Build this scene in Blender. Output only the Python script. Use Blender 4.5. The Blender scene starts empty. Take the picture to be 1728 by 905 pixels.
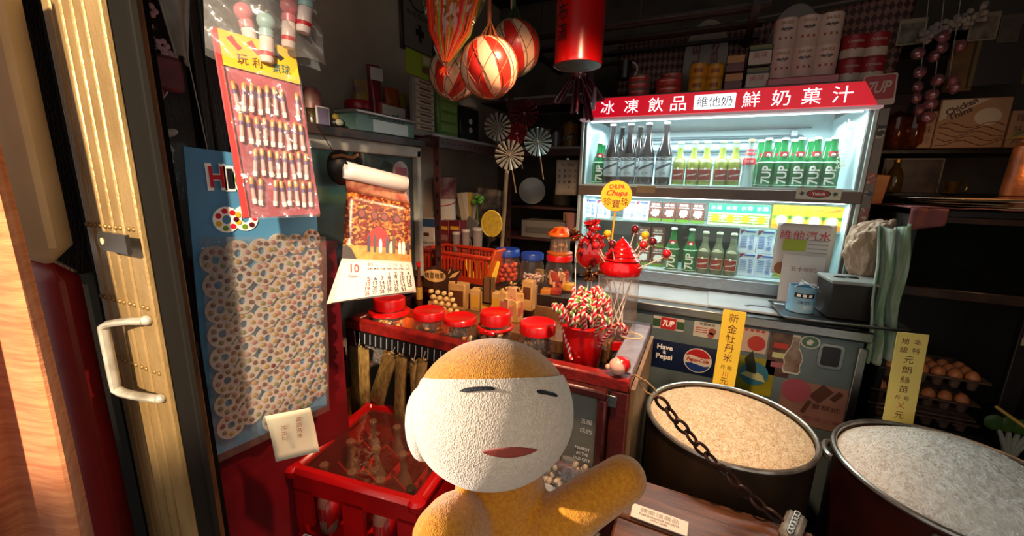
import bpy, bmesh, math, random
from mathutils import Vector, Matrix, Euler
random.seed(7)
SC = bpy.context.scene
COL = SC.collection
R = math.radians
# ---------------------------------------------------------------- camera
H = 1.38; FOC = 680.0
PSI, PIT, ROL = R(25), R(12.2), R(1.2)
_f = Vector((-math.sin(PSI)*math.cos(PIT), math.cos(PSI)*math.cos(PIT), -math.sin(PIT)))
_r0 = Vector((math.cos(PSI), math.sin(PSI), 0)); _u0 = _r0.cross(_f)
_r = _r0*math.cos(ROL) + _u0*math.sin(ROL); _u = _u0*math.cos(ROL) - _r0*math.sin(ROL)
cam_d = bpy.data.cameras.new('camera'); cam = bpy.data.objects.new('camera', cam_d); COL.objects.link(cam)
mw = Matrix((_r, _u, -_f)).transposed().to_4x4(); mw.translation = Vector((0, 0, H)); cam.matrix_world = mw
cam_d.sensor_fit = 'HORIZONTAL'; cam_d.sensor_width = 36.0; cam_d.lens = FOC/1728*36.0
cam_d.clip_start = .02; cam_d.clip_end = 60
SC.camera = cam
# ---------------------------------------------------------------- sky, daylight, exposure
SC.view_settings.view_transform = 'Standard'; SC.view_settings.look = 'None'
SC.view_settings.gamma = 1.0; SC.view_settings.exposure = 0.0
W = bpy.data.worlds.new('sky'); SC.world = W; W.use_nodes = True
_bg = W.node_tree.nodes['Background']; _bg.inputs[0].default_value = (1, .93, .84, 1); _bg.inputs[1].default_value = 1.0
def lamp(name, kind, loc, power, col, target=None, **k):
    d = bpy.data.lights.new(name, kind); d.energy = power; d.color = col
    for a, b in k.items(): setattr(d, a, b)
    o = bpy.data.objects.new(name, d); COL.objects.link(o); o.location = loc
    if target is not None:
        o.rotation_euler = (Vector(target) - Vector(loc)).to_track_quat('-Z', 'Y').to_euler()
    return o
# spot lamps stand in for the low sun, one each on gate, plush and curtain
lamp('sunlight_on_gate', 'SPOT', (1.1, -2.5, 2.75), 1900, (1, .80, .54), (-1.02, .33, 1.35), spot_size=R(16), spot_blend=.35, shadow_soft_size=.05)
lamp('sunlight_on_plush', 'SPOT', (-2.6, -1.1, 1.85), 1000, (1, .88, .76), (-.285, .385, 1.09), spot_size=R(7.2), spot_blend=.3, shadow_soft_size=.03)
lamp('sunlight_on_curtain', 'SPOT', (-.1, -2.2, 1.9), 20, (1, .72, .45), (-.75, .12, 1.0), spot_size=R(24), spot_blend=.5, shadow_soft_size=.05)
# ---------------------------------------------------------------- helpers
def ray(px, py): return _f + _r*((px-864)/FOC) - _u*((py-452.5)/FOC)
def P(px, py, x=None, y=None, z=None, d=None):
    v = ray(px, py)
    t = x/v.x if x is not None else y/v.y if y is not None else (z-H)/v.z if z is not None else d
    return Vector((0, 0, H)) + v*t
def lin(h):
    h = h.lstrip('#'); c = [int(h[i:i+2], 16)/255 for i in (0, 2, 4)]
    return tuple(x/12.92 if x <= .04045 else ((x+.055)/1.055)**2.4 for x in c) + (1,)
_M = {}
def mat(name, col, rough=.5, metal=0., col2=None, vs=18., vd=3., lo=.35, hi=.7, bump=0., bs=80., emit=0., coat=0., stretch=None, spec=.5, sheen=0.):
    if name in _M: return _M[name]
    m = bpy.data.materials.new(name); _M[name] = m; m.use_nodes = True
    nt = m.node_tree; b = nt.nodes['Principled BSDF']; L = nt.links.new
    b.inputs['Roughness'].default_value = rough; b.inputs['Metallic'].default_value = metal
    b.inputs['Specular IOR Level'].default_value = spec; b.inputs['Coat Weight'].default_value = coat
    b.inputs['Sheen Weight'].default_value = sheen
    c = lin(col); b.inputs['Base Color'].default_value = c
    src = None
    if col2 or bump:
        tc = nt.nodes.new('ShaderNodeTexCoord'); mp = nt.nodes.new('ShaderNodeMapping'); L(tc.outputs['Object'], mp.inputs[0])
        if stretch: mp.inputs['Scale'].default_value = stretch
    if col2:
        n = nt.nodes.new('ShaderNodeTexNoise'); n.inputs['Scale'].default_value = vs; n.inputs['Detail'].default_value = vd
        rp = nt.nodes.new('ShaderNodeValToRGB'); L(mp.outputs[0], n.inputs['Vector']); L(n.outputs['Fac'], rp.inputs[0])
        rp.color_ramp.elements[0].position = lo; rp.color_ramp.elements[1].position = hi
        rp.color_ramp.elements[0].color = c; rp.color_ramp.elements[1].color = lin(col2)
        L(rp.outputs[0], b.inputs['Base Color']); src = rp.outputs[0]
    if bump:
        n2 = nt.nodes.new('ShaderNodeTexNoise'); n2.inputs['Scale'].default_value = bs; n2.inputs['Detail'].default_value = 3
        bp = nt.nodes.new('ShaderNodeBump'); bp.inputs['Strength'].default_value = bump; bp.inputs['Distance'].default_value = .004
        L(mp.outputs[0], n2.inputs['Vector']); L(n2.outputs['Fac'], bp.inputs['Height']); L(bp.outputs[0], b.inputs['Normal'])
    if emit:
        b.inputs['Emission Color'].default_value = c; b.inputs['Emission Strength'].default_value = emit
        if src: L(src, b.inputs['Emission Color'])
    return m
def clear(name, col='#ffffff', body=.04, gloss=.5, rough=.04, base=.03, bump=0., bs=30., diff=None):
    """thin clear glass or plastic: transparent tint, a little body colour, reflections growing to the rim"""
    if name in _M: return _M[name]
    m = bpy.data.materials.new(name); _M[name] = m; m.use_nodes = True
    nt = m.node_tree; L = nt.links.new; nt.nodes.remove(nt.nodes['Principled BSDF']); out = nt.nodes['Material Output']
    tr = nt.nodes.new('ShaderNodeBsdfTransparent'); tr.inputs[0].default_value = lin(col)
    df = nt.nodes.new('ShaderNodeBsdfDiffuse'); df.inputs[0].default_value = lin(diff or col)
    gl = nt.nodes.new('ShaderNodeBsdfGlossy'); gl.inputs['Roughness'].default_value = rough
    m1 = nt.nodes.new('ShaderNodeMixShader'); m1.inputs[0].default_value = body; L(tr.outputs[0], m1.inputs[1]); L(df.outputs[0], m1.inputs[2])
    lw = nt.nodes.new('ShaderNodeLayerWeight'); lw.inputs[0].default_value = .5
    pw = nt.nodes.new('ShaderNodeMath'); pw.operation = 'POWER'; pw.inputs[1].default_value = 3; L(lw.outputs['Facing'], pw.inputs[0])
    ma = nt.nodes.new('ShaderNodeMath'); ma.operation = 'MULTIPLY_ADD'; ma.inputs[1].default_value = gloss; ma.inputs[2].default_value = base; L(pw.outputs[0], ma.inputs[0])
    m2 = nt.nodes.new('ShaderNodeMixShader'); L(ma.outputs[0], m2.inputs[0]); L(m1.outputs[0], m2.inputs[1]); L(gl.outputs[0], m2.inputs[2])
    if bump:
        tc = nt.nodes.new('ShaderNodeTexCoord'); n2 = nt.nodes.new('ShaderNodeTexNoise'); n2.inputs['Scale'].default_value = bs; n2.inputs['Detail'].default_value = 2
        bp = nt.nodes.new('ShaderNodeBump'); bp.inputs['Strength'].default_value = bump; bp.inputs['Distance'].default_value = .01
        L(tc.outputs['Object'], n2.inputs['Vector']); L(n2.outputs['Fac'], bp.inputs['Height']); L(bp.outputs[0], gl.inputs['Normal'])
    L(m2.outputs[0], out.inputs[0]); return m
class MB:
    def __init__(s): s.v = []; s.f = []; s.m = []
    def add(s, vs, fs, mi=0, X=None):
        o = len(s.v)
        s.v += [tuple(X @ Vector(v)) for v in vs] if X is not None else [tuple(v) for v in vs]
        for k, f in enumerate(fs): s.f.append(tuple(o+i for i in f)); s.m.append(mi if isinstance(mi, int) else mi[k])
        return s
    def box(s, c, d, mi=0, b=0., rot=None):
        hx, hy, hz = d[0]/2, d[1]/2, d[2]/2
        X = Matrix.Translation(c) @ (Euler(rot).to_matrix().to_4x4() if rot else Matrix())
        if b <= 0:
            vs = [(x*hx, y*hy, z*hz) for x in (-1, 1) for y in (-1, 1) for z in (-1, 1)]
            return s.add(vs, [(0, 1, 3, 2), (4, 6, 7, 5), (0, 4, 5, 1), (2, 3, 7, 6), (0, 2, 6, 4), (1, 5, 7, 3)], mi, X)
        b = min(b, hx*.95, hy*.95, hz*.95); vs = []; ix = {}
        for x in (-1, 1):
            for y in (-1, 1):
                for z in (-1, 1):
                    for a in range(3):
                        p = [x*hx, y*hy, z*hz]
                        for q in range(3):
                            if q != a: p[q] -= b*(x, y, z)[q]
                        ix[(x, y, z, a)] = len(vs); vs.append(p)
        fs = []
        def q(l): fs.append(tuple(ix[k] for k in l))
        for a in range(3):
            o1, o2 = [k for k in range(3) if k != a]
            for sg in (-1, 1):
                l = []
                for u, w in ((-1, -1), (1, -1), (1, 1), (-1, 1)):
                    k = [0, 0, 0]; k[a] = sg; k[o1] = u; k[o2] = w; l.append((*k, a))
                if (sg > 0) == (a == 1): l.reverse()
                q(l)
            for u in (-1, 1):
                for w in (-1, 1):
                    k0 = [0, 0, 0]; k1 = [0, 0, 0]; k0[a] = -1; k1[a] = 1
                    for k in (k0, k1): k[o1] = u; k[o2] = w
                    q([(*k0, o1), (*k1, o1), (*k1, o2), (*k0, o2)])
        for x in (-1, 1):
            for y in (-1, 1):
                for z in (-1, 1): q([(x, y, z, 0), (x, y, z, 1), (x, y, z, 2)])
        return s.add(vs, fs, mi, X)
    def lathe(s, prof, mi=0, n=24, c=(0, 0, 0), X=None, sx=1., sy=1., stripes=None):
        T = Matrix.Translation(c)
        if X is not None: T = T @ X
        vs = []; fs = []; ms = []
        for r, z in prof:
            for k in range(n):
                a = 2*math.pi*k/n; vs.append((r*sx*math.cos(a), r*sy*math.sin(a), z))
        for i in range(len(prof)-1):
            for k in range(n):
                j = (k+1) % n; fs.append((i*n+k, i*n+j, (i+1)*n+j, (i+1)*n+k)); ms.append(stripes(i, k) if stripes else mi)
        if prof[0][0] > 1e-5: fs.append(tuple(range(n-1, -1, -1))); ms.append(mi)
        if prof[-1][0] > 1e-5: fs.append(tuple((len(prof)-1)*n+k for k in range(n))); ms.append(mi)
        return s.add(vs, fs, ms, T)
    def cyl(s, c, r, h, mi=0, n=24, r2=None, axis='z', b=0.):
        r2 = r if r2 is None else r2
        X = Matrix() if axis == 'z' else Euler((0, R(90), 0)).to_matrix().to_4x4() if axis == 'x' else Euler((R(90), 0, 0)).to_matrix().to_4x4()
        pr = [(r, -h/2), (r2, h/2)] if b <= 0 else [(r-b, -h/2), (r, -h/2+b), (r2, h/2-b), (r2-b, h/2)]
        return s.lathe(pr, mi, n, c, X)
    def rod(s, p, q, r, mi=0, n=8): return s.tube([p, q], r, mi, n)
    def tube(s, pts, r, mi=0, n=8, closed=False, mf=None, flat=1.):
        pts = [Vector(p) for p in pts]; N = len(pts); vs = []; fs = []; ms = []
        up = None
        for i, p in enumerate(pts):
            t = (pts[(i+1) % N]-pts[i-1] if closed else pts[min(i+1, N-1)]-pts[max(i-1, 0)])
            t = t.normalized() if t.length > 1e-9 else Vector((0, 0, 1))
            if up is None: up = (Vector((0, 0, 1)) if abs(t.z) < .9 else Vector((1, 0, 0)))
            a = t.cross(up)
            if a.length < 1e-6: a = t.orthogonal()
            a.normalize(); b = a.cross(t).normalized(); up = b
            rr = r[i] if isinstance(r, (list, tuple)) else r
            for k in range(n):
                w = 2*math.pi*k/n; vs.append(p + a*rr*math.cos(w) + b*rr*flat*math.sin(w))
        for i in range(N if closed else N-1):
            for k in range(n):
                j = (k+1) % n; i2 = (i+1) % N
                fs.append((i*n+k, i*n+j, i2*n+j, i2*n+k)); ms.append(mf(i, k) if mf else mi)
        if not closed:
            fs.append(tuple(range(n-1, -1, -1))); ms.append(mi); fs.append(tuple((N-1)*n+k for k in range(n))); ms.append(mi)
        return s.add(vs, fs, ms)
    def sph(s, c, r, mi=0, nu=16, nv=10, X=None):
        r = (r, r, r) if isinstance(r, (int, float)) else r
        vs = [(0, 0, -r[2])]; fs = []
        for i in range(1, nv):
            t = -math.pi/2+math.pi*i/nv
            for k in range(nu):
                a = 2*math.pi*k/nu; vs.append((r[0]*math.cos(t)*math.cos(a), r[1]*math.cos(t)*math.sin(a), r[2]*math.sin(t)))
        vs.append((0, 0, r[2])); e = len(vs)-1
        for k in range(nu):
            j = (k+1) % nu; fs.append((0, 1+j, 1+k)); fs.append((e, e-nu+k, e-nu+j))
            for i in range(nv-2): fs.append((1+i*nu+k, 1+i*nu+j, 1+(i+1)*nu+j, 1+(i+1)*nu+k))
        T = Matrix.Translation(c)
        return s.add(vs, fs, mi, T @ X if X is not None else T)
    def prism(s, out, t, mi=0, X=None, y0=0.):
        """outline in x,z facing -y, thickness t behind it"""
        n = len(out); vs = [(x, y0, z) for x, z in out] + [(x, y0+t, z) for x, z in out]
        fs = [tuple(range(n)), tuple(range(2*n-1, n-1, -1))] + [(i, i+n, (i+1) % n+n, (i+1) % n) for i in range(n)]
        return s.add(vs, fs, mi, X)
    def sheet(s, fn, nu, nv, mi=0, mf=None):
        vs = [fn(i/nu, j/nv) for j in range(nv+1) for i in range(nu+1)]; fs = []; ms = []
        for j in range(nv):
            for i in range(nu):
                a = j*(nu+1)+i; fs.append((a, a+1, a+nu+2, a+nu+1)); ms.append(mf(i, j) if mf else mi)
        return s.add(vs, fs, ms)
    def data(s, name, mats, smooth=38):
        me = bpy.data.meshes.new(name); me.from_pydata(s.v, [], s.f)
        for m in (mats if isinstance(mats, (list, tuple)) else [mats]): me.materials.append(m)
        me.polygons.foreach_set('material_index', s.m)
        if len(s.f) < 4000:
            bm = bmesh.new(); bm.from_mesh(me); bmesh.ops.recalc_face_normals(bm, faces=bm.faces); bm.to_mesh(me); bm.free()
        if smooth:
            me.polygons.foreach_set('use_smooth', [True]*len(s.f)); me.set_sharp_from_angle(angle=R(smooth))
        me.update(); return me
    def build(s, name, mats, parent=None, loc=(0, 0, 0), rot=(0, 0, 0), smooth=38, thick=0.):
        return obj(name, s.data(name, mats, smooth), parent, loc, rot, thick)
def obj(name, me, parent=None, loc=(0, 0, 0), rot=(0, 0, 0), thick=0.):
    o = bpy.data.objects.new(name, me); COL.objects.link(o); o.location = loc; o.rotation_euler = rot
    if parent: o.parent = parent
    if thick:
        md = o.modifiers.new('thickness', 'SOLIDIFY'); md.thickness = thick; md.offset = 0
    return o
def tag(o, label=None, cat=None, group=None, kind=None):
    if label: o['label'] = label
    if cat: o['category'] = cat
    if group: o['group'] = group
    if kind: o['kind'] = kind
    return o
def thing(name, label, cat, loc=(0, 0, 0), rot=0., group=None):
    o = bpy.data.objects.new(name, None); COL.objects.link(o); o.location = loc; o.empty_display_size = .02
    o.rotation_euler = rot if isinstance(rot, (tuple, list, Euler)) else (0, 0, rot)
    return tag(o, label, cat, group)
def dup(root, loc=None, rot=None, label=None, group=None, scale=None):
    kids = {}
    for o in COL.objects:
        if o.parent: kids.setdefault(o.parent, []).append(o)
    def cp(o, par):
        c = o.copy(); COL.objects.link(c)
        if par: c.parent = par
        for k in kids.get(o, ()): cp(k, c)
        return c
    c = cp(root, None)
    if loc is not None: c.location = loc
    if rot is not None: c.rotation_euler = rot if isinstance(rot, (tuple, list, Euler)) else (0, 0, rot)
    if scale is not None: c.scale = (scale,)*3 if isinstance(scale, (int, float)) else scale
    if label: c['label'] = label
    if group: c['group'] = group
    return c
_TX = []; _TC = {}
def text(parent, s, loc, w, h, m, rot=(R(90), 0, 0), bold=None, turn=0., bend=None, shear=0., name='lettering', label=None, align='CENTER'):
    """flat print: characters s fitted to w x h (either may be None), lying in the local xy plane then turned by rot"""
    cjk = ord(max(s)) > 0x2e80; bold = 0. if cjk else .012 if bold is None else bold
    key = (s, w, h, m.name, bold, turn, bend, shear, align)
    if key not in _TC:
        me = bpy.data.meshes.new(name); me.materials.append(m); _TC[key] = me
        cu = bpy.data.curves.new('print', 'FONT'); cu.body = s; cu.align_x = align; cu.offset = bold; cu.shear = shear; cu.resolution_u = 2
        to = bpy.data.objects.new('print', cu); COL.objects.link(to); _TX.append((to, me, w, h, turn, bend))
    o = obj(name, _TC[key], parent, loc, rot)
    if label: o['label'] = label
    return o
def flush_text():
    bpy.context.view_layer.update(); dg = bpy.context.evaluated_depsgraph_get()
    for to, me, w, h, turn, bend in _TX:
        ev = to.evaluated_get(dg); t = ev.to_mesh()
        vs = [v.co.copy() for v in t.vertices]; fs = [tuple(p.vertices) for p in t.polygons]; ev.to_mesh_clear()
        if vs:
            lo = [min(v[k] for v in vs) for k in (0, 1)]; hi = [max(v[k] for v in vs) for k in (0, 1)]
            sx, sy = max(hi[0]-lo[0], 1e-6), max(hi[1]-lo[1], 1e-6)
            fx = w/sx if w else h/sy; fy = h/sy if h else fx
            vs = [Vector(((v.x-(lo[0]+hi[0])/2)*fx, (v.y-(lo[1]+hi[1])/2)*fy, 0)) for v in vs]
            c, sn = math.cos(turn), math.sin(turn)
            vs = [Vector((v.x*c-v.y*sn, v.x*sn+v.y*c, 0)) for v in vs]
            if bend:
                bm = bmesh.new(); bv = [bm.verts.new(v) for v in vs]
                for f in fs:
                    try: bm.faces.new([bv[i] for i in f])
                    except ValueError: pass
                ext = max(abs(v.x) for v in vs); st = bend*.12; k = -int(ext/st)
                while k*st < ext:
                    bmesh.ops.bisect_plane(bm, geom=bm.verts[:]+bm.edges[:]+bm.faces[:], plane_co=(k*st+1e-5, 0, 0), plane_no=(1, 0, 0)); k += 1
                bm.verts.index_update(); vs = [v.co.copy() for v in bm.verts]; fs = [tuple(v.index for v in f.verts) for f in bm.faces]; bm.free()
                vs = [Vector((bend*math.sin(v.x/bend), v.y, bend*(math.cos(v.x/bend)-1))) for v in vs]
        me.from_pydata(vs, [], fs); me.update()
    cus = [t[0].data for t in _TX]
    for t in _TX: bpy.data.objects.remove(t[0])
    for c in cus: bpy.data.curves.remove(c)
ORD = ['first', 'second', 'third', 'fourth', 'fifth', 'sixth', 'seventh', 'eighth', 'ninth', 'tenth']
def circ(r, n=20, cx=0, cz=0, sx=1., a0=0.): return [(cx+r*sx*math.cos(a0+2*math.pi*k/n), cz+r*math.sin(a0+2*math.pi*k/n)) for k in range(n)]
def rrect(w, h, r, n=4, cx=0, cz=0):
    o = []
    for sx, sz, a in ((1, 1, 0), (-1, 1, 90), (-1, -1, 180), (1, -1, 270)):
        for k in range(n+1):
            t = R(a+90*k/n); o.append((cx+sx*(w/2-r)+r*math.cos(t), cz+sz*(h/2-r)+r*math.sin(t)))
    return o
def struct(name, mb, m, parent=None, **k):
    o = mb.build(name, m, parent, **k)
    if not parent: o['kind'] = 'structure'
    return o
FACE = (R(90), 0, 0)             # print facing -y
UPWARD = (0, 0, 0)               # print lying face up
WALLX = R(90)                    # a thing turned so that its face looks to +x (left wall)
# shared materials
WOODRED = mat('dark red painted wood', '#4a1412', .35, col2='#2a0c0a', vs=9, bump=.3, bs=60)
REDRIM = mat('worn red paint', '#8c1a14', .38, col2='#5a120e', vs=22, bump=.35, bs=70)
DARKWOOD = mat('dark brown wood', '#2a1a12', .5, col2='#160d09', vs=7, bump=.4, bs=50, stretch=(6, 6, 1))
BROWN = mat('brown painted timber', '#5a3a14', .45, col2='#3c2610', vs=10, bump=.3, bs=60)
BLACK = mat('black plastic', '#101012', .4)
WHITE = mat('white print', '#f2f0ea', .5)
INK = mat('black ink', '#141214', .5)
REDINK = mat('red ink', '#b3161a', .5)
STEEL = mat('brushed stainless steel', '#a9adb0', .28, 1., col2='#7d8184', vs=30, bump=.15, bs=120, stretch=(1, 40, 40))
CLEAR = clear('clear glass')
FILM = clear('clear plastic film', '#ffffff', .06, .55, .12, .06, bump=.9, bs=26)
REDPL = mat('red plastic', '#c40f10', .28, coat=.3)
CREAM = mat('cream paper', '#e8dcc0', .6)
YEL = mat('yellow card', '#e8c524', .5)
GREENINK = mat('green ink', '#1c7a3a', .5)
BLUEINK = mat('blue ink', '#274a9c', .5)
# ================================================================ SETTING
FLOOR = mat('dark stone floor', '#2a2422', .6, col2='#191514', vs=6, bump=.2)
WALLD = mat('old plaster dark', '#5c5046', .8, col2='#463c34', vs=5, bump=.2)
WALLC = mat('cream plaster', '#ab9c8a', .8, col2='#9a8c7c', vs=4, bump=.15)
CEILM = mat('dark ceiling boards', '#221b17', .8, col2='#15110e', vs=8)  # dark brown boards, uneven in tone
PAINTC = mat('cream gate post paint', '#cdbb9c', .42, col2='#ad9a78', vs=9, bump=.25, bs=40, stretch=(1, 1, .5))
MAROON = mat('maroon dado paint', '#6e1018', .32, col2='#520b12', vs=6, bump=.15, bs=30)
struct('floor', MB().box((.2, -2.0, -.02), (9, 10.0, .04)), FLOOR)
struct('ceiling_sky_blocker', MB().box((.2, -.02, 2.50), (3.6, .94, .05)), CEILM)  # unseen slab added to keep skylight off the upper shelves
struct('ceiling', MB().box((.2, 1.68, 2.62), (3.6, 2.6, .04)), CEILM)
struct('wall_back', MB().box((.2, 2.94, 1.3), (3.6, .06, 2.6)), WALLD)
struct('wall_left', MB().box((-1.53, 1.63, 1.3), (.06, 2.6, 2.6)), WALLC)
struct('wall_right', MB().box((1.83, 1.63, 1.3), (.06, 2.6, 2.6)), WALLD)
struct('wall_front', MB().box((1.45, .50, 1.3), (.74, .06, 2.6)).box((.1, .50, 2.48), (3.4, .06, .24)), WALLD)
# the lower maroon panel between the gate jamb and the shop
struct('wall_left_dado', MB().box((-1.035, .66, .585), (.05, .44, 1.17)).box((-1.033, .66, 1.18), (.06, .44, .025)), MAROON)
# timber posts of the shop front
for px, w, hgt in ((330, .022, 2.5), (352, .03, 2.5)):
    p = P(px, 120, x=-1.05)
    struct('trim_post', MB().box((-1.05, p.y, 1.86), (.04, w, 1.3), b=.004), DARKWOOD)
# jamb strip behind the gate
struct('trim_jamb', MB().box((-.90, .398, 1.2), (.03, .036, 2.4), b=.003), mat('dark jamb timber', '#6e4418', .6, col2='#4c2e10', vs=12, bump=.15, bs=90))
struct('trim_added_backing', MB().box((-1.22, .43, 1.25), (.60, .02, 2.5)), mat('dull black surface', '#0c0a09', .9, spec=.1))  # added black panel, hides the sunlit wall beyond the gap
struct('trim_jamb_slot', MB().box((-.889, .405, 1.035), (.004, .03, .03)), BLACK)
# ---------------------------------------------------------------- gate post, painted cream above and maroon below
post = thing('gate_post', 'thick rounded gate post, flaking cream paint above and maroon paint below', 'post', (-1.115, .285, 0))
pm = MB().box((0, 0, 1.81), (.21, .07, 1.18), b=.03); pm.build('upper_paint', PAINTC, post)
MB().box((0, .002, .61), (.208, .068, 1.22), b=.03).build('lower_paint', MAROON, post)
def chip(cx, cz, w, h, seed):
    rnd = random.Random(seed); o = []
    for k in range(16):
        a = 2*math.pi*k/16; q = .65+.5*rnd.random(); o.append((cx+w*q*math.cos(a), cz+h*q*math.sin(a)))
    return o
for k, (cx, cz, w, h) in enumerate(((.055, 1.44, .012, .045), (.06, 1.36, .014, .05), (.02, 1.62, .02, .04), (.06, 1.30, .012, .03), (-.0, 1.58, .03, .03))):
    MB().prism(chip(cx, cz, w, h, k), .002, y0=-.0367).build('maroon_chip', MAROON, post)
# ---------------------------------------------------------------- folding gate
GATEM = mat('gold brown gate paint', '#a3865a', .38, metal=.25, col2='#84683e', vs=14, vd=5, bump=.25, bs=240, stretch=(1, 1, .5))
GATEI = mat('gate gap shade', '#140f0a', .6)  # shade between the pickets put into near-black flanges and backing
RIVET = mat('brass rivet', '#8a6a3c', .45, .5)
gate = thing('folding_gate', 'folded collapsible metal gate of narrow gold brown pickets at the doorway', 'gate', (0, .35, 0))
xs = [(-1.032, .028), (-.996, .030), (-.959, .030), (-.922, .030), (-.877, .046)]
for k, (x, w) in enumerate(xs):
    m = MB().box((x, 0, 1.22), (w, .012, 2.44), b=.003)
    m.box((x-w/2+.004, .019, 1.22), (.004, .026, 2.44), 1).box((x+w/2-.004, .019, 1.22), (.004, .026, 2.44), 1)
    m.build('picket', [GATEM, GATEI], gate)
MB().box((-.95, .036, 1.22), (.20, .008, 2.42)).build('channel_backing', GATEI, gate)
MB().box((-1.062, .01, 1.22), (.032, .02, 2.44), b=.004).build('guide_channel', mat('dull black surface', '#0c0a09', .9, spec=.1), gate)  # plain dull black all over
rv = MB().sph((0, 0, 0), (.0042, .003, .0042), 0, 8, 6).data('rivet', RIVET)
for z in (1.285, 1.145, 1.02):
    for x, w in xs:
        for s in ((-.008, .008) if w < .05 else (-.014, .010)): obj('rivet', rv, gate, (x+s, -.007, z+.01*(x+1)))
lk = MB().prism([(-.055, -.016), (.03, -.016), (.03, .016), (-.055, .016), (-.066, .011), (-.07, 0), (-.066, -.011)], .006)
pl = lk.build('lock_plate', mat('dark steel', '#5b554e', .35, .8), gate, (-.873, -.03, 1.265))
MB().prism(circ(.006, 12, -.05, 0), .001, y0=-.0008).build('hole', mat('light seen through lock hole', '#c9b48e', .5), pl)
hd = []
for k in range(21):
    t = k/20; a = math.pi*(t-.5)
    hd.append((-.868-.075*min(1, math.cos(a)*1.9), -.014-.03*min(1, math.cos(a)*1.9), 1.05+.075*math.sin(a)*1.0))
MB().tube(hd, .0095, n=10, flat=.7).sph((-.868, -.012, 1.126), .009).sph((-.868, -.012, .974), .009).build('handle', mat('worn silver handle', '#c4beb2', .35, .3, col2='#8e8678', vs=30), gate)
# ---------------------------------------------------------------- curtain
CURT = mat('orange woven curtain', '#b3653a', .75, col2='#d08a58', vs=6, bump=.5, bs=25, stretch=(2, 2, 22), sheen=.3)
def cur(u, v):
    y = .01+.225*u; z = .35+1.35*v
    # the hem swings out towards the bottom right
    return (-.945+.045*math.sin(u*15+.6)+.014*math.sin(u*37+v*2)+.02*(1-v), y-.02*(1-v)+.012*math.sin(v*3+u*7), z)
tag(MB().sheet(cur, 70, 30).build('curtain', CURT, thick=.003), 'orange woven curtain hanging in folds left of the gate post', 'curtain')
# ================================================================ BEHIND THE GATE: dim window with toys
PINKP = mat('faded pink print', '#a85a5e', .5, col2='#8a3f46', vs=30)
GREYW = mat('greyed white plastic', '#a59e92', .5, col2='#8a8378', vs=20, bump=.2)  # white toned down to grey
struct('wall_left_recess', MB().box((-1.3, .66, 1.85), (.04, .62, 1.4)), DARKWOOD)
def hang(px, py): return P(px, py, x=-1.02)
p = hang(247, 125); t = thing('toy_card', 'faded pink hanging toy on a loop of cord beside the jamb', 'toy', p, WALLX)
MB().box((0, 0, 0), (.05, .012, .085), b=.006).build('body', PINKP, t); MB().box((-.004, -.008, .01), (.03, .004, .045), b=.002).build('label_patch', mat('dull orange print', '#a0603c', .5), t)
MB().tube([(.012, 0, .04), (.03, 0, .06), (.036, 0, .01), (.03, 0, -.03), (.018, 0, -.045)], .0016, n=6).build('cord', GREYW, t)
p = hang(272, 228); t = thing('ribbon_bow', 'small white ribbon bow hanging in the dim window', 'ribbon', p, WALLX)
for a in (0.35, 2.8): MB().sph((.016*math.cos(a), 0, .016*math.sin(a)), (.017, .005, .008), X=Euler((0, -a, 0)).to_matrix().to_4x4()).build('loop', GREYW, t)
for a in (-1.0, -1.9): MB().box((.016*math.cos(a), 0, .02*math.sin(a)), (.006, .002, .034), rot=(0, -(a+R(90)), 0)).build('tail', GREYW, t)
p = hang(300, 40); t = thing('cloth_pouch', 'pale limp cloth pouch hanging at the top of the dim window', 'pouch', p, WALLX)
MB().sheet(lambda u, v: ((u-.5)*(.02+.055*v), .008*math.sin(u*9), -.06+.16*v-.03*abs(u-.35)*(1-v)), 10, 10).build('cloth', GREYW, t, thick=.004)
MB().rod((0.01, 0, -.06), (.03, 0, -.32), .0012, n=6).build('string', GREYW, t)
p = hang(258, 45); t = thing('flower_garland', 'string of small dusty pink flowers hanging left of the pouch', 'garland', p, WALLX)
for k, (dx, dz) in enumerate(((-.02, .05), (0, .03), (-.012, .0), (.012, -.03), (.022, -.05))):
    f = MB()
    for a in range(5): f.sph((.008*math.cos(a*1.257), 0, .008*math.sin(a*1.257)), (.006, .003, .006), 0, 6, 4)
    f.build('flower', mat('dusty pink petals', '#a8848a', .6), t, (dx, 0, dz))
MB().tube([(-.02, .003, .1), (-.012, .003, 0), (.022, .003, -.05), (.03, .003, -.1)], .0012, n=6).build('string', GREYW, t)
p = hang(283, 125); tag(MB().box((0, 0, 0), (.055, .02, .07), b=.008).build('toy_purse', mat('dull rose plastic', '#6a3038', .5, col2='#4c2028', vs=20), None, p, (0, 0, WALLX)), 'dull rose toy purse in the dim window right of the toy card', 'purse')
p = hang(303, 290); tag(MB().sheet(lambda u, v: ((u-.5)*.05, .012*math.sin(u*12+v*3), (v-.5)*.12), 12, 12).build('plastic_bag', FILM, None, p, (0, 0, WALLX), thick=.001), 'crumpled clear plastic bag left of the blue candy board', 'bag')
# ================================================================ CANDY BOARD (blue board with ring shaped candies)
B0 = Vector((-.955, 0, 0)); by0, by1 = .485, .79
BLUEB = mat('sky blue card', '#4a82a8', .45, col2='#447a9e', vs=4)
cb = thing('candy_board', 'tall blue board of ring shaped candy packs hanging beside the gate', 'candy board', (-.965, .632, 1.05), WALLX)
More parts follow.
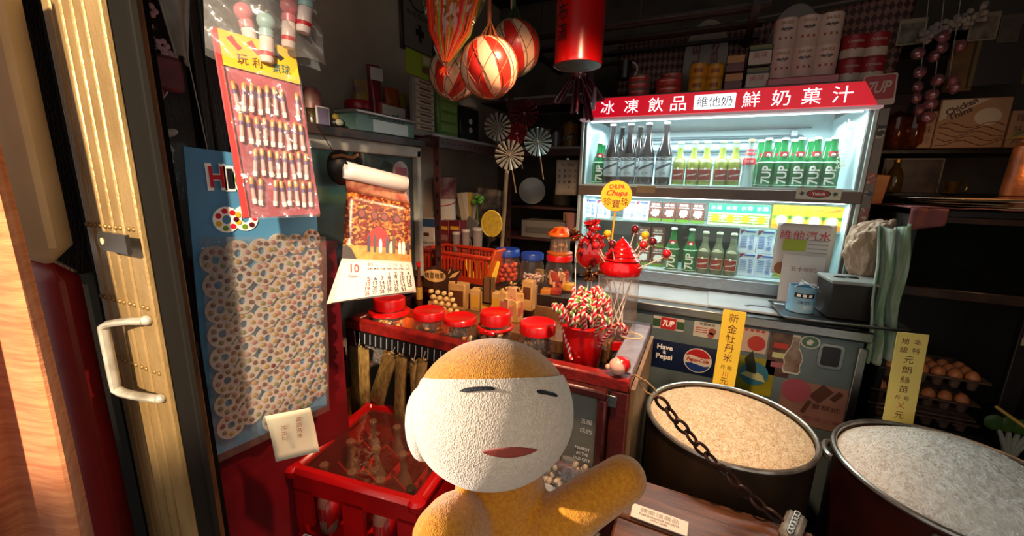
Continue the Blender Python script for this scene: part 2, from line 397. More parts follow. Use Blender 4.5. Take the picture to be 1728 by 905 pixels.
# local: x along the wall (0 = board centre), z up, face -y.  board x -.15 .. .155
MB().prism([(-.148, .385), (.157, .365), (.132, -.345), (-.185, -.31)], .004, y0=0).build('backing', BLUEB, cb)
RH, BH, GH = mat('red letter', '#b8141c', .4), mat('black letter', '#15151a', .4), mat('olive letter', '#77802a', .4)
SLAB = -.0022
for s, x, z, w, h, m in (('H', -.095, .325, .030, .045, RH), ('I', -.068, .322, .012, .044, BH), ('C', -.045, .32, .028, .046, GH), ('T', .138, .31, .02, .036, BH), ('E', .145, .27, .014, .02, BH)):
    text(cb, s, (x, SLAB*2, z), w, h, m, FACE, bold=.03)
    if s in 'HICT': text(cb, s, (x, SLAB, z), w+.010, h+.012, WHITE, FACE, bold=.06, name='letter_outline')
MB().box((.147, -.001, .235), (.018, .003, .02)).build('red_square', RH, cb); text(cb, 'a', (.147, -.004, .235), .009, .012, WHITE, FACE)
CANDY = [mat('candy '+n, c, .3) for n, c in (('red', '#c01820'), ('yellow', '#d9a520'), ('green', '#6b8a20'), ('maroon', '#5a1420'), ('red bright', '#d0202a'))]
def ring(m, cx, cz, r, hole, y0, mi, n=20, t=.003):
    o = len(m.v)
    for y in (y0, y0+t):
        for rr in (hole, r):
            for k in range(n): m.v.append((cx+rr*math.cos(2*math.pi*k/n), y, cz+rr*math.sin(2*math.pi*k/n)))
    for k in range(n):
        j = (k+1) % n
        for q in ((o+k, o+j, o+n+j, o+n+k), (o+2*n+k, o+3*n+k, o+3*n+j, o+2*n+j), (o+n+k, o+n+j, o+3*n+j, o+3*n+k), (o+k, o+2*n+k, o+2*n+j, o+j)): m.f.append(q); m.m.append(mi)
pr = MB(); ring(pr, -.085, .232, .029, .010, -.003, 0); ring(pr, -.043, .232, .029, .010, -.0029, 0)
rp = pr.build('printed_ring', WHITE, cb)
dm = MB()
for cx, sq in ((-.085, (4, 0, 1, 2, 4, 3, 0)), (-.043, (1, 1, 1, 2, 3, 4, 0))):
    for k in range(7):
        a = R(100)+2*math.pi*k/7; dm.prism(circ(.0062, 10, cx+.0195*math.cos(a), .232+.0195*math.sin(a)), .001, sq[k], y0=-.0045)
dm.build('printed_candies', CANDY, cb)
BLIS = clear('blister shell', '#f0e6de', .52, .6, .14, .12, diff='#d8ccc4'); 
BEADM = [mat('candy bead brown', '#6e4a38', .35), mat('candy bead maroon', '#54282c', .35), mat('candy bead amber', '#8a6c38', .35), mat('candy bead olive', '#686640', .35), mat('candy bead pink', '#8a5a54', .35)]
# packs: three columns of overlapping double rings
rnd = random.Random(3)
for c, (x0, r, nrow, zt, zs) in enumerate(((-.098, .0315, 9, .150, .0565), (.006, .0298, 9, .156, .0555), (.100, .0268, 9, .160, .0545))):
    for j in range(nrow):
        z = zt-j*zs; lean = .012*(c-1)+.01
        lo = -.31-.035*((x0+.18)/.30)
        if z-r < lo: continue
        tilt = .012+.004*j*.3
        m = MB(); ring(m, -.0245, -.004, r, .0085, -.004-.0016*(j % 2), 0, 20, .004); ring(m, .0245, .004, r*.98, .0085, -.0045-.0016*(j % 2), 0, 20, .004)
        pk = m.build('candy_pack', BLIS, cb, (x0-.0022*j, -.004-.0008*(j % 3), z), (R(-5), 0, 0))
        bm = MB()
        for cx, cz in ((-.0245, -.004), (.0245, .004)):
            for k in range(7):
                a = 2*math.pi*(k+.3*j)/7; bm.sph((cx+.0200*math.cos(a), -.0062, cz+.0200*math.sin(a)), (.0057, .004, .0057), rnd.randrange(5), 8, 5)
        bm.build('candies', BEADM, pk)
MB().sheet(lambda u, v: (-.186+.312*u+.034*v, -.019+.004*math.sin(u*9)*math.sin(v*13), -.318-.035*u+.52*v), 20, 24).build('film_sleeve', clear('milky board film', '#ffffff', .17, .5, .07, .08, bump=.9, bs=26, diff='#988c84'), cb)  # grey body colour makes the sleeve milky over the blue
# ================================================================ RED PEN-TOY PACK hanging over the board
PKR = mat('pink red backing card', '#a2424e', .45, col2='#82303c', vs=12)
pk = thing('toy_pen_pack', 'long red pack of tiny pens with a yellow header hanging over the blue board', 'toy pack', P(461, 229, d=.84), R(62))
# local frame: width .165, height .36
MB().prism([(-.085, .185), (.055, .175), (.08, -.165), (-.07, -.17)], .004, y0=.006).build('backing', PKR, pk)
MB().prism([(-.082, .188), (.055, .175), (.06, .108), (-.076, .125)], .003, y0=.000).build('header_card', mat('mustard header card', '#d9a912', .45), pk)
MB().prism([(-.082, .188), (-.075, .188), (-.058, -.168), (-.07, -.168)], .003, y0=-.001).build('red_edge', mat('header red edge', '#a81e1a', .45), pk)
text(pk, '玩', (-.04, -.002, .139), .018, .018, mat('brown print', '#7a4a1c', .5), FACE, bold=.02)
text(pk, '利', (-.016, -.002, .137), .016, .018, mat('brown print', '#7a4a1c', .5), FACE, bold=.02)
text(pk, '氣球', (.026, -.002, .133), .032, .018, mat('teal print', '#2c6a6c', .5), FACE, bold=.02)
for x, z, c, w in ((-.05, .168, REDINK, .012), (-.018, .165, REDINK, .012), (.02, .162, INK, .014)):
    MB().prism([(x-w, z+.006), (x-w*.2, z+.012), (x+w*.3, z), (x+w, z-.008), (x+w*.4, z-.014), (x-w*.3, z-.004)], .001, y0=-.001).build('header_print', c, pk)
TUBEB = mat('tiny pen clear barrel', '#c8a4a0', .25, coat=.5); TUBEC = mat('tiny pen amber cap', '#b98a3c', .3); TUBEN = mat('tiny pen violet collar', '#5a4a78', .3); TUBET = mat('tiny pen white tip', '#ece6e0', .2, coat=.5)
tm = MB().lathe([(.0012, -.030), (.004, -.028), (.0045, -.018)], 3, 8).lathe([(.0038, -.018), (.0038, .004)], 0, 8).lathe([(.0042, .004), (.0042, .012)], 2, 8).lathe([(.004, .012), (.004, .024), (.002, .027)], 1, 8).data('pen', [TUBEB, TUBEC, TUBEN, TUBET])
for row in range(4):
    for k in range(9):
        if (row * 9 + k) % 11 == 7: continue
        x = -.058+.0135*k+.006*row*.6; z = .072-.062*row-.004*k*.25+rnd.uniform(-.003, .003)
        obj('pen', tm, pk, (x, -.003, z), (0, rnd.uniform(-.1, .1), 0))
MB().sheet(lambda u, v: (-.076+.135*u+.016*(1-v), -.014+.005*math.sin(u*17+v*5)*math.sin(v*23), -.17+.29*v), 26, 40).build('film_sleeve', clear('wrinkled pack film', '#ffffff', .13, .7, .14, .07, bump=1.2, bs=30, diff='#b89ca0'), pk)
# ================================================================ BAG OF PINK TOY BOTTLES
PINK = mat('pink toy plastic', '#c8737c', .35, coat=.2); LTEAL = mat('pale teal toy plastic', '#8fb0ae', .35)
bc = P(447, 40, d=.80)
bag = thing('plastic_toy_bag', 'clear crinkled plastic bag at top left hanging above the red pen pack', 'bag', bc, R(62))
MB().sheet(lambda u, v: ((u-.5)*(.205-.03*v), -.03+.016*math.sin(u*11+v*7)*math.sin(v*9+u*3)-.02*math.sin(math.pi*u), -.07+.03*u*0-.012*math.sin(u*6)+.19*v), 34, 30).build('front_film', clear('milky film', '#ffffff', .16, .7, .16, .06, bump=1.2, bs=22, diff='#b8b0b0'), bag)
MB().sheet(lambda u, v: ((u-.5)*(.205-.03*v), .03+.006*math.sin(u*11+v*7), -.07-.012*math.sin(u*6)+.19*v), 20, 16).build('back_film', FILM, bag)
for k, (px, py, c, nm) in enumerate(((420, 55, PINK, 'leftmost'), (488, 45, PINK, 'second from the right'), (450, 70, LTEAL, 'pale teal'), (515, 20, LTEAL, 'rightmost pale teal'))):
    q = P(px, py, d=.80)
    t = thing('toy_feeding_bottle', '%s toy feeding bottle in the clear bag at top left' % (nm if k > 1 else nm+' pink'), 'toy bottle', q, (0, R((-8, 6, 4, 10)[k]), R(62)), 'toy bottles in the clear bag')
    MB().lathe([(.011, -.04), (.013, -.036), (.013, .006), (.010, .01)], 0, 14).build('bottle', mat('milky toy bottle', '#cdbab6', .3), t)
    MB().lathe([(.0135, .008), (.0135, .02), (.009, .024)], 0, 14).build('collar', c, t)
    MB().sph((0, 0, .036), (.017, .015, .017), 0).build('cap', c, t)
    MB().lathe([(.0133, -.028), (.0133, -.02)], 0, 14).build('stripe', REDINK, t)
# paper note and small crate by the red crate
p = P(490, 735, d=1.02); n = thing('paper_note', 'handwritten cream paper note hanging by the red crate', 'note', p, R(50))
MB().sheet(lambda u, v: ((u-.5)*.10+.012*(1-v), .012*math.sin(v*3), (v-.5)*.13), 8, 8).build('sheet', CREAM, n, thick=.0012)
text(n, '每瓶按金', (.022, -.006, .02), .06, .012, mat('faded red ink', '#9a4a44', .5), FACE, turn=R(-90)); text(n, '拾元正', (-.012, -.006, .012), .045, .012, mat('faded red ink', '#9a4a44', .5), FACE, turn=R(-90))
# ================================================================ LEFT GLASS CASE AND WHAT STANDS ON IT
def onX(px0, px1, py, X):
    a, b = P(px0, py, x=X), P(px1, py, x=X); return (a.y+b.y)/2, b.y-a.y
FRW = mat('off white case frame', '#b3aa9c', .5, col2='#968d80', vs=12, bump=.15)
case = thing('glass_cabinet', 'white framed glass wall cabinet behind the hanging calendar', 'cabinet', (-1.15, 1.17, .95), WALLX)
# local x = world y-1.17 ; local y = -(world x+1.15)
MB().box((0, .34, .28), (.62, .02, .56)).box((0, .18, .01), (.62, .34, .02)).box((-.30, .18, .28), (.02, .34, .56)).build('body', DARKWOOD, case)
MB().box((0, .01, .545), (.63, .035, .05), b=.003).build('top_rail', FRW, case); MB().box((.30, .01, .27), (.028, .035, .56), b=.003).build('side_rail', FRW, case)
MB().box((-.02, .01, .27), (.012, .03, .5), b=.002).build('middle_rail', mat('case dark rail', '#4a463f', .5), case)
MB().box((0, .02, .27), (.6, .004, .5)).build('pane', clear('cabinet glass', '#c8d4d4', .25, .5, .08, diff='#5a6868'), case)
sh = thing('wooden_shelf_board', 'dark wooden board lying on top of the white glass cabinet', 'board', (-1.15, 1.17, 1.511), WALLX)
MB().box((0, .15, .018), (.66, .34, .032), b=.003).build('board', DARKWOOD, sh)
MB().box((-.06, -.03, .016), (.46, .012, .03), b=.002).build('front_strip', mat('dark strip', '#3a2620', .5), sh)
ZS = 1.546
def shelfpos(px, X=-1.24): q = P(px, 200, x=X); return Vector((X, q.y, ZS))
# biscuit tin
y, w = onX(592, 690, 200, -1.2)
t = thing('biscuit_tin', 'rectangular pale green biscuit tin with a silver lid on the wooden board', 'tin', (-1.225, y, ZS), WALLX)
TING = mat('pale green tin', '#6f8f86', .4, col2='#5c7c74', vs=8)
MB().box((0, 0, .034), (w, .11, .066), b=.006).build('body', TING, t); MB().box((0, 0, .073), (w+.006, .116, .014), b=.004).build('lid', mat('silver lid', '#a9a8a2', .3, .7, bump=.4, bs=40), t)
MB().box((.015, -.056, .03), (w*.62, .002, .045)).build('front_print', mat('white tin print', '#d8dcd8', .35), t)
text(t, 'GARDEN', (-.01, -.0575, .057), w*.6, .011, mat('dark green ink', '#1d3a34', .5), FACE, bold=.02)
# sweets jar with red lid
p = shelfpos(605, -1.3); t = thing('sweets_jar', 'squat sweets jar with a dark red lid behind the biscuit tin', 'jar', p, WALLX)
MB().lathe([(.05, 0), (.056, .01), (.056, .08), (.045, .1)], 0, 24).build('glass', CLEAR, t); MB().lathe([(.05, .1), (.052, .104), (.052, .128), (.048, .134)], 0, 24).build('lid', mat('dark red lid', '#8e1216', .35), t)
rnd = random.Random(5)
m = MB()
for k in range(40):
    a, r = rnd.random()*6.28, .042*math.sqrt(rnd.random()); m.sph((r*math.cos(a), r*math.sin(a), .01+.06*rnd.random()), (.011, .009, .008), rnd.randrange(3), 6, 4)
o = m.build('wrapped_sweets', [mat('orange wrapper', '#b0552a', .35), mat('cream wrapper', '#c8a888', .35), mat('red wrapper', '#9a2420', .35)], t); o['kind'] = 'stuff'
def bag_mb(w, h, d=.03, n=8, seed=0):
    def fn(u, v):
        a = 2*math.pi*u; th = math.sin(math.pi*min(1, max(0, .08+v*.84)))
        return (w/2*math.copysign(abs(math.cos(a))**.6, math.cos(a))*(.93+.07*math.cos(v*6)), d*(.15+.85*th)*math.sin(a)*(1+.12*math.sin(seed+9*u+5*v)), h*v)
    return MB().sheet(fn, 20, n)
def foodbag(px, X, w, h, c, label, z=ZS, cat='snack bag', cols=None, lift=0.):
    p = P(px, 200, x=X); t = thing('snack_bag', label, cat, (X, p.y, z+lift), WALLX+R(-20))
    bag_mb(w, h, .025).build('bag', c, t); return t
t = foodbag(634, -1.33, .06, .30, mat('dark red foil', '#7c1a20', .3, col2='#5a1018', vs=15), 'tall dark red and white snack bag standing behind the sweets jar')
MB().box((0, -.027, .262), (.055, .002, .05)).build('printed_band', mat('dull white print', '#a8a09a', .4), t); text(t, 'SNACK', (0, -.0275, .17), .10, .022, mat('dull white print', '#a8a09a', .4), FACE, bold=.03, turn=R(90), name='printed_word') if False else None
t = foodbag(612, -1.36, .07, .235, mat('violet foil', '#5a3a58', .3, col2='#a8862c', vs=14), 'violet and yellow snack bag behind the red lidded jar', lift=0)
t = foodbag(662, -1.36, .075, .24, mat('orange foil', '#8a5a1c', .35, col2='#a03018', vs=10), 'orange and red snack bag behind the fish packet')
t = foodbag(680, -1.40, .04, .24, mat('mustard foil', '#8a7428', .35), 'narrow mustard snack bag at the right end of the wooden board')
y, w = onX(638, 682, 160, -1.3); t = thing('fish_packet', 'white packet printed with blue fish, red border, behind the biscuit tin', 'packet', (-1.3, y, ZS), WALLX)
MB().box((0, 0, .078), (w, .02, .15), b=.004).build('packet', mat('red packet border', '#9c3a32', .4), t); MB().box((0, -.0105, .078), (w*.88, .002, .135)).build('print_panel', mat('packet white', '#c9c2b8', .4), t)
for z in (.10, .07): MB().prism([(-.03, z), (-.012, z+.01), (.012, z+.006), (.028, z+.018), (.024, z), (.03, z-.012), (.01, z-.006), (-.012, z-.01)], .001, y0=-.0125).build('fish_print', mat('fish blue', '#3c4a60', .5), t)
# small things at the left end of the board
p = shelfpos(545, -1.2); t = thing('picture_card', 'small violet picture card in a white frame, leaning on the wooden board', 'picture', p, WALLX)
MB().box((0, 0, .033), (.052, .006, .066), b=.001).build('frame', mat('card white', '#b8b4b0', .4), t); MB().box((0, -.0035, .034), (.044, .001, .054)).build('picture', mat('violet print', '#6a6484', .4, col2='#5a2a3a', vs=14), t)
p = shelfpos(570, -1.2); t = thing('toy_penguin', 'small black and white toy lying beside the violet picture card', 'toy', p, WALLX)
MB().sph((0, 0, .02), (.03, .018, .018), 0).build('body', mat('toy black', '#1c1a1c', .4), t); MB().sph((-.006, -.012, .022), (.016, .012, .012), 0).build('belly', mat('toy cream', '#b8ae98', .5), t); MB().sph((-.012, -.004, .04), (.013, .012, .012), 0).build('head', mat('toy yellow', '#9a8430', .5), t)
p = shelfpos(528, -1.3); t = thing('pickle_jar', 'brown jar with a pink and red top at the left end of the board', 'jar', p, WALLX)
MB().lathe([(.03, 0), (.032, .01), (.032, .06), (.026, .07)], 0, 20).build('body', mat('brown glass', '#3c2c1c', .2), t); MB().lathe([(.033, .07), (.033, .12), (.02, .14)], 0, 20).build('wrapper_top', mat('pink wrapper', '#8c3a44', .4, col2='#a08070', vs=20), t)
p = shelfpos(541, -1.36); t = thing('cloth_doll', 'dark doll figure slumped behind the picture card', 'doll', p, WALLX)
MB().lathe([(.03, 0), (.034, .03), (.018, .07)], 0, 14).build('dress', mat('doll dress', '#4a4030', .6), t); MB().sph((0, 0, .085), .02).build('head', mat('doll head', '#7c6658', .6), t)
# poster with a cross
y, w = onX(676, 735, 40, -1.485); p = P(705, 35, x=-1.485)
t = thing('cross_poster', 'dark framed poster with a black cross on a pale disc, high on the left wall', 'poster', (-1.485, y, p.z), WALLX)
MB().box((0, .004, 0), (w, .012, .34), b=.003).build('board', mat('dark poster board', '#3a302a', .5, col2='#2c2420'), t); MB().box((-.01, -.003, .0), (w*.78, .002, .3)).build('sheet', mat('poster grey', '#6f665c', .5), t)
text(t, 'BLUE CROSS', (-.01, -.0045, .02), w*.62, .024, mat('poster black', '#1a1614', .5), FACE, bold=.02)
MB().prism([(-.012, -.02), (.012, -.02), (.012, -.045), (.035, -.045), (.035, -.075), (.012, -.075), (.012, -.105), (-.012, -.105), (-.012, -.075), (-.035, -.075), (-.035, -.045), (-.012, -.045)], .001, y0=-.005).build('cross_print', mat('poster black', '#1a1614', .5), t)
MB().prism(circ(.06, 24, -.01, .10, 1.3), .001, y0=-.0048).prism(circ(.052, 24, -.01, .10, 1.3), .001, 1, y0=-.0055).build('oval_print', [mat('poster black', '#1a1614', .5), mat('poster grey', '#6f665c', .5)], t)
# pink rounded card leaning in front of the case, wok and rope
p = P(678, 325, x=-1.13); t = thing('round_top_card', 'pink and white picture card with a rounded top, against the glass cabinet', 'card', p, WALLX)
out = [(-.045, -.16), (.045, -.16), (.045, .08)] + [(.045*math.cos(a*math.pi/12), .08+.045*math.sin(a*math.pi/12)) for a in range(1, 12)] + [(-.045, .08)]
MB().prism(out, .004).build('card', mat('pink grey print', '#8f6a66', .45, col2='#a89a92', vs=26, lo=.45, hi=.52), t); MB().box((0, -.002, .085), (.07, .001, .03)).build('red_print', mat('card red', '#8c2c34', .5), t)
p = P(575, 283, x=-1.06); t = thing('hanging_wok', 'small dark iron wok hanging behind the rolled calendar', 'wok', p, WALLX)
MB().lathe([(.055, 0), (.05, .012), (.034, .026), (.0, .032)], 0, 28, X=Euler((R(90), 0, 0)).to_matrix().to_4x4()).build('bowl', mat('dull dark iron', '#2c3032', .4, .5), t)
MB().tube([(-.05, -.02, .03), (-.02, -.03, .036), (.02, -.03, .03), (.045, -.03, .042)], .006, n=8).build('rope', mat('brown rope', '#6a4422', .8, bump=.5, bs=200), t)
q0, q1 = P(520, 188, x=-1.08), P(570, 268, x=-1.05); tag(MB().rod(q0, q1, .0015, n=6).build('string', mat('brown string', '#5a3c28', .8)), 'thin brown string running down to the rolled calendar', 'string')
# ================================================================ CALENDAR
TL, TR = P(585, 322, d=1.16), P(692, 345, d=1.25)
ML, MR = P(577, 436, d=1.15), P(694, 442, d=1.24)
BL, BR = P(556, 512, d=1.10), P(702, 492, d=1.20)
cal = thing('wall_calendar', 'October wall calendar with a temple photograph and its top sheet rolled up', 'calendar', ML)
cal.rotation_euler = (0, 0, 0)
def quad(A, B, C, D, u, v, off=0., bulge=0.):   # A tl, B tr, C bl, D br ; v from bottom to top
    p = (C*(1-u)+D*u)*(1-v)+(A*(1-u)+B*u)*v; n = (B-A).cross(C-A).normalized()
    if n.y > 0: n = -n
    return p-ML+n*(off+bulge*math.sin(math.pi*u)*(1-v)**2)
PICT = bpy.data.materials.new('printed temple photograph'); PICT.use_nodes = True
def _pic():
    nt = PICT.node_tree; L = nt.links.new; b = nt.nodes['Principled BSDF']; b.inputs['Roughness'].default_value = .35
    tc = nt.nodes.new('ShaderNodeTexCoord'); n = nt.nodes.new('ShaderNodeTexVoronoi'); n.inputs['Scale'].default_value = 150
    r = nt.nodes.new('ShaderNodeValToRGB'); L(tc.outputs['Object'], n.inputs['Vector']); L(n.outputs['Color'], r.inputs[0])
    for k, (q, c) in enumerate(((0, '#2c0a08'), (.3, '#6a1a10'), (.5, '#420f0a'), (.65, '#8a4c18'), (.85, '#b07a38'), (1, '#5a120c'))):
        if k < 2: e = r.color_ramp.elements[k]; e.position = q
        else: e = r.color_ramp.elements.new(q)
        e.color = lin(c)
    L(r.outputs[0], b.inputs['Base Color'])
_pic()
MB().sheet(lambda u, v: quad(TL, TR, ML, MR, u, v), 8, 8).build('picture_sheet', PICT, cal, thick=.0015)
def cq(name, pts, m, off=.002, full=None):
    vs = [quad(TL, TR, ML, MR, u, v, off) for u, v in pts]; b = MB(); b.add(vs, [tuple(range(len(vs)))]); return b.build(name, m, cal)
cq('ground_print', [(0, 0), (1, 0), (1, .17), (.6, .22), (0, .2)], mat('ochre print', '#b07c30', .4, col2='#8a5a20', vs=60))
cq('gate_print', [(.36, .2), (.62, .2), (.66, .36), (.6, .48), (.5, .53), (.4, .48), (.33, .36)], mat('crimson print', '#a01a1c', .4))
for u in (.24, .43, .58, .78):
    cq('lantern_print', [(u+.065*math.cos(k*.524), .70+.075*math.sin(k*.524)) for k in range(12)], mat('dark lantern print', '#3c1a18', .4), .0025)
    cq('lantern_print', [(u+.045*math.cos(k*.524), .70+.052*math.sin(k*.524)) for k in range(12)], mat('wine lantern print', '#6a2c2c', .4), .003)
for u, h, c in ((.36, .26, '#2a2438'), (.45, .28, '#3a3030'), (.53, .22, '#c8c0b8'), (.63, .27, '#3a3448'), (.73, .3, '#4a3828'), (.82, .2, '#c8beb0'), (.88, .22, '#d0c8bc'), (.95, .24, '#2c2020'), (.69, .2, '#b8a890')):
    cq('figure_print', [(u-.018, .12), (u+.02, .12), (u+.026, .12+h*.65), (u+.012, .12+h), (u-.012, .12+h), (u-.026, .12+h*.65)], mat('figure '+c, c, .45), .0028)
cq('figure_print', [(.0, 0), (.2, 0), (.12, .15), (.05, .2), (0, .18)], mat('figure #241612', '#241612', .45), .0028)
PAGE = mat('calendar page', '#c6b2aa', .55)
MB().sheet(lambda u, v: quad(ML, MR, BL, BR, u, v, .001, .012), 12, 8).build('date_page', PAGE, cal, thick=.001)
MB().sheet(lambda u, v: quad(ML, MR, BL+Vector((-.012, 0, -.004)), BR+Vector((-.006, .01, -.006)), u, v, -.004, .012), 12, 8).build('date_page', PAGE, cal, thick=.001)
def page_text(s, u, v, w, h, m, bold=.01):
    p = quad(ML, MR, BL, BR, u, v, .0035, .012); ex = ((BR-BL)*(1-v)+(MR-ML)*v).normalized(); n = (MR-ML).cross(BL-ML).normalized()
    if n.y > 0: n = -n
    ey = n.cross(ex); M3 = Matrix((ex, ey, n)).transposed()
    return text(cal, s, p, w, h, m, M3.to_euler(), bold=bold)
CW = (MR-ML).length
page_text('10', .2, .76, CW*.115, .026, REDINK); page_text('October', .2, .57, CW*.13, .009, mat('rose ink', '#a8343c', .5))
for d in range(1, 32):
    col = (d+2) % 7; row = (d+2)//7
    page_text(str(d), .40+.088*col, .60-.125*row, None if d == 1 else .0085 if d < 10 else .0125, .012, REDINK if col == 0 else INK, .02)
for c, s in enumerate('日一二三四五六'): page_text(s, .40+.088*c, .86, .011, .0015 if s == '一' else .010, REDINK if c == 0 else mat('grey ink', '#7a7270', .5)); 
for c, s in enumerate(('SUN', 'MON', 'TUE', 'WED', 'THU', 'FRI', 'SAT')): page_text(s, .40+.088*c, .75, .014, .006, INK, .02)
RA, RB = P(582, 287, d=1.12)-ML, P(684, 312, d=1.24)-ML
def roll(u, v):
    c = RA*(1-u)+RB*u; a = 5.6*v; r = .024-.002*v; ax = (RB-RA).normalized(); b = Vector((0, 0, 1)); b = (b-ax*b.dot(ax)).normalized(); e = ax.cross(b)
    return c+(b*math.cos(a)+e*math.sin(a))*r
MB().sheet(roll, 8, 30).build('rolled_sheet', mat('rolled white sheet', '#c0b4b2', .4), cal, thick=.0012)
MB().sheet(lambda u, v: (RA*(1-u)+RB*u)*(1-v)+(TL*(1-u)+TR*u-ML)*v+Vector((0, 0, -.015*(1-v))), 6, 4).build('gathered_sheet', mat('gathered red print', '#8a3a30', .4, col2='#b08060', vs=40), cal, thick=.001)
# ================================================================ ANGLE IRON SHELVING IN THE CORNER
ANG = mat('maroon angle iron', '#4a2a28', .45, col2='#382020', vs=10); LACE = mat('silver shelf edging', '#8c8884', .35, .4, bump=.5, bs=90)
sf = thing('corner_shelving', 'maroon angle iron shelving filling the dark back left corner', 'shelving', (0, 0, 0))
for x, y in ((-1.15, 1.585), (-1.15, 2.36), (-.66, 2.36)):
    z0, z1 = (.9, 1.57) if y < 2 else (.05, 2.0)
    MB().box((x+.017, y, (z0+z1)/2), (.034, .003, z1-z0)).box((x, y+.017, (z0+z1)/2), (.003, .034, z1-z0)).build('post', ANG, sf)
    m = MB()
    for k in range(9): m.box((x+.0185, y-.002, .93+.075*k), (.010, .001, .022))
    m.build('post_slots', BLACK, sf)
for z in (1.57, 1.86): 
    if z < 1.6: MB().box((-1.315, 2.02, z), (.33, .90, .012)).box((-1.15, 2.02, z-.02), (.004, .90, .045)).build('side_shelf', ANG, sf)
    MB().box((-.985, 2.60, z), (.72, .46, .012)).box((-.90, 2.37, z-.018), (.54, .004, .04)).build('back_shelf', ANG, sf)
    if z < 1.6: MB().box((-1.146, 2.02, z+.009), (.006, .90, .012)).build('shelf_edging', LACE, sf)
    MB().box((-.90, 2.366, z+.009), (.54, .006, .012)).build('shelf_edging', LACE, sf)
for z in (1.22, 1.02): MB().box((-.985, 2.60, z), (.72, .46, .014)).build('back_shelf', ANG, sf)
m = MB()
for k in range(14): m.box((-1.1475, 1.66+.05*k, 1.55), (.001, .022, .008))
m.build('shelf_slots', BLACK, sf)
ZT = 1.577
# green packs hanging / standing on the corner shelf
y, w = onX(702, 738, 180, -1.17); p = P(720, 220, x=-1.17)
t = thing('hanging_box_pack', 'strip of small pale boxes on a lime green header card in the corner', 'pack', (-1.19, y, ZT), WALLX)
MB().box((0, .006, .115), (w, .02, .24), b=.003).build('card', mat('grey card', '#7c776c', .5), t); MB().prism(rrect(w*1.25, .10, .012, 3, -.012, .29), .004, y0=0).build('header', mat('lime card', '#7c8f22', .45), t)
for k in range(8): MB().box((0, -.007, .03+.027*k), (w*.82, .008, .022), b=.002).build('small_box', mat('dull cream box', '#a39684', .45), t); MB().box((0, -.0125, .03+.027*k), (w*.5, .002, .008)).build('box_print', mat('dull brown print', '#5a3028', .45), t)
MB().box((.02, -.006, .315), (.05, .004, .03)).build('header_label', mat('dull cream box', '#a39684', .45), t); MB().box((.02, -.006, .275), (.05, .004, .025)).build('header_label', mat('dull brown print', '#5a3028', .45), t)
y, w = onX(738, 772, 190, -1.18); t = thing('green_packet', 'tall green film wrapped packet with rows of print standing on the corner shelf', 'packet', (-1.2, y, ZT), WALLX)
MB().box((0, 0, .14), (w, .05, .27), b=.006).build('packet', mat('green foil', '#46602a', .3, col2='#5c7838', vs=12), t)
for k in range(5): MB().box((0, -.026, .05+.048*k), (w*.8, .002, .036)).build('print_panel', mat('pale green print', '#64803c', .35), t)
y, w = onX(776, 802, 210, -1.2); t = thing('table_radio', 'small black radio with round white dials on the corner shelf', 'radio', (-1.22, y, ZT), WALLX)
MB().box((0, 0, .09), (w*1.2, .07, .18), b=.006).build('case', BLACK, t)
for z in (.065, .11): MB().lathe([(.0, -.004), (.014, -.004), (.014, .004)], 0, 16, (0, -.037, z), Euler((R(90), 0, 0)).to_matrix().to_4x4()).build('dial', mat('pale dial', '#a8a498', .4), t)
p = P(790, 168, x=-1.3); t = thing('cream_bowl', 'cream bowl standing upside down on the upper corner shelf', 'bowl', (-1.25, 1.93, 1.757), 0)
MB().lathe([(.07, 0), (.068, .02), (.05, .05), (.025, .062), (.0, .062)], 0, 24).build('bowl', mat('dull cream glaze', '#a39a88', .3), t)
t['label'] = 'cream bowl upside down on top of the small black radio'; t.location = (-1.22, y, ZT+.18)
# back shelf goods
def bpos(px, Y=2.5): return P(px, 240, y=Y).x
def jar_tin(px, Y, r, h, c, label, cat='tin', lid=None, z=ZT, name='round_tin'):
    t = thing(name, label, cat, (bpos(px, Y), Y, z)); MB().lathe([(r*.96, 0), (r, .004), (r, h-.004), (r*.97, h)], 0, 22).build('body', c, t)
    MB().lathe([(r*1.03, 0), (r*1.03, .012), (r*.95, .016)], 0, 22, (0, 0, h)).build('lid', lid or STEEL, t); return t
t = jar_tin(840, 2.5, .05, .13, mat('dull tan tin', '#6e5a48', .4, col2='#4e4034', vs=14), 'tan round tin behind the white pinwheel on the back shelf')
t = jar_tin(962, 2.52, .05, .15, mat('mustard tin', '#8a5c20', .4), 'mustard yellow round tin at the right end of the back shelf', lid=mat('dark tin lid', '#3c2c1c', .4))
MB().box((0, -.051, .07), (.09, .003, .025), rot=(0, R(-20), 0)).build('slanted_band', mat('dark band', '#241c1c', .4), t); text(t, 'Coffee', (0, -.0535, .07), .06, .022, mat('dull cream ink', '#b8a888', .5), (R(90), R(-20), 0))
t = thing('carton', 'brown cardboard carton on the back shelf behind the blue pinwheel', 'carton', (bpos(920, 2.55), 2.55, ZT)); MB().box((0, 0, .065), (.10, .09, .13), b=.003).build('box', mat('dull cardboard', '#7a5636', .7), t); MB().box((0, -.046, .09), (.085, .002, .03)).build('flap_tape', mat('dull tape', '#946c48', .5), t)
t = jar_tin(938, 2.45, .028, .09, mat('dull silver can', '#6e6e6e', .35, .4), 'small silver can on the back shelf left of the mustard tin')
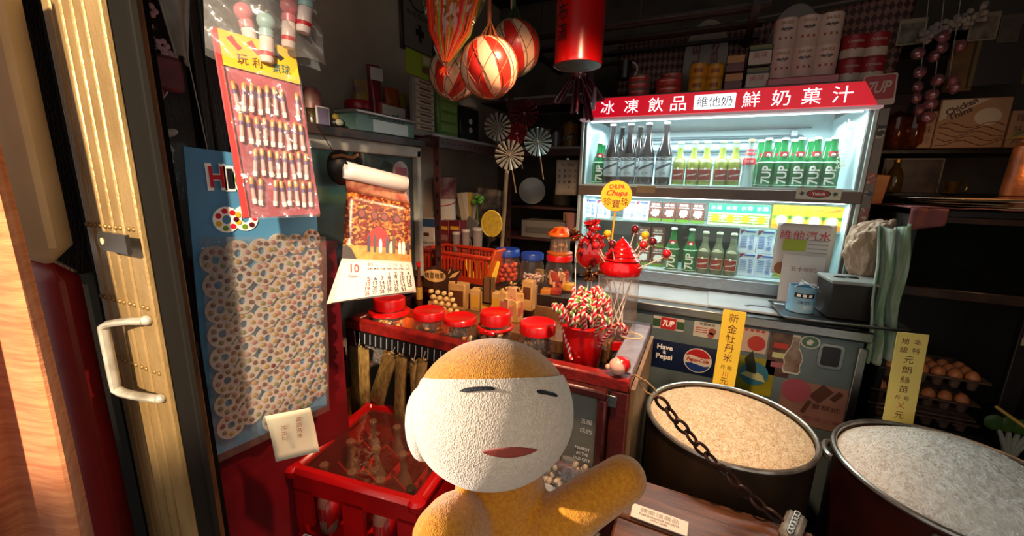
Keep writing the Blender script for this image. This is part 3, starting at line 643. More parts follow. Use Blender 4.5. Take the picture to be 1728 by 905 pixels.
# pinwheels
def pinwheel(px, py, d, r, c, label, n=16):
    p = P(px, py, d=d); t = thing('pinwheel', label, 'pinwheel', p, (R(90), 0, R(25)), 'paper pinwheels')
    t.rotation_euler = (R(90), R(0), R(22))
    bl = MB()
    b = bl
    o = []
    for k in range(n):
        a0, a1 = 2*math.pi*k/n, 2*math.pi*(k+.62)/n; am = (a0+a1)/2
        bl = MB().add([(0, 0, 0), (r*math.cos(a0), r*math.sin(a0), .010), (r*.98*math.cos(am), r*.98*math.sin(am), .022), (r*math.cos(a1), r*math.sin(a1), .002), (r*.5*math.cos(a1), r*.5*math.sin(a1), -.002)], [(0, 1, 2), (0, 2, 3), (0, 3, 4)])
        bl.build('blade', c, t, smooth=0, thick=.0008)
    MB().sph((0, 0, .014), .007, 0, 10, 6).build('hub', mat('dull hub', '#8a7a6a', .4), t); MB().rod((0, 0, 0), (0.03, -.16, -.03), .003, n=6).build('stick', mat('pinwheel stick', '#6a5434', .6), t); return t
FOILW = mat('silver white foil', '#b4b4ac', .3, .35); FOILR = mat('dark red foil', '#7c1a20', .3)
pinwheel(840, 215, 1.85, .062, FOILW, 'silver white pinwheel, highest on the left of the pinwheel cluster'); pinwheel(908, 240, 1.8, .062, mat('pale blue foil', '#93b0b8', .3, .35), 'pale blue silver pinwheel on the right of the cluster')
pinwheel(860, 262, 1.75, .064, mat('grey white foil', '#a8a69c', .35, .25), 'grey white pinwheel, lowest of the cluster'); pinwheel(885, 192, 1.95, .068, mat('maroon foil', '#6a1c24', .3, .2), 'maroon pinwheel at the top of the cluster'); pinwheel(872, 226, 1.92, .05, mat('crimson foil', '#8e1420', .3, .2), 'small crimson pinwheel in the middle of the cluster')
# under the back shelf
p = P(957, 300, y=2.33); t = thing('handwritten_notice', 'cream notice with columns of characters clipped under the back shelf', 'notice', p, R(12))
MB().sheet(lambda u, v: ((u-.5)*.13, .004*math.sin(u*5), (v-.5)*.2), 6, 6).build('sheet', mat('aged paper', '#b3a48c', .6), t, thick=.0015); MB().box((0, -.004, .105), (.02, .01, .016), b=.003).build('clip', STEEL, t)
text(t, '多士餐單', (0, -.006, .072), .075, .016, mat('faded maroon ink', '#7a3a34', .5), FACE)
for k, s in enumerate(('油占多士', '奶茶一杯', '餐蛋麵', '菠蘿包')): 
    for j, ch in enumerate(s): text(t, ch, (.045-.03*k, -.006, .04-.032*j), .013, .015, INK, FACE)
t = thing('plate_stack', 'white plate standing on edge on the low back shelf', 'plate', (bpos(905, 2.5)-.02, 2.5, 1.229)); MB().lathe([(.0, 0), (.05, .002), (.085, .014), (.087, .016), (.05, .006)], 0, 30, (0, 0, .088), Euler((R(80), 0, R(25))).to_matrix().to_4x4()).build('plate', mat('dull white china', '#a8a498', .25), t)
t = thing('paper_box', 'long white cardboard box lying on the low back shelf', 'box', (-.87, 2.48, 1.0275)); MB().box((0, 0, .055), (.36, .2, .11), b=.004).build('box', mat('dull white board', '#77716a', .6), t); MB().box((-.05, -.102, .05), (.2, .002, .04)).build('print', mat('dull grey print', '#5a5652', .6), t)
t = thing('pink_paper_bag', 'dull pink paper bag behind the carousel tin', 'paper bag', (-.68, 2.36, 1.03)); bag_mb(.15, .17, .03).build('bag', mat('dull pink paper', '#9a6a60', .6, bump=.5, bs=30), t)
t = thing('tan_tin', 'tan round tin with a pale can on it behind the notice', 'tin', (-.86, 2.62, 1.229)); MB().lathe([(.06, 0), (.062, .1), (.058, .105)], 0, 22).build('body', mat('dull tan', '#7a6648', .5), t); MB().lathe([(.04, .105), (.04, .19), (.03, .2)], 0, 20).build('upper_can', mat('dull pale can', '#8a8474', .5), t)
t = thing('yellow_carton', 'small yellow carton lying on the white box', 'carton', (-.72, 2.43, 1.14)); MB().box((0, 0, .03), (.11, .08, .058), b=.003).build('box', mat('dull yellow board', '#a08428', .5), t)
# ================================================================ UPPER HANGINGS
NET = mat('dark green net cord', '#3a4a24', .6); BALLC = mat('cream vinyl', '#e0b494', .3, col2='#d8a684', vs=6); BALLR = mat('red vinyl stripe', '#c8251c', .3)
def ball(px, py, d, r, label, rot, netc):
    p = P(px, py, d=d); t = thing('striped_ball', label, 'ball', p, rot, 'striped balls hanging in nets')
    n = 36; nv = 18; m = MB(); prof = [(max(r*math.cos(-math.pi/2+math.pi*i/nv), .0004), r*math.sin(-math.pi/2+math.pi*i/nv)) for i in range(nv+1)]
    m.lathe(prof, 0, n, stripes=lambda i, k: 1 if (k % 6) in (0, 1, 2) and 2 <= i < nv-2 else 0); m.build('ball_skin', [BALLC, BALLR], t)
    nt = MB(); nn = 10
    Ri = t.rotation_euler.to_matrix().inverted()
    for k in range(nn):
        for sg in (-1, 1):
            pts = []
            for i in range(13):
                th = -1.35+2.6*i/12; ph = 2*math.pi*k/nn+sg*(i/12)*1.5
                pts.append(Ri @ Vector((r*1.015*math.cos(th)*math.cos(ph), r*1.015*math.cos(th)*math.sin(ph), r*1.015*math.sin(th))))
            pts.append(Ri @ Vector((.004, 0, r*1.5)))
            nt.tube(pts, .001, n=4)
    nt.rod(Ri @ Vector((0, 0, r*1.35)), Ri @ Vector((0, 0, 2.6-p.z)), .006, n=8)
    nt.build('net', netc, t); return t
ball(825, 115, 1.10, .078, 'red and cream striped ball in the middle, nearest of three in nets', (R(20), R(-14), R(10)), mat('orange brown net cord', '#8a4a20', .6))
ball(866, 82, 1.30, .085, 'red and cream striped ball behind on the right, in a green net', (R(10), R(-22), R(40)), NET)
ball(766, 126, 1.32, .080, 'red and cream striped ball behind on the left, under the clear pack', (R(12), R(18), R(80)), NET)
# cellophane pack of streamers
p0 = P(752, 112, d=1.06); t = thing('streamer_pack', 'clear pack of orange, green and red streamers hanging left of the striped balls', 'pack', p0, R(25))
rnd = random.Random(11); SM = [mat('orange streamer', '#d8581c', .35), mat('green streamer', '#8a9a2c', .35), mat('red streamer', '#cc2414', .35), mat('straw streamer', '#b88a34', .35)]
m = MB()
for k in range(100):
    a = rnd.uniform(-1, 1); b = rnd.uniform(-1, 1); mi = rnd.choice((0, 0, 1, 2, 3))
    m.tube([(a*.008, b*.006, .01), (.012+a*.050, b*.018, .08), (.024+a*.070, b*.022, .18), (.045+a*.07, b*.02, .30)], [.0014, .0034, .0042, .003], mi, 4)
m.build('streamers', SM, t)['kind'] = 'stuff'
MB().sheet(lambda u, v: ((u-.5)*2*(.006+.078*min(1, v*1.8)**.7)+.045*v, -.026*math.sin(math.pi*u)*min(1, .15+v*2)+.004*math.sin(u*21)*math.sin(v*17), .30*v), 26, 26).build('cellophane', clear('amber cellophane', '#f0dca0', .05, .6, .1, .06, bump=1., bs=30), t)
m = MB()
for k in range(9):
    a = 2*math.pi*k/9; m.add([(0, 0, 0), (.022*math.cos(a), .01*math.sin(a)-.004, -.012+.014*math.sin(a)), (.016*math.cos(a+.5), .01*math.sin(a+.5)-.008, -.014+.016*math.sin(a+.5))], [(0, 1, 2)])
m.build('gathered_tie', mat('red orange foil', '#cc3a18', .25, .3), t, thick=.0008)
# red money can
p = P(975, 112, d=1.32); t = thing('money_can', 'large red cylindrical can with black characters hanging from the ceiling', 'can', p, R(20))
REDCAN = mat('glossy red can', '#b80c0c', .25, coat=.4, col2='#a00a0a', vs=4)
MB().lathe([(.070, .008), (.078, 0), (.0785, .004), (.0775, .012), (.0775, .30)], 0, 40).build('can', REDCAN, t); MB().lathe([(0, .006), (.0745, .006), (.0745, .0)], 0, 40).build('can_base', mat('tarnished tin base', '#6a6052', .35, .6, col2='#4a4238', vs=16), t)
for k, ch in enumerate('花布滿'): text(t, ch, (-.0786*math.sin(R(46)), -.0786*math.cos(R(46)), .20-.058*k), .040, .052, INK, (R(90), 0, R(-46)), bold=.025)
MB().lathe([(.0785, 0), (.0785, .028)], 0, 6).v
def canp(a, z, r=.0782): return Vector((r*math.sin(a), -r*math.cos(a), z))
for a0, z0, w, h in ((-.25, .25, .2, .05),):
    pts = [(-.9, 1), (.9, 1), (.7, .4), (1, 0), (.4, -.6), (.1, -1), (-.3, -.4), (-.8, .1)]
    b = MB(); b.add([canp(a0+w*x, z0+h*zz) for x, zz in pts], [tuple(range(8))]); b.build('paper_scrap', mat('cream scrap', '#c8a070', .6), t)
MB().rod((0, 0, .3), (0, 0, 2.6-p.z), .004, n=8).build('hanging_cord', mat('brown string', '#5a3c28', .8), t)
# violet bag tied at the fridge corner
p = P(975, 150, d=1.75); t = thing('violet_plastic_bag', 'violet plastic bag tied in tails above the left end of the lit sign', 'plastic bag', p, R(20))
VIO = clear('violet film', '#a05a78', .45, .5, .1, .1, diff='#8a4a64')
for dx, w, z0, z1 in ((-.09, .05, .05, -.06), (-.01, .035, .06, -.10), (.06, .03, .06, -.13), (.085, .07, .05, -.05)):
    MB().sheet(lambda u, v: (dx*(1-.75*v)+(u-.5)*w*(1-.4*v), .02*math.sin(u*8+dx*40), z0*v+z1*(1-v)), 10, 12).build('tail', VIO, t, thick=.0015)
MB().sph((0, 0, .06), (.035, .025, .022)).build('knot', VIO, t); MB().rod((0, 0, .07), (0, 0, .35), .002, n=6).build('string', mat('brown string', '#5a3c28', .8), t)
MB().lathe([(.006, -.06), (.009, -.02), (.006, .03)], 0, 8, (.072, -.02, -.03)).build('clear_tag', clear('pale film', '#e0d0dc', .3, .6, .15), t)
# wooden peg and hanging slatted rack
p = P(866, 5, d=1.4); tag(MB().box((0, 0, .03), (.018, .012, .10), b=.003).build('wooden_peg', mat('pale wood', '#b58a60', .6), None, p, (0, 0, R(20))), 'pale wooden peg hanging at the top edge between balls and red can', 'peg')
rk = thing('ceiling_rack', 'dark slatted rack with wire mesh hung under the ceiling above the fridge', 'rack', (-.3, 2.3, 2.06))
for k in range(7): MB().box((-.1, -.35+.1*k, .02*(k % 2)), (1.1, .03, .014), b=.002).build('slat', DARKWOOD, rk)
for s in (-.6, .4): MB().box((s, -.05, -.012), (.03, .7, .02)).build('bearer', DARKWOOD, rk); MB().rod((s, -.05, 0), (s, -.05, .54), .004).build('hanger', BLACK, rk)
# market lamp over the counter, just above the view
ml = thing('market_lamp', 'red market lamp shade hanging over the sweets counter', 'lamp', (-.14, .82, 1.99))
MB().lathe([(.14, 0), (.1, .06), (.04, .1), (.03, .16), (.012, .165)], 0, 30).build('shade', mat('red lamp shade', '#b8180f', .3), ml, thick=.002)
MB().sph((0, 0, .03), .03).build('bulb', mat('glowing bulb', '#ffc070', .3, emit=6), ml); MB().rod((0, 0, .16), (0, 0, .60), .003).build('cord', BLACK, ml)
lamp('market_lamp_light', 'SPOT', (-.14, .82, 1.97), 125, (1, .60, .34), (-.48, 1.32, .9), spot_size=R(96), spot_blend=.7, shadow_soft_size=.04)
# ================================================================ SWEETS COUNTER
CX0, CX1, CY0, CY1, CZ = -1.20, -.13, 1.06, 1.58, .85
ctr = thing('sweets_counter', 'old dark red wooden display counter with a sunken tray of sweets', 'counter', ((CX0+CX1)/2, (CY0+CY1)/2, 0))
cw, cd = CX1-CX0, CY1-CY0
TZ = .775
MB().box((0, 0, TZ-.01), (cw-.04, cd-.04, .02)).build('tray_floor', DARKWOOD, ctr)
for nm, c, d, m in (('front_rim', (0, -cd/2+.02, CZ-.02), (cw, .04, .04), REDRIM), ('back_rim', (0, cd/2-.02, CZ-.02), (cw, .04, .04), WOODRED), ('side_rim', (-cw/2+.02, 0, CZ-.02), (.04, cd-.08, .04), WOODRED)):
    MB().box(c, d, b=.005).build(nm, m, ctr)
MB().box((cw/2-.035, -.0, CZ-.016), (.07, cd-.08, .036), b=.004).build('side_rim', mat('worn grey violet paint', '#6a5c66', .3, col2='#8a8088', vs=24, bump=.2), ctr)
for sx in (-1, 1):
    for sy in (-1, 1): MB().box((sx*(cw/2-.025), sy*(cd/2-.025), (CZ-.04)/2), (.05, .05, CZ-.04), b=.004).build('leg_post', WOODRED, ctr)
MB().box((0, cd/2-.03, .42), (cw-.1, .02, .72)).build('back_panel', DARKWOOD, ctr); MB().box((0, .0, .10), (cw-.1, cd-.1, .02)).build('bottom_shelf', DARKWOOD, ctr)
# striped edging under the front rim
MB().box((-.19, -cd/2+.006, CZ-.065), (.64, .006, .05)).build('front_apron', BLACK, ctr)
st = MB().box((0, 0, 0), (.003, .002, .042)).data('apron_stripe', mat('grey apron stripe', '#8a8a92', .45))
for k in range(24): obj('apron_stripe', st, ctr, (-.49+.0265*k, -cd/2+.001, CZ-.064), (0, R(4), 0))
# wooden side panel on the right of the counter
MB().box((cw/2+.006, -.0, .48), (.012, cd-.06, .66)).build('side_board', mat('plywood grain', '#8a6a44', .55, col2='#6a4c2c', vs=5, stretch=(1, 7, 1.2), bump=.2), ctr)
MB().box((cw/2-.045, -cd/2-.004, .78), (.03, .008, .035), b=.002).build('metal_plate', STEEL, ctr)
# framed glass notice on the front
fx0, fx1 = P(925, 660, y=1.045).x, P(1026, 660, y=1.045).x
fr = thing('framed_notice', 'maroon framed grey glass notice with white writing on the counter front', 'notice', ((fx0+fx1)/2-.04, 1.052, .665))
fw = fx1-fx0+.08
for c, d in (((0, -.006, .135), (fw, .03, .028)), ((0, -.006, -.135), (fw, .03, .028)), ((-fw/2+.012, -.006, 0), (.026, .03, .25)), ((fw/2-.012, -.006, 0), (.026, .03, .25))):
    MB().box(c, d, b=.006).build('frame_bar', WOODRED, fr)
MB().box((0, .0, 0), (fw-.05, .006, .25)).build('pane', mat('grey glass', '#6a6a62', .12, col2='#5a5a54', vs=4, coat=.3), fr)
GW = mat('etched white', '#cfcec4', .5)
for s, z, w in (('五服', .035, .034), ('氏的', .005, .034)): text(fr, s, (fw/2-.055, -.0045, z), w, .015, GW, FACE)
for s, z, w in (('MARKET', -.055, .045), ('AT THE', -.073, .036), ('OLD CITY', -.091, .052)): text(fr, s, (fw/2-.062, -.0045, z), w, .010, GW, FACE, bold=.02)
for k, s in enumerate(('民以食為天', '本店出售')):
    for j, ch in enumerate(s): text(fr, ch, (-.03-.05*k, -.0045, .07-.032*j), .02, .022, GW, FACE)
# ---------------------------------------------------------------- jars with red lids along the front
JG = clear('jar glass', '#fdf4ea', .03, .6, .05)
def redjar(px, py, ztop, r, label, lidh=.028, strap=False, big=False, seed=0):
    p = P(px, py, z=ztop); t = thing('red_lid_jar', label, 'jar', (p.x, max(p.y, CY0+.05+r), TZ), 0, 'red lidded jars along the counter front')
    h = ztop-TZ-lidh
    MB().lathe([(0, 0), (r*.9, 0), (r*1.02, .008), (r*1.04, h*.45), (r*.98, h*.8), (r*.82, h)], 0, 28).build('glass', JG, t)
    n = 60; m = MB()
    pr = [(r*.9, 0), (r*.95, .002), (r*.95, lidh-.006), (r*.92, lidh-.002), (r*.86, lidh), (r*.8, lidh-.002), (0, lidh-.002)]
    m.lathe(pr, 0, 32, (0, 0, h)); m.build('lid', REDPL, t)
    if strap:
        MB().tube([(r*1.05*math.cos(2*math.pi*k/24), r*1.05*math.sin(2*math.pi*k/24), h-.012) for k in range(24)], .006, n=8, closed=True).build('carrying_strap', REDPL, t)
        MB().box((0, -r*1.07, h-.018), (.06, .008, .014), b=.003).build('strap_buckle', REDPL, t)
    if big: MB().lathe([(r*1.1, 0), (r*1.22, .004), (r*1.22, .012), (r*1.05, .016)], 0, 32, (0, 0, h-.022)).build('collar', REDPL, t)
    rnd = random.Random(seed)
    cm = MB()
    for k in range(26):
        a, q = rnd.random()*6.28, r*.75*math.sqrt(rnd.random()); cm.box((q*math.cos(a), q*math.sin(a), .012+rnd.random()*h*.62), (.022, .014, .012), rnd.randrange(3), .004, (rnd.random()*3, rnd.random()*3, rnd.random()*3))
    o = cm.build('sweets', [mat('amber sweet', '#c08a3c', .35), mat('plum sweet', '#5a2a28', .35), mat('pale sweet', '#d8c0a0', .35)], t); o['kind'] = 'stuff'
    return t
redjar(646, 505, .925, 0.065, 'jar with tall red lid and wide red collar under the calendar', .046, big=True, seed=1)
redjar(706, 530, .905, 0.064, 'second red lidded jar from the left, shallow flat lid', .032, seed=2)
redjar(768, 538, .90, 0.064, 'third red lidded jar from the left, shiny low lid', .022, seed=3)
redjar(836, 525, .925, 0.058, 'red lidded jar with a tall lid and a red carrying strap', .045, strap=True, seed=4)
redjar(908, 543, .915, 0.066, 'rightmost red lidded jar with ribbed clear glass, beside the cane bucket', .038, seed=5)
# ---------------------------------------------------------------- bucket of candy canes
bx = thing('red_bucket', 'red plastic bucket full of striped candy canes at the counter corner', 'bucket', (-.302, 1.19, TZ))
b = MB(); pr = [(.0, 0), (.052, 0), (.054, .004), (.068, .17), (.071, .173), (.071, .177), (.066, .177), (.064, .168), (.050, .006), (0, .006)]
b.lathe(pr, 0, 36); b.build('bucket', mat('bright red bucket plastic', '#c80c10', .25, coat=.4), bx)
MB().tube([(.071*math.cos(2*math.pi*k/36), .071*math.sin(2*math.pi*k/36), .172) for k in range(36)], .003, n=6, closed=True).build('rim', REDPL, bx)
CW_, CR_, CG_ = mat('candy white', '#ece0d4', .25, coat=.4), mat('candy red stripe', '#c41a24', .25, coat=.4), mat('candy green stripe', '#5c8a2c', .25, coat=.4)
def cane(mats, name):
    pts = [(0, 0, -.05+.16*k/60) for k in range(61)] + [(.018-.018*math.cos(a), 0, .11+.018*math.sin(a)) for a in [math.pi*1.15*k/26 for k in range(1, 27)]]
    m = MB(); m.tube(pts, .0056, n=12, mf=lambda i, k: (0, 1, 1, 0, 2, 2)[((k+i) % 12)//2]); return m.data(name, mats)
cA, cB = cane([CW_, CR_, CR_], 'candy_cane'), cane([CW_, CR_, CG_], 'candy_cane')
rnd = random.Random(21)
for k in range(80):
    a = rnd.random()*6.28; q = .040*math.sqrt(rnd.random()); lx, ly = q*math.cos(a), q*math.sin(a)
    left = lx-ly*.8 < .012; red = (rnd.random() < (.85 if ly > 0 else .3))
    o = obj('candy_cane', cA if red else cB, None, (-.302+lx, 1.19+ly, TZ+.10+rnd.uniform(-.015, .035)+.02*(ly > 0)), (-ly*4.5+rnd.uniform(-.08, .08), lx*4.5+rnd.uniform(-.08, .08), rnd.uniform(-2.2, .4)))
    tag(o, 'red and white twisted candy cane in the red bucket' if red else 'green, red and white twisted candy cane in the red bucket', 'candy cane', 'red and white canes' if red else 'green striped canes')
for k in range(7):
    o = obj('candy_cane', cB if k % 2 else cA, None, (-.335+.015*k, 1.135+.006*k, TZ+.115+.006*(k % 3)), (R(30)-.03*k, R(-22+9*k), R(-100+16*k)))
    tag(o, 'green, red and white twisted candy cane in the red bucket' if k % 2 else 'red and white twisted candy cane in the red bucket', 'candy cane', 'green striped canes' if k % 2 else 'red and white canes')
# little round ornament on the corner
p = P(1045, 620, y=1.085); t = thing('round_ornament', 'small red and white round ornament on the counter corner', 'ornament', (-.168, 1.08, CZ))
MB().sph((0, 0, .027), (.026, .026, .025), 0, 20, 12).build('ball', mat('pale pink ball', '#d8a898', .3, coat=.3), t); MB().sph((.008, .006, .030), (.025, .025, .025), 0, 20, 12).build('red_cap', mat('ornament red', '#b81820', .25, coat=.4), t)
MB().sph((-.026, -.006, .022), .009, 0, 10, 6).build('knob', mat('pale pink ball', '#d8a898', .3), t)
tag(MB().tube([(.04*math.cos(.262*k), .03*math.sin(.262*k), .003) for k in range(24)], .0028, n=6, closed=True).build('cream_ring', mat('cream plastic cord', '#d8c088', .4), None, (-.185, 1.40, CZ)), 'loop of cream cord lying on the right rim of the counter', 'cord')
# ---------------------------------------------------------------- lollipop tub
LX, LY = -.24, 1.415
t = tub = thing('lollipop_tub', 'clear tub with a red swirled lid and lollipops stuck in it', 'tub', (LX, LY, TZ))
MB().lathe([(0, 0), (.064, 0), (.068, .006), (.068, .295), (.064, .305)], 0, 36).build('tub_wall', clear('tub plastic', '#fff6f2', .07, .6, .07), t)
pr = [(.070, .295), (.073, .30), (.073, .322), (.068, .334)]
for k in range(1, 19):
    q = k/18; pr.append((.070*(1-q)**.8*(1+.0)+.006*math.cos(k*2.1)*(1-q)+.003, (.334+.085*q)))
pr.append((0, .425))
MB().lathe(pr, 0, 36).build('swirl_lid', mat('glossy red lid', '#b50a12', .18, coat=.6), t)
m = MB()
for k in range(7):
    a = k*.9; m.rod((.05*math.cos(a), .05*math.sin(a), .01), (.045*math.cos(a+2.3), (.045*math.sin(a+2.3)), .27), .002, n=6)
m.build('sticks', WHITE, t)['kind'] = 'stuff'
m = MB(); rnd = random.Random(2)
for k in range(26): a, q = rnd.random()*6.28, .05*math.sqrt(rnd.random()); m.sph((q*math.cos(a), q*math.sin(a), .015+.09*rnd.random()), .012, rnd.randrange(3), 8, 5)
m.build('sweets', [mat('lolly red', '#a81420', .25), mat('lolly yellow', '#c8901c', .3), mat('lolly maroon', '#5a1018', .25)], t)['kind'] = 'stuff'
MB().box((.03, -.062, .05), (.06, .006, .03), rot=(0, 0, R(25))).build('red_label', REDPL, t)
def lolly(dx, dy, dz, tx, ty, c, label, r=.0135, wrap=False):
    q0 = Vector((LX+dx, LY+dy, TZ+dz+.09)); q1 = q0+Vector((tx, ty, .055))
    t = thing('lollipop', label, 'lollipop', q1, 0, 'lollipops stuck in the swirled lid')
    MB().rod(q0-q1, (0, 0, 0), .0019, n=8).build('stick', mat('lolly stick', '#d8c8b8', .4), t); MB().sph((0, 0, .008), r, 0, 14, 9).build('head', c, t)
    m = MB()
    for k in range(5): a = k*1.257; m.add([(0, 0, .0), (.012*math.cos(a), .012*math.sin(a), -.012), (.012*math.cos(a+.6), .012*math.sin(a+.6), -.008)], [(0, 1, 2)])
    m.build('wrapper', c, t, thick=.0006)
LR, LY_, LM = mat('red lolly wrap', '#b01820', .2, coat=.5), mat('yellow lolly wrap', '#d8a81c', .25, coat=.4), mat('dark cherry lolly wrap', '#5a0e14', .2, coat=.6)
for dx, dy, dz, tx, ty, c, l in ((-.055, -.01, .25, -.03, 0, LM, 'dark cherry lollipop leaning left out of the swirled lid'), (-.035, .02, .275, -.025, .01, LY_, 'yellow lollipop left of the round yellow sign stick'), (.025, .01, .30, .012, 0, LM, 'tallest dark cherry lollipop right of the sign stick'), (.04, .015, .28, .03, .01, LY_, 'yellow lollipop on the right of the swirled lid'), (.05, -.01, .265, .05, 0, LM, 'big dark cherry lollipop at the upper right of the lid'), (.045, -.03, .255, .03, -.01, LR, 'small red lollipop below the big dark cherry one'), (.065, -.03, .235, .085, -.02, LR, 'red lollipop sticking far out to the right before the drinks'), (-.012, -.055, .255, -.008, -.02, LM, 'dark cherry lollipop at the front of the swirled lid'), (-.045, -.045, .245, -.03, -.03, LR, 'red lollipop at the front left of the swirled lid')):
    lolly(dx, dy, dz, tx, ty, c, l)
# round yellow sign on a stick
p = P(1040, 331, y=LY); t = thing('round_sign', 'round yellow lollipop sign with red and black lettering on a stick', 'sign', (p.x, LY, p.z), R(18))
sr = .052
MB().lathe([(sr-.001, -.003), (sr, -.002), (sr, .002), (sr-.001, .003)], 0, 48, X=Euler((R(90), 0, 0)).to_matrix().to_4x4()).build('disc', mat('sign yellow', '#eea81c', .35), t)
MB().rod((0, .003, -sr), (-.004, .006, -(p.z-TZ-.39)), .003, n=8).build('stick', mat('sign stick yellow', '#d8a020', .4), t)
text(t, 'CHUPA', (0, -.0036, .031), .052, .016, REDINK, FACE, bold=.03); text(t, 'Chups', (.002, -.0036, .008), .072, .024, REDINK, FACE, bold=.03, shear=.3)
text(t, '珍', (-.028, -.0036, -.019), .026, .026, INK, (R(90), R(-8), 0), bold=.03); text(t, '寶', (0, -.0036, -.026), .027, .028, INK, FACE, bold=.03); text(t, '珠', (.029, -.0036, -.019), .026, .026, INK, (R(90), R(8), 0), bold=.03)
# red cellophane bunch left of tub
p = P(990, 425, d=1.5); t = thing('cellophane_lollipop', 'big round red lollipop in shiny cellophane with a gold rim, left of the tub', 'lollipop', (-.35, 1.40, p.z), R(10))
MB().lathe([(0, -.012), (.03, -.012), (.046, -.004), (.047, .004), (.03, .012), (0, .012)], 0, 30, X=Euler((R(90), 0, 0)).to_matrix().to_4x4(), sx=.9).build('disc', mat('ruby sweet', '#8e0c10', .1, coat=.8), t)
MB().tube([(.045*math.cos(.2618*k), 0, .05*math.sin(.2618*k)) for k in range(24)], .0022, n=6, closed=True).build('gold_rim', mat('gold foil', '#b8822c', .25, .7), t)
def foil(t, c, z, s, n, seed, m):
    rnd = random.Random(seed); b = MB()
    for k in range(n):
        d = Vector((rnd.gauss(0, 1), rnd.gauss(0, .6), rnd.gauss(0, 1))).normalized(); e = d.orthogonal().normalized()
        f = d.cross(e); q = Vector(c)
        b.add([q, q+d*s*rnd.uniform(.6, 1.1)+e*s*.3, q+d*s*rnd.uniform(.8, 1.2)-f*s*.2, q+d*s*.7-e*s*.35], [(0, 1, 2), (0, 2, 3)])
    return b.build('foil', m, t, thick=.0008)
FR = mat('crumpled red foil', '#a01414', .12, .3, coat=.6); FG = mat('crumpled bronze foil', '#7a4a24', .15, .7)
foil(t, (.0, -.01, .055), 0, .032, 16, 1, FR); foil(t, (.01, -.012, -.062), 0, .032, 18, 2, FG); foil(t, (-.02, 0, .03), 0, .03, 10, 3, FR)
MB().rod((0, 0, -.05), (.01, 0, -(p.z-TZ)), .003, n=8).build('stick', WHITE, t)
for k, (px, py, l) in enumerate(((1000, 385, 'twisted red foil lollipop above the round cellophane one'), (972, 400, 'gold and red foil lollipop at the upper left of the bunch'), (1012, 410, 'crumpled red foil lollipop between round one and tub'))):
    p = P(px, py, y=1.42); t = thing('foil_lollipop', l, 'lollipop', p, 0, 'foil lollipops left of the tub')
    MB().sph((0, 0, 0), .016, 0, 12, 8).build('head', FR, t); foil(t, (0, -.004, .008), 0, .03, 14, k+5, FR if k != 1 else FG); MB().rod((0, 0, 0), (.02, -.01, -(p.z-TZ)), .002, n=6).build('stick', WHITE, t)
# ---------------------------------------------------------------- sweets boxes in the middle of the tray
KRAFT = mat('cream tan carton', '#c49a5c', .5, col2='#a87c44', vs=16); TAN2 = mat('pink tan carton', '#b8885e', .5); 
def box_at(px, py, z, w, d, h, c, label, rot=0, name='sweet_box', group='small sweet boxes in the tray', face=None, lid=None, txt=None):
    w *= 1.3; h *= 1.35; d *= 1.15
    p = P(px, py, z=z); t = thing(name, label, 'box', (p.x, p.y, z), R(rot), group)
    MB().box((0, 0, h/2), (w, d, h), b=.002).build('carton', c, t)
    if face: MB().box((0, -d/2-.0006, h*.45), (w*.78, .001, h*.6)).build('front_label', face, t)
    if lid: MB().box((0, 0, h+.003), (w*1.02, d*1.02, .006), b=.002).build('lid', lid, t)
    if txt: text(t, txt, (0, -d/2-.0014, h*.6), w*.7, None, REDINK if txt != '糖' else INK, FACE)
    return t
stand = thing('sweets_riser', 'low wooden riser tray carrying the small sweet boxes', 'riser', (-.60, 1.40, TZ))
MB().box((0, 0, .025), (.72, .20, .05), b=.003).build('riser_block', mat('tan riser wood', '#7a5430', .5, col2='#5e3e22', vs=8), stand); MB().box((0, .105, .055), (.74, .012, .09), b=.002).build('back_board', mat('tan riser wood', '#7a5430', .5), stand)
for sx in (-.36, .36): MB().box((sx, 0, .045), (.012, .2, .06), b=.002).build('end_board', mat('tan riser wood', '#7a5430', .5), stand)
RZ = TZ+.05
PINKL = mat('rose carton print', '#b05a4a', .45); GOLDL = mat('gold carton print', '#c8942c', .45); DKL = mat('brown carton print', '#5a3018', .45)
for px, py, w, h, c, f, l in ((775, 520, .062, .085, KRAFT, DKL, 'wide tan sweet box with brown print left of three slim boxes'), (805, 522, .034, .07, KRAFT, GOLDL, 'leftmost of three slim tan boxes behind the strapped jar'), (822, 524, .034, .068, KRAFT, GOLDL, 'second of three slim tan boxes behind the strapped jar'), (839, 526, .034, .066, KRAFT, GOLDL, 'third of three slim tan boxes behind the strapped jar'),
                             (893, 524, .045, .085, TAN2, PINKL, 'tall rose printed box in the middle of the riser'), (921, 522, .032, .07, mat('orange carton', '#c07830', .45), PINKL, 'orange box with a rose label'), (938, 522, .034, .07, mat('red carton', '#a8341c', .45), KRAFT, 'red sweet box with cream label at the right of the riser'), (957, 518, .04, .082, mat('yellow carton', '#d0a034', .45), DKL, 'yellow sweet box at the right end of the riser')):
    box_at(px, py, RZ, w, .045, h, c, l, 6, face=f)
box_at(752, 512, RZ, .05, .05, .075, mat('amber carton', '#a8642c', .45), 'amber sweet box with a black lid right of the ivory sweets', 10, face=TAN2, lid=BLACK)
box_at(909, 500, RZ+.0, .03, .03, .10, mat('gold carton', '#b8863c', .45), 'slim gold box behind the tall rose printed box', 4, face=DKL)
box_at(973, 520, RZ, .035, .04, .06, mat('rust carton', '#8a3c1c', .45), 'rust coloured sweet box beside the red bucket', -6, face=GOLDL)
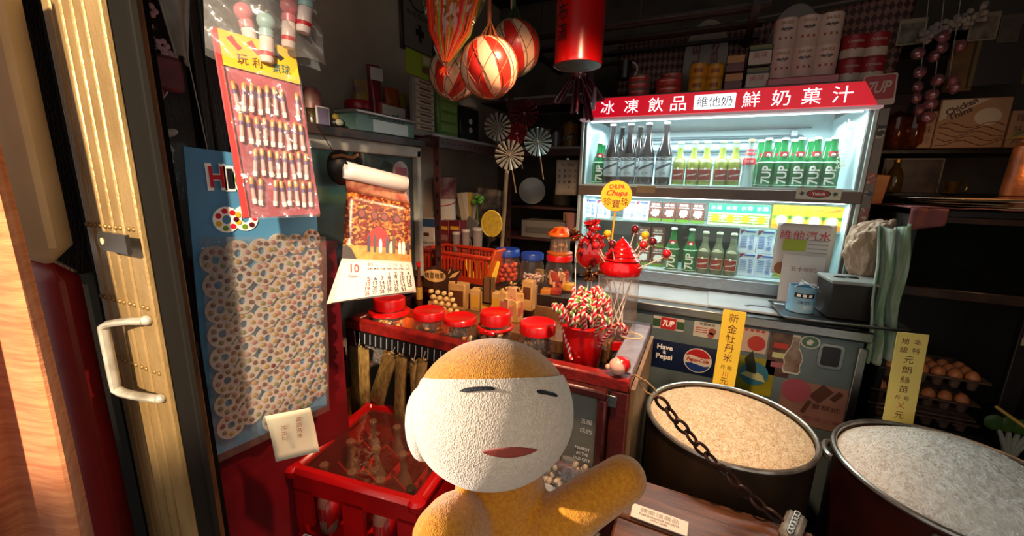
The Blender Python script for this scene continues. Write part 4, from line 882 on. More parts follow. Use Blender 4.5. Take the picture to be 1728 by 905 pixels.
# second tier
for px, py, w, h, c, f, l in ((826, 478, .04, .05, mat('open dark carton', '#6a4626', .5), None, 'small open brown box standing behind the slim tan boxes'), (893, 485, .045, .055, KRAFT, DKL, 'tan box standing on the tall rose printed box')):
    p = P(px, py+10, y=1.47); t = thing('sweet_box', l, 'box', (p.x, 1.465, RZ+.04), 0, 'small sweet boxes in the tray')
    hh = max(.05, p.z+h-RZ-.04)
    if f is None:
        MB().box((-w/2+.003, 0, hh/2), (.005, .04, hh)).box((w/2-.003, 0, hh/2), (.005, .04, hh)).box((0, .018, hh/2), (w, .004, hh)).box((0, -.018, hh/2), (w, .004, hh)).box((0, 0, .004), (w, .04, .006)).build('carton', c, t)
    else: MB().box((0, 0, hh/2), (w, .04, hh), b=.002).build('carton', c, t); MB().box((0, -.0206, hh*.6), (w*.7, .001, hh*.4)).build('front_label', f, t)
for k, (px, py) in enumerate(((852, 500), (865, 492), (876, 502), (860, 512), (872, 516))):
    p = P(px, py, y=1.39+.015*(k % 3)); t = thing('twisted_sweet', 'paper twisted sweet packet, %s from the left, beside the tall rose printed box' % ORD[(0, 2, 4, 1, 3)[k]], 'sweet', (p.x, 1.39+.015*(k % 3), RZ), R(20*k), 'twisted sweets on the riser')
    hz = max(.045, p.z-RZ+.02); MB().box((0, 0, hz/2), (.034, .028, hz), b=.004).build('body', TAN2 if k % 2 else KRAFT, t); foil(t, (0, 0, hz), 0, .022, 8, 40+k, KRAFT); MB().box((0, -.0146, hz*.5), (.026, .001, hz*.4)).build('print', PINKL, t)
# sign: speech bubble board
p = P(742, 465, y=1.42); t = thing('sweets_sign', 'tan cut out speech bubble sign reading selected sweets behind the jars', 'sign', (p.x, 1.42, p.z-.008), R(6))
MB().prism([(-.085, -.05), (.075, -.075), (.085, .0), (.11, .045), (.07, .035), (.06, .055), (.04, .03), (-.02, .05), (-.07, .035)], .004).build('board', mat('sign dark print', '#3a2010', .5), t)
MB().prism([(.055*math.cos(a*.314)-.025, .028*math.sin(a*.314)+.004) for a in range(20)], .002, y0=-.0022).build('bubble', mat('sign tan', '#d8a864', .5), t)
MB().prism([(.045, .0), (.075, .008), (.10, .038), (.065, .022)], .002, y0=-.0022).prism([(.05, -.06), (.07, -.065), (.076, -.01), (.045, -.012)], .002, y0=-.0022).prism([(.042, .018), (.05, .025), (.056, .045), (.045, .03)], .002, y0=-.0022).build('ray_print', mat('sign tan', '#d8a864', .5), t)
for k, ch in enumerate('精選糖果'): text(t, ch, (-.062+.025*k, -.0034, .004+.001*k), .022, .026, INK, FACE, bold=.02)
# small bottle and stacked ivory sweets left of the sign
p = P(707, 480, y=1.38); t = thing('sauce_bottle', 'small dark bottle with a red cap beside the speech bubble sign', 'bottle', (p.x, 1.38, RZ))
hz = P(707, 450, y=1.38).z-RZ; MB().lathe([(.013, 0), (.014, .004), (.014, hz*.62), (.007, hz*.75), (.007, hz)], 0, 16).build('glass', mat('brown sauce glass', '#5a2c14', .15, coat=.4), t); MB().lathe([(.009, 0), (.009, .018), (.007, .02)], 0, 14, (0, 0, hz)).build('cap', REDPL, t); MB().lathe([(.0143, hz*.2), (.0143, hz*.5)], 0, 16).build('label', mat('gold label', '#b8903c', .4), t)
iv = mat('ivory sweet', '#d8b878', .4)
k = 0
for r in range(5):
    for c in range(4):
        x = P(727+11*c+4*r, 470+9*r, y=1.36-.012*r); t = MB().box((0, 0, 0), (.018, .02, .017), b=.004).build('ivory_sweet', iv, None, (x.x, 1.36-.014*r, RZ+.012+.018*(4-r)*.0+.075-.018*r), (0, 0, R(8*c)))
        tag(t, 'ivory cube sweet, %s from left in the %s row from the top of the heap' % (ORD[c], ORD[r]), 'sweet', 'ivory sweets in a heap'); k += 1
t = thing('sweets_block', 'stepped carton under the heap of ivory sweets', 'carton', (P(745, 495, y=1.36).x, 1.35, RZ)); m = MB()
for r in range(5): m.box((-.005, .01-.014*r, (.066-.018*r)/2), (.10, .014, max(.004, .066-.018*r)))
m.build('carton', KRAFT, t)
# orange tray in front of the sign
p0, p1 = P(680, 512, z=.86), P(745, 535, z=.86); t = thing('orange_tray', 'shallow orange plastic tray edge behind the second red lidded jar', 'tray', ((p0.x+p1.x)/2, 1.24, TZ), R(-4))
OR = mat('orange plastic', '#d0521c', .35, coat=.2)
MB().box((0, 0, .004), (.24, .09, .008)).box((0, -.045, .035), (.24, .005, .07), b=.002).box((0, .045, .035), (.24, .005, .07), b=.002).box((-.12, 0, .035), (.005, .09, .07)).box((.12, 0, .05), (.008, .09, .10), b=.002).build('tray', OR, t)
# ---------------------------------------------------------------- back step with jars, basket, boxes
step = thing('back_step', 'dark wooden step behind the counter carrying jars and the orange basket', 'step', (-.88, 1.70, 0))
MB().box((0, 0, .45), (1.0, .22, .90), b=.004).build('step_block', DARKWOOD, step)
step2 = thing('back_ledge', 'higher dark ledge at the left wall behind the orange basket', 'ledge', (-1.26, 1.975, 0)); MB().box((0, 0, .50), (.46, .30, 1.0), b=.004).build('ledge_block', DARKWOOD, step2)
SZ = .90
def tall_jar(px, base, r, h, lidc, label, lidh=.03):
    p = P(px, base, z=SZ); y = 1.71; x = P(px, base, y=y).x
    t = thing('sweets_jar', label, 'jar', (x, y, SZ), 0, 'tall jars behind the sweets')
    MB().lathe([(0, 0), (r*.95, 0), (r, .006), (r, h*.8), (r*.86, h)], 0, 30).build('glass', JG, t)
    MB().lathe([(r*.9, 0), (r*.95, .003), (r*.95, lidh-.005), (r*.9, lidh), (0, lidh)], 0, 30, (0, 0, h)).build('lid', lidc, t); return t
BLID = mat('blue lid plastic', '#20409a', .3, coat=.2)
def topz(px, py): return P(px, py, y=1.71).z-SZ
j1 = tall_jar(856, 470, .062, topz(856, 432), BLID, 'left blue lidded jar full of orange jellies', .035)
j2 = tall_jar(897, 475, .056, topz(897, 438), BLID, 'right blue lidded jar of white wrapped sweets', .032)
j3 = tall_jar(942, 478, .062, topz(942, 440), REDPL, 'red lidded jar of wrapped packets under the carousel tin', .03)
def fill(j, r, n, hmax, fn, name, label, group, cat, seed, m):
    rnd = random.Random(seed); L0 = j.location; slots = []
    step_z = .024 if n < 30 else .023
    for lay in range(int(hmax/step_z)+1):
        slots.append((0, 0, lay)); slots += [(.036*math.cos(6.283*q/7+lay*.45), .036*math.sin(6.283*q/7+lay*.45), lay) for q in range(7)]
    for k, (x, y, lay) in enumerate(slots[:n]):
        o = obj(name, m[(k*5+lay) % len(m)], None, (L0.x+x, L0.y+y, SZ+.019+step_z*lay), (rnd.uniform(-.5, .5), rnd.uniform(-.5, .5), rnd.random()*3)); tag(o, label, cat, group)
jel = MB().box((0, 0, 0), (.026, .022, .02), b=.005).data('jelly', mat('orange jelly', '#d84a1c', .35)); jel2 = MB().box((0, 0, 0), (.024, .02, .018), b=.005).data('jelly', mat('deep orange jelly', '#b83414', .35))
fill(j1, .045, 34, .10, None, 'jelly_sweet', 'orange sugared jelly in the left blue lidded jar', 'orange jellies in the jar', 'sweet', 1, [jel, jel2])
def tw(c, n): 
    b = MB().sph((0, 0, 0), (.013, .009, .009), 0, 8, 6); b.add([(0, 0, 0), (.028, .010, .004), (.027, -.01, .0), (0, 0, 0)], [(0, 1, 2)]).add([(0, 0, 0), (-.028, .010, .004), (-.027, -.01, 0)], [(0, 1, 2)]); return b.data(n, c)
fill(j2, .04, 26, .045, None, 'wrapped_sweet', 'white twist wrapped sweet in the right blue lidded jar', 'white wrapped sweets in the jar', 'sweet', 2, [tw(mat('white sweet wrapper', '#d8c8c0', .35), 'sweet'), tw(mat('blush sweet wrapper', '#c89a8c', .35), 'sweet')])
pm_ = MB().box((0, 0, 0), (.022, .012, .042), b=.002).data('packet', mat('cream packet', '#d0a480', .4)); pm2 = MB().box((0, 0, 0), (.024, .012, .04), b=.002).data('packet', mat('red packet', '#a82a1c', .4))
fill(j3, .045, 24, .06, None, 'candy_packet', 'small red and cream candy packet in the red lidded jar', 'candy packets in the jar', 'packet', 3, [pm_, pm2])
# carousel tin
hz = j3.location.z+topz(942, 440)+.03
t = thing('carousel_tin', 'small carousel tin with an orange domed top standing on the red lidded jar', 'tin', (j3.location.x, 1.71, hz))
MB().lathe([(.056, 0), (.058, .004), (.058, .01), (.05, .014)], 0, 30).build('base', mat('carousel base', '#b05a1c', .35), t); MB().lathe([(.045, .012), (.045, .085)], 0, 30).build('window', clear('carousel window', '#e8d8c8', .1, .6, .08), t)
MB().lathe([(.057, .085), (.058, .09), (.054, .10), (.035, .112), (.03, .120), (.012, .124), (0, .124)], 0, 30, stripes=lambda i, k: 1 if i in (2, 3) and k % 4 < 2 else 0).build('domed_top', [mat('carousel orange', '#d0641c', .3), mat('carousel red', '#b02a18', .3)], t)
for k in range(6):
    a = k*1.047; MB().rod((.03*math.cos(a), .03*math.sin(a), .012), (.03*math.cos(a), .03*math.sin(a), .085), .0022, n=6).build('pole', mat('carousel pole', '#c0b0a0', .4), t); MB().sph((.03*math.cos(a), .03*math.sin(a), .035+.01*(k % 2)), (.014, .007, .009), 0, 10, 6, X=Euler((0, 0, a+1.57)).to_matrix().to_4x4()).build('horse', mat('carousel horse', '#b09070', .45), t)
# yellow cards fanned out
for k in range(4):
    p = P(800+9*k, 468, y=1.60); o = MB().box((0, 0, .06), (.032, .0015, .12)).build('yellow_card', mat('bright yellow card', '#e0c43c', .5), None, (p.x, 1.603+.004*k, .90), (R(-4), R(-22+11*k), R(4)))
    tag(o, '%s card from the left in the fan of yellow cards by the blue lidded jar' % ORD[k], 'card', 'fan of yellow cards')
# orange basket
bk = thing('orange_basket', 'orange plastic slotted basket behind the speech bubble sign', 'basket', (-1.06, 1.715, SZ), R(-6))
bw, bd, bh = .42, .20, .13
OB = mat('basket orange red', '#b8361a', .35, coat=.2)
m = MB().box((0, 0, .004), (bw, bd, .008))
m.box((0, bd/2, .012), (bw, .006, .03)).box((0, -bd/2, .012), (bw, .006, .03)).box((0, bd/2, bh), (bw+.02, .016, .018), b=.004).box((0, -bd/2, bh), (bw+.02, .016, .018), b=.004).box((-bw/2, 0, bh), (.016, bd, .018), b=.004).box((bw/2, 0, bh), (.016, bd, .018), b=.004)
m.build('basket_frame', OB, bk)
sl = MB().box((0, 0, 0), (.011, .004, bh-.02)).data('slat', OB)
for k in range(20):
    for s in (-1, 1): obj('slat', sl, bk, (-bw/2+.01+.021*k, s*bd/2, bh/2))
for k in range(9):
    for s in (-1, 1): obj('slat', sl, bk, (s*bw/2, -bd/2+.02+.02*k, bh/2), (0, 0, R(90)))
MB().box((bw/2+.01, -.06, .09), (.012, .09, .17), rot=(0, R(18), 0), b=.002).build('end_panel', OR, bk)
for k, (x, l) in enumerate(((-.09, 'red plastic dish lying at the left in the orange basket'), (.06, 'red plastic dish lying at the right in the orange basket'))):
    t = thing('red_dish', l, 'dish', (-1.06+x, 1.705, SZ+.075), 0, 'red dishes in the basket'); MB().lathe([(0, 0), (.05, 0), (.085, .02), (.09, .022), (.084, .024), (.05, .005), (0, .005)], 0, 30, sy=.9).build('dish', REDPL, t)
t = thing('basket_pad', 'folded red cloth under the dishes in the orange basket', 'cloth', (-1.06, 1.715, SZ+.01)); MB().box((0, 0, .032), (.36, .15, .062), b=.02).build('cloth', mat('red cloth', '#9a1414', .7, bump=.4), t)
# boxes on the ledge
LZ = 1.0
def ledge_box(px0, px1, pyt, y, c, label, d=.07, bands=(), name='packet_box'):
    a, b = P(px0, pyt, y=y), P(px1, pyt, y=y); h = a.z-LZ; w = b.x-a.x
    t = thing(name, label, 'box', ((a.x+b.x)/2, y+d/2, LZ)); MB().box((0, 0, h/2), (w, d, h), b=.002).build('carton', c, t)
    for z0, z1, cm in bands: MB().box((0, -d/2-.0006, h*(z0+z1)/2), (w*.98, .001, h*(z1-z0))).build('printed_band', cm, t)
    return t, w, h, d
t, w, h, d = ledge_box(702, 736, 368, 1.86, mat('white carton', '#c8c0b8', .4), 'white and blue packet box with a brown emblem at the left of the ledge', bands=((.72, 1, mat('blue band', '#2c4a70', .4)),))
MB().prism(circ(.011, 14, -.009, h*.45), .001, y0=-d/2-.0016).prism(circ(.011, 14, .009, h*.45), .001, y0=-d/2-.0016).build('emblem', DKL, t); text(t, 'COCO', (0, -d/2-.0016, h*.16), w*.7, .012, DKL, FACE, bold=.02)
for k, (a, b, c_, l) in enumerate(((738, 757, '#6a2024', 'dark red carton next to the white and blue packet box'), (758, 776, '#5a1a20', 'second dark red carton from the left on the ledge'))):
    t, w, h, d = ledge_box(a, b, 372, 1.86, mat('wine carton '+c_, c_, .4), l); MB().box((0, -d/2-.0006, h*.75), (w*.8, .001, h*.12)).build('printed_band', mat('gold carton print', '#c8942c', .45), t); MB().box((0, -d/2-.0006, h*.4), (w*.8, .001, h*.2)).build('printed_band', mat('dull pink print', '#8a5a54', .45), t)
for k, (px, top, l) in enumerate(((770, 392, 'left ribbed clear plastic tumbler on the ledge'), (786, 388, 'middle ribbed clear plastic tumbler on the ledge'), (806, 385, 'right larger clear plastic tumbler on the ledge'))):
    p = P(px, top, y=1.84); h = p.z-LZ; t = thing('plastic_tumbler', l, 'tumbler', (p.x, 1.84, LZ), 0, 'plastic tumblers'); r = .022 if k < 2 else .028
    MB().lathe([(r*.8, 0), (r*.82, .004), (r*.95, h-.012)], 0, 22).build('cup', clear('milky plastic', '#e8e0dc', .45, .4, .1, diff='#a8a09c'), t); MB().lathe([(r, 0), (r*1.02, .002), (r*1.02, .012), (r*.95, .014)], 0, 22, (0, 0, h-.012)).build('lid', mat('milky lid', '#a8a4a0', .35), t)
# behind the boxes: white roll, tied bundle, racket, plant poster
p = P(752, 315, y=2.05); t = thing('paper_roll', 'thick roll of white quilted paper standing behind the boxes', 'roll', (p.x, 2.05, LZ)); hz = P(752, 298, y=2.05).z-LZ
MB().lathe([(.06, 0), (.062, hz-.13)], 1, 26).lathe([(.06, hz-.13), (.066, hz-.12), (.066, hz-.005), (.05, hz), (.03, hz), (.03, hz-.02)], 0, 26).build('roll', [mat('pink wrapped packet', '#7a3038', .4, col2='#a88880', vs=20), mat('quilted white paper', '#c8c2b8', .7, bump=.5, bs=100)], t)
MB().tube([(.064*math.cos(.2618*k), .064*math.sin(.2618*k), hz-.15+.02*math.sin(.2618*k)) for k in range(24)], .003, n=6, closed=True).build('red_cord', REDINK, t)
p = P(787, 370, y=1.98); t = thing('paper_bundle', 'bundle of cream papers and spoons leaning between roll and yellow racket', 'bundle', (p.x, 1.99, LZ)); hz = P(790, 325, y=1.98).z-LZ
for k in range(5): MB().box((0, 0, hz/2), (.035, .006, hz), rot=(R(-4), R(-14+7*k), 0)).build('paper', mat(('dull cream paper', 'dull white paper', 'dull yellow paper', 'dull grey paper', 'dull cream paper')[k], ('#a89c84', '#b0aca4', '#b09030', '#7c7870', '#a89c84')[k], .6), t, (.008*k-.02, .006*k, 0))
MB().box((.035, -.02, .12), (.075, .02, .10), rot=(0, R(28), 0), b=.003).build('grey_box', mat('dull grey print', '#5a5652', .6), t)
p = P(828, 378, y=1.84); t = thing('yellow_racket', 'yellow plastic racket or swatter standing behind the tumblers', 'racket', (p.x, 1.85, p.z), R(15)); 
MB().prism([(.052*math.cos(a*.2618), .066*math.sin(a*.2618)) for a in range(24)], .006).build('mesh_face', mat('olive yellow plastic', '#a89020', .4, col2='#8a7618', vs=60), t); MB().tube([(.053*math.cos(a*.2618), .003, .067*math.sin(a*.2618)) for a in range(24)], .004, n=6, closed=True).build('rim', mat('yellow plastic rim', '#c0a82c', .35), t)
MB().rod((0, .003, -.066), (-.03, .003, -(p.z-LZ)), .006, n=8).build('handle', mat('black handle', '#1a1816', .4), t)
p = P(825, 345, y=2.12); t = thing('flower_picture', 'leaning picture with dark flowers and a red corner', 'picture', (p.x, 2.12, p.z-.03), R(8)); t.rotation_euler = (R(-6), R(6), R(8))
MB().box((0, 0, 0), (.17, .01, .24), b=.002).build('panel', mat('dull panel print', '#6e6456', .5, col2='#3a302a', vs=16, lo=.42, hi=.6), t); MB().prism([(-.03, -.12), (.085, -.12), (.085, -.03), (.03, -.05)], .001, y0=-.0062).build('red_corner', mat('dull red print', '#8a2028', .45), t)
MB().box((0, .012, -.24), (.03, .01, .26)).build('strut', DARKWOOD, t)
p = P(806, 338, y=2.0); t = thing('green_grapes', 'bunch of bright green plastic grapes behind the racket', 'grapes', p)
m = MB(); rnd = random.Random(4)
for k in range(14): m.sph((rnd.uniform(-.028, .028), rnd.uniform(-.015, .015), rnd.uniform(-.02, .02)), .012, 0, 8, 6)
m.build('grapes', mat('green grape', '#5a9a20', .25, coat=.3), t); MB().rod((0, 0, -.02), (0, 0, -(p.z-LZ)), .004, n=6).build('stem', mat('green stem', '#4a6a24', .5), t)
p = P(852, 335, y=2.05); t = thing('bamboo_stick', 'pale split bamboo stick standing right of the picture panel', 'stick', (p.x, 2.05, LZ-.1)); hz = P(858, 292, y=2.05).z-LZ+.1
MB().rod((-.02, 0, 0), (.008, 0, hz), .012, n=10).build('stick', mat('pale bamboo', '#8a7a5a', .5, col2='#6a5c40', vs=12), t); MB().box((.012, -.004, hz+.005), (.022, .012, .02), b=.003).build('tip', mat('pale tip', '#c0b8a0', .5), t); MB().box((0, 0, .004), (.06, .06, .01)).build('foot', DARKWOOD, t)
# ---------------------------------------------------------------- bags hanging on the counter front
SACK = mat('brown woven film', '#8a6c3c', .35, col2='#5c4222', vs=30, bump=.6, bs=60, stretch=(3, 3, 1), coat=.3)
SHRED = mat('dark dried slices', '#3a2c26', .5, col2='#6a4a3c', vs=40)
for k, (px0, px1, y0, y1, tilt, l) in enumerate(((588, 628, 582, 700, 0, 'leftmost wide woven brown snack bag hanging on the counter front'), (648, 676, 596, 690, 22, 'second brown snack bag, slanting left, on the counter front'), (668, 690, 600, 705, 4, 'third narrow brown snack bag on the counter front'), (692, 708, 610, 712, -2, 'fourth narrow brown snack bag on the counter front'), (706, 724, 606, 715, 8, 'rightmost brown snack bag beside the plush head'))):
    a, b = P(px0, y0, y=1.03), P(px1, y1, y=1.03); t = thing('hanging_snack_bag', l, 'snack bag', ((a.x+b.x)/2, 1.03, a.z), (0, R(tilt), 0), 'snack bags hanging on the counter front')
    h = a.z-b.z; w = b.x-a.x
    bag_mb(w*1.05, h*1.1, .018, 10, k).build('bag', SACK, t, (0, 0, -h*1.1)); MB().rod((0, 0, -.004), (0, .01, .03), .0012, n=6).build('string', mat('grey string', '#8a8a86', .7), t)
    foil(t, (0, 0, .0), 0, .016, 8, 60+k, SACK)
for k, (px, py, w, h, c, l) in enumerate(((634, 600, .09, .05, SHRED, 'bag of dark dried slices under the striped edging'), (668, 596, .05, .06, mat('dried berries', '#4a1c18', .4, col2='#8a4a34', vs=60), 'bag of dried red berries under the striped edging'), (682, 618, .04, .05, mat('nuts', '#8a5a34', .5, col2='#c0906a', vs=50), 'small bag of brown nuts under the striped edging'), (730, 600, .07, .05, SHRED, 'bag of dark slices left of the plush head'))):
    p = P(px, py, y=1.10); t = thing('dried_goods_bag', l, 'bag', (p.x, 1.11, p.z)); m = MB(); rnd = random.Random(k)
    for q in range(40): m.sph((rnd.uniform(-w/2, w/2), rnd.uniform(-.02, .0), rnd.uniform(-h/2, h/2)), (.010, .006, .007), 0, 6, 4, X=Euler((rnd.random()*3, rnd.random()*3, 0)).to_matrix().to_4x4())
    m.build('dried_pieces', c, t)['kind'] = 'stuff'; bag_mb(w*1.15, h*1.3, .03, 6, k).build('film', FILM, t, (0, -.006, -h*.65)); MB().rod((0, 0, h/2), (0, 0, max(h/2+.01, .80-p.z)), .001, n=4).build('string', mat('grey string', '#8a8a86', .7), t)
p = P(678, 588, y=1.09); t = thing('toy_apple', 'small red and green plastic fruit among the bags under the counter edge', 'fruit', p); MB().sph((0, 0, 0), (.02, .018, .024), 0, 14, 10).build('fruit', mat('red green fruit', '#b02418', .3, col2='#6a8a20', vs=30), t); MB().rod((0, 0, .02), (0, 0, .05), .0015, n=5).build('stalk', DARKWOOD, t)
# sack of garlic with a label, right of the plush
p = P(955, 810, y=.98); t = thing('garlic_sack', 'clear sack of white nuggets under the framed notice', 'sack', (p.x, 1.0, .30))
rnd = random.Random(9); m = MB()
for k in range(260):
    a = rnd.uniform(0, 6.28); z = rnd.random(); q = .105*(1-.25*z)
    m.sph((q*math.cos(a)*rnd.uniform(.85, 1), .045*math.sin(a), .02+.24*z), (.013, .010, .009), 0, 7, 5, X=Euler((rnd.random()*3, rnd.random()*3, rnd.random()*3)).to_matrix().to_4x4())
m.build('nuggets', mat('ivory nugget', '#a89c8a', .5, col2='#857a68', vs=30), t)['kind'] = 'stuff'
MB().lathe([(0, 0), (.10, .01), (.112, .05), (.09, .24), (.02, .285), (.02, .30)], 0, 26, sy=.48).build('film', FILM, t); MB().box((-.03, -.056, .19), (.05, .002, .09), rot=(R(-8), 0, 0)).build('label_strip', mat('white label', '#c8c4bc', .5), t)
stl = thing('low_stool', 'dark low stool carrying the sack under the framed notice', 'stool', (p.x, 1.0, 0)); MB().box((0, 0, .285), (.26, .12, .03), b=.004).build('seat', DARKWOOD, stl)
for sx in (-.1, .1):
    for sy in (-.04, .04): MB().box((sx, sy, .135), (.025, .025, .27)).build('leg', DARKWOOD, stl)
# ================================================================ RED CRATE OF EMPTY BOTTLES
cr_ang = R(8)
crate = thing('red_crate', 'red plastic crate of empty glass bottles on the floor under clear film', 'crate', (-.83, .875, 0), cr_ang)
CRED = mat('crate red plastic', '#b80a0e', .32, coat=.25, col2='#9c080c', vs=6)
LW, LD, CT = .41, .36, .55
m = MB()
for s in (-1, 1):
    m.box((0, s*LD/2, CT-.014), (LW+.042, .038, .032), b=.011).box((s*LW/2, 0, CT-.014), (.038, LD+.042, .032), b=.011)
for a_ in (-1, 1):
    for b2 in (-1, 1): m.lathe([(.019, -.016), (.025, -.008), (.025, .008), (.017, .0165), (0, .0165)], 0, 16, (a_*LW/2, b2*LD/2, CT-.014))
m.build('rim', CRED, crate)
for z in (0,):
    MB().box((0, -LD/2, .20), (LW, .012, .24)).box((0, -LD/2, CT-.05), (LW, .012, .06)).box((-LW/2+.03, -LD/2, CT-.13), (.06, .012, .12)).box((LW/2-.03, -LD/2, CT-.13), (.06, .012, .12)).box((0, -LD/2, CT-.13), (.07, .012, .12)).box((0, -LD/2, .05), (LW, .012, .1)).build('front_wall', CRED, crate)
    MB().box((0, LD/2, CT/2), (LW, .012, CT-.03)).build('back_wall', CRED, crate); MB().box((-LW/2, 0, CT/2), (.012, LD, CT-.03)).build('side_wall', CRED, crate); MB().box((LW/2, 0, CT/2), (.012, LD, CT-.03)).build('side_wall', CRED, crate)
MB().box((0, 0, .285), (LW, LD, .01)).build('floor', CRED, crate)
DIV = CRED
for x in (-.1, 0, .1):
    MB().add([(x, -LD/2, CT-.11), (x, LD/2, CT-.11), (x, LD/2, CT-.19), (x, -LD/2, CT-.19)], [(0, 1, 2, 3)]).build('divider', DIV, crate, thick=.004)
for y in (-.06, .06):
    pts = []
    for k in range(9): pts.append((-LW/2+LW*k/8, CT-.11+(.045 if k % 2 else 0)))
    MB().prism(pts+[(LW/2, CT-.25), (-LW/2, CT-.25)], .004, y0=y).build('divider', DIV, crate)
text(crate, '可口汽水', (-.09, -LD/2-.0065, .27), .14, .05, WHITE, FACE, bold=.02)
m = MB(); o_, i_ = rrect(.20, .10, .015, 3, -.09, .275), rrect(.19, .09, .012, 3, -.09, .275)
n_ = len(o_); m.add([(x, -LD/2-.0066, z) for x, z in o_]+[(x, -LD/2-.0066, z) for x, z in i_], [(k, (k+1) % n_, n_+(k+1) % n_, n_+k) for k in range(n_)]); m.build('outline_print', WHITE, crate)
MB().sheet(lambda u, v: ((u-.5)*(LW-.01), (v-.5)*(LD-.01), CT-.008-.012*math.sin(math.pi*u)*math.sin(math.pi*v)+.002*math.sin(u*20+v*9)), 20, 20).build('film_cover', clear('dusty film', '#f6e6dc', .04, .25, .02, .12, bump=.5, bs=20, diff='#b08a7a'), crate)
def bottle_mesh(name, prof, m, n=20): return MB().lathe(prof, 0, n).data(name, m)
EB = [(0, 0), (.026, 0), (.029, .006), (.029, .11), (.024, .135), (.013, .17), (.011, .215), (.014, .22), (.014, .232), (.011, .235)]
glassW = clear('empty bottle glass', '#d8c8c0', .38, .8, .12, .05, diff='#b89c88'); glassG = clear('dark green bottle glass', '#24381c', .6, .8, .08, .05, diff='#1a2a14')
mW, mG = bottle_mesh('bottle', EB, glassW), bottle_mesh('bottle', EB, glassG)
rnd = random.Random(8); cm = Matrix.Rotation(cr_ang, 4, 'Z')
for i in range(4):
    for j in range(3):
        green = (i, j) in ((3, 0), (2, 2)); v = cm @ Vector((-.15+.1*i, -.12+.12*j, 0)); nm = ('front', 'middle', 'back')[j]
        o = tag(thing('empty_bottle', '%s empty bottle, %s from left in the %s row of the red crate' % ('dark green' if green else 'clear', ORD[i], nm), 'bottle', (crate.location.x+v.x, crate.location.y+v.y, .2905), 0, 'empty bottles in the crate'))
        obj('glass', mG if green else mW, o)
        if (i+j) % 2 == 0: MB().lathe([(.0293, .05), (.0293, .095)], 0, 18).build('label', mat('cola red label', '#a01218', .4) if not green else mat('dull green label', '#4a6a34', .4), o)
        if (i, j) == (2, 1): text(o, 'Bottle', (0, -.0298, .072), .035, .012, WHITE, FACE, bend=.03)
# small wooden crate and dark cartons seen past the board
p = P(552, 680, x=-1.10); t = thing('yellow_wood_crate', 'yellow wooden crate frame behind the red crate', 'crate', (-1.17, .93, 0), WALLX+R(-4))
YW = mat('orange yellow wood', '#a8641c', .5, col2='#8a4c14', vs=10)
for c, d in (((0, 0, .575), (.20, .02, .035)), ((-.09, 0, .29), (.02, .02, .58)), ((.09, 0, .29), (.03, .02, .58)), ((0, .04, .575), (.2, .02, .02))): MB().box(c, d, b=.002).build('crate_slat', YW, t)
MB().box((0, .03, .27), (.17, .02, .52)).build('dark_back', BLACK, t)
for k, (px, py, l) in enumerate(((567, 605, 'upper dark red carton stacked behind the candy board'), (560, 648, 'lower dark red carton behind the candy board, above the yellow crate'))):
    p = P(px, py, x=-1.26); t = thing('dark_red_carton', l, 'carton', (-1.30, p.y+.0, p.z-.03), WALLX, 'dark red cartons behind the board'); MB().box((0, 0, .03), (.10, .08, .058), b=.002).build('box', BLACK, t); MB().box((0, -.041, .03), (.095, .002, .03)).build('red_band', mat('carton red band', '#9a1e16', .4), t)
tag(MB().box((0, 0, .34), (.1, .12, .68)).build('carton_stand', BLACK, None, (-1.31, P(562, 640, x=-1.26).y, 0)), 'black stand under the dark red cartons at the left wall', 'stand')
# ================================================================ CHEST COOLER
KY = 1.825; KX0, KX1, KZ = -.62, .605, .865
CHB = mat('blue grey enamel', '#5c6c70', .35, col2='#4c5a5e', vs=5, bump=.1, bs=20)
chest = thing('chest_cooler', 'low blue grey chest cooler with steel top and stickers, under the lit drinks cabinet', 'cooler', ((KX0+KX1)/2, KY, 0))
kw = KX1-KX0; km = kw/2
MB().box((0, .44, .42), (kw-.01, .86, .80), b=.006).build('body', CHB, chest)
MB().box((0, .002, KZ-.02), (kw+.02, .03, .04), b=.005).box((0, .45, KZ-.012), (kw+.02, .90, .022)).build('steel_top', STEEL, chest)
LIDM = mat('frosted grey lid', '#a4acb0', .35, col2='#949ca0', vs=6)
MB().box((-.09, .17, KZ+.004), (.60, .25, .010), b=.002).build('sliding_lid', LIDM, chest); MB().box((.33, .16, KZ+.009), (.52, .25, .010), b=.002).build('sliding_lid', LIDM, chest)
q = P(1285, 520, z=KZ+.015); hx = q.x-(KX0+KX1)/2; hy = q.y-KY
hb = MB(); hb.tube([(hx+.055*math.cos(math.pi*k/14), hy+.028*math.sin(math.pi*k/14), KZ+.0145) for k in range(15)], .008, n=8, flat=.3); hb.build('lid_handle', BLACK, chest)
MB().box((km-.012, -.003, .40), (.028, .012, .80), b=.003).build('corner_strip', STEEL, chest)
def cxz(px, py): v = P(px, py, y=KY-.001); return v.x-(KX0+KX1)/2, v.z
def stick(name, px0, py0, px1, py1, m, label=None, r=.004, y=0.):
    x0, z1 = cxz(px0, py0); x1, z0 = cxz(px1, py1); w, h = abs(x1-x0), abs(z1-z0)
    o = MB().prism(rrect(w, h, min(r, w/3, h/3), 3, (x0+x1)/2, (z0+z1)/2), .0012, y0=.0086-y-.0012).build(name, m, chest)
    if label: o['label'] = label
    return (x0+x1)/2, (z0+z1)/2, w, h
YS = .0068
def ct(s, x, z, w, h, m, **k): return text(chest, s, (x, YS-.0008, z), w, h, m, FACE, **k)
DW = mat('dull sticker white', '#b0b0a8', .45)
x, z, w, h = stick('sticker', 1103, 533, 1153, 562, DW, 'white sticker with red square and green bars'); [MB().box((x+q*w*.38, YS, z-.002), (w*.24, .0008, h*.62)).build('green_bar', mat('sticker green', '#2a4a2c', .45), chest) for q in (-1, 1)]
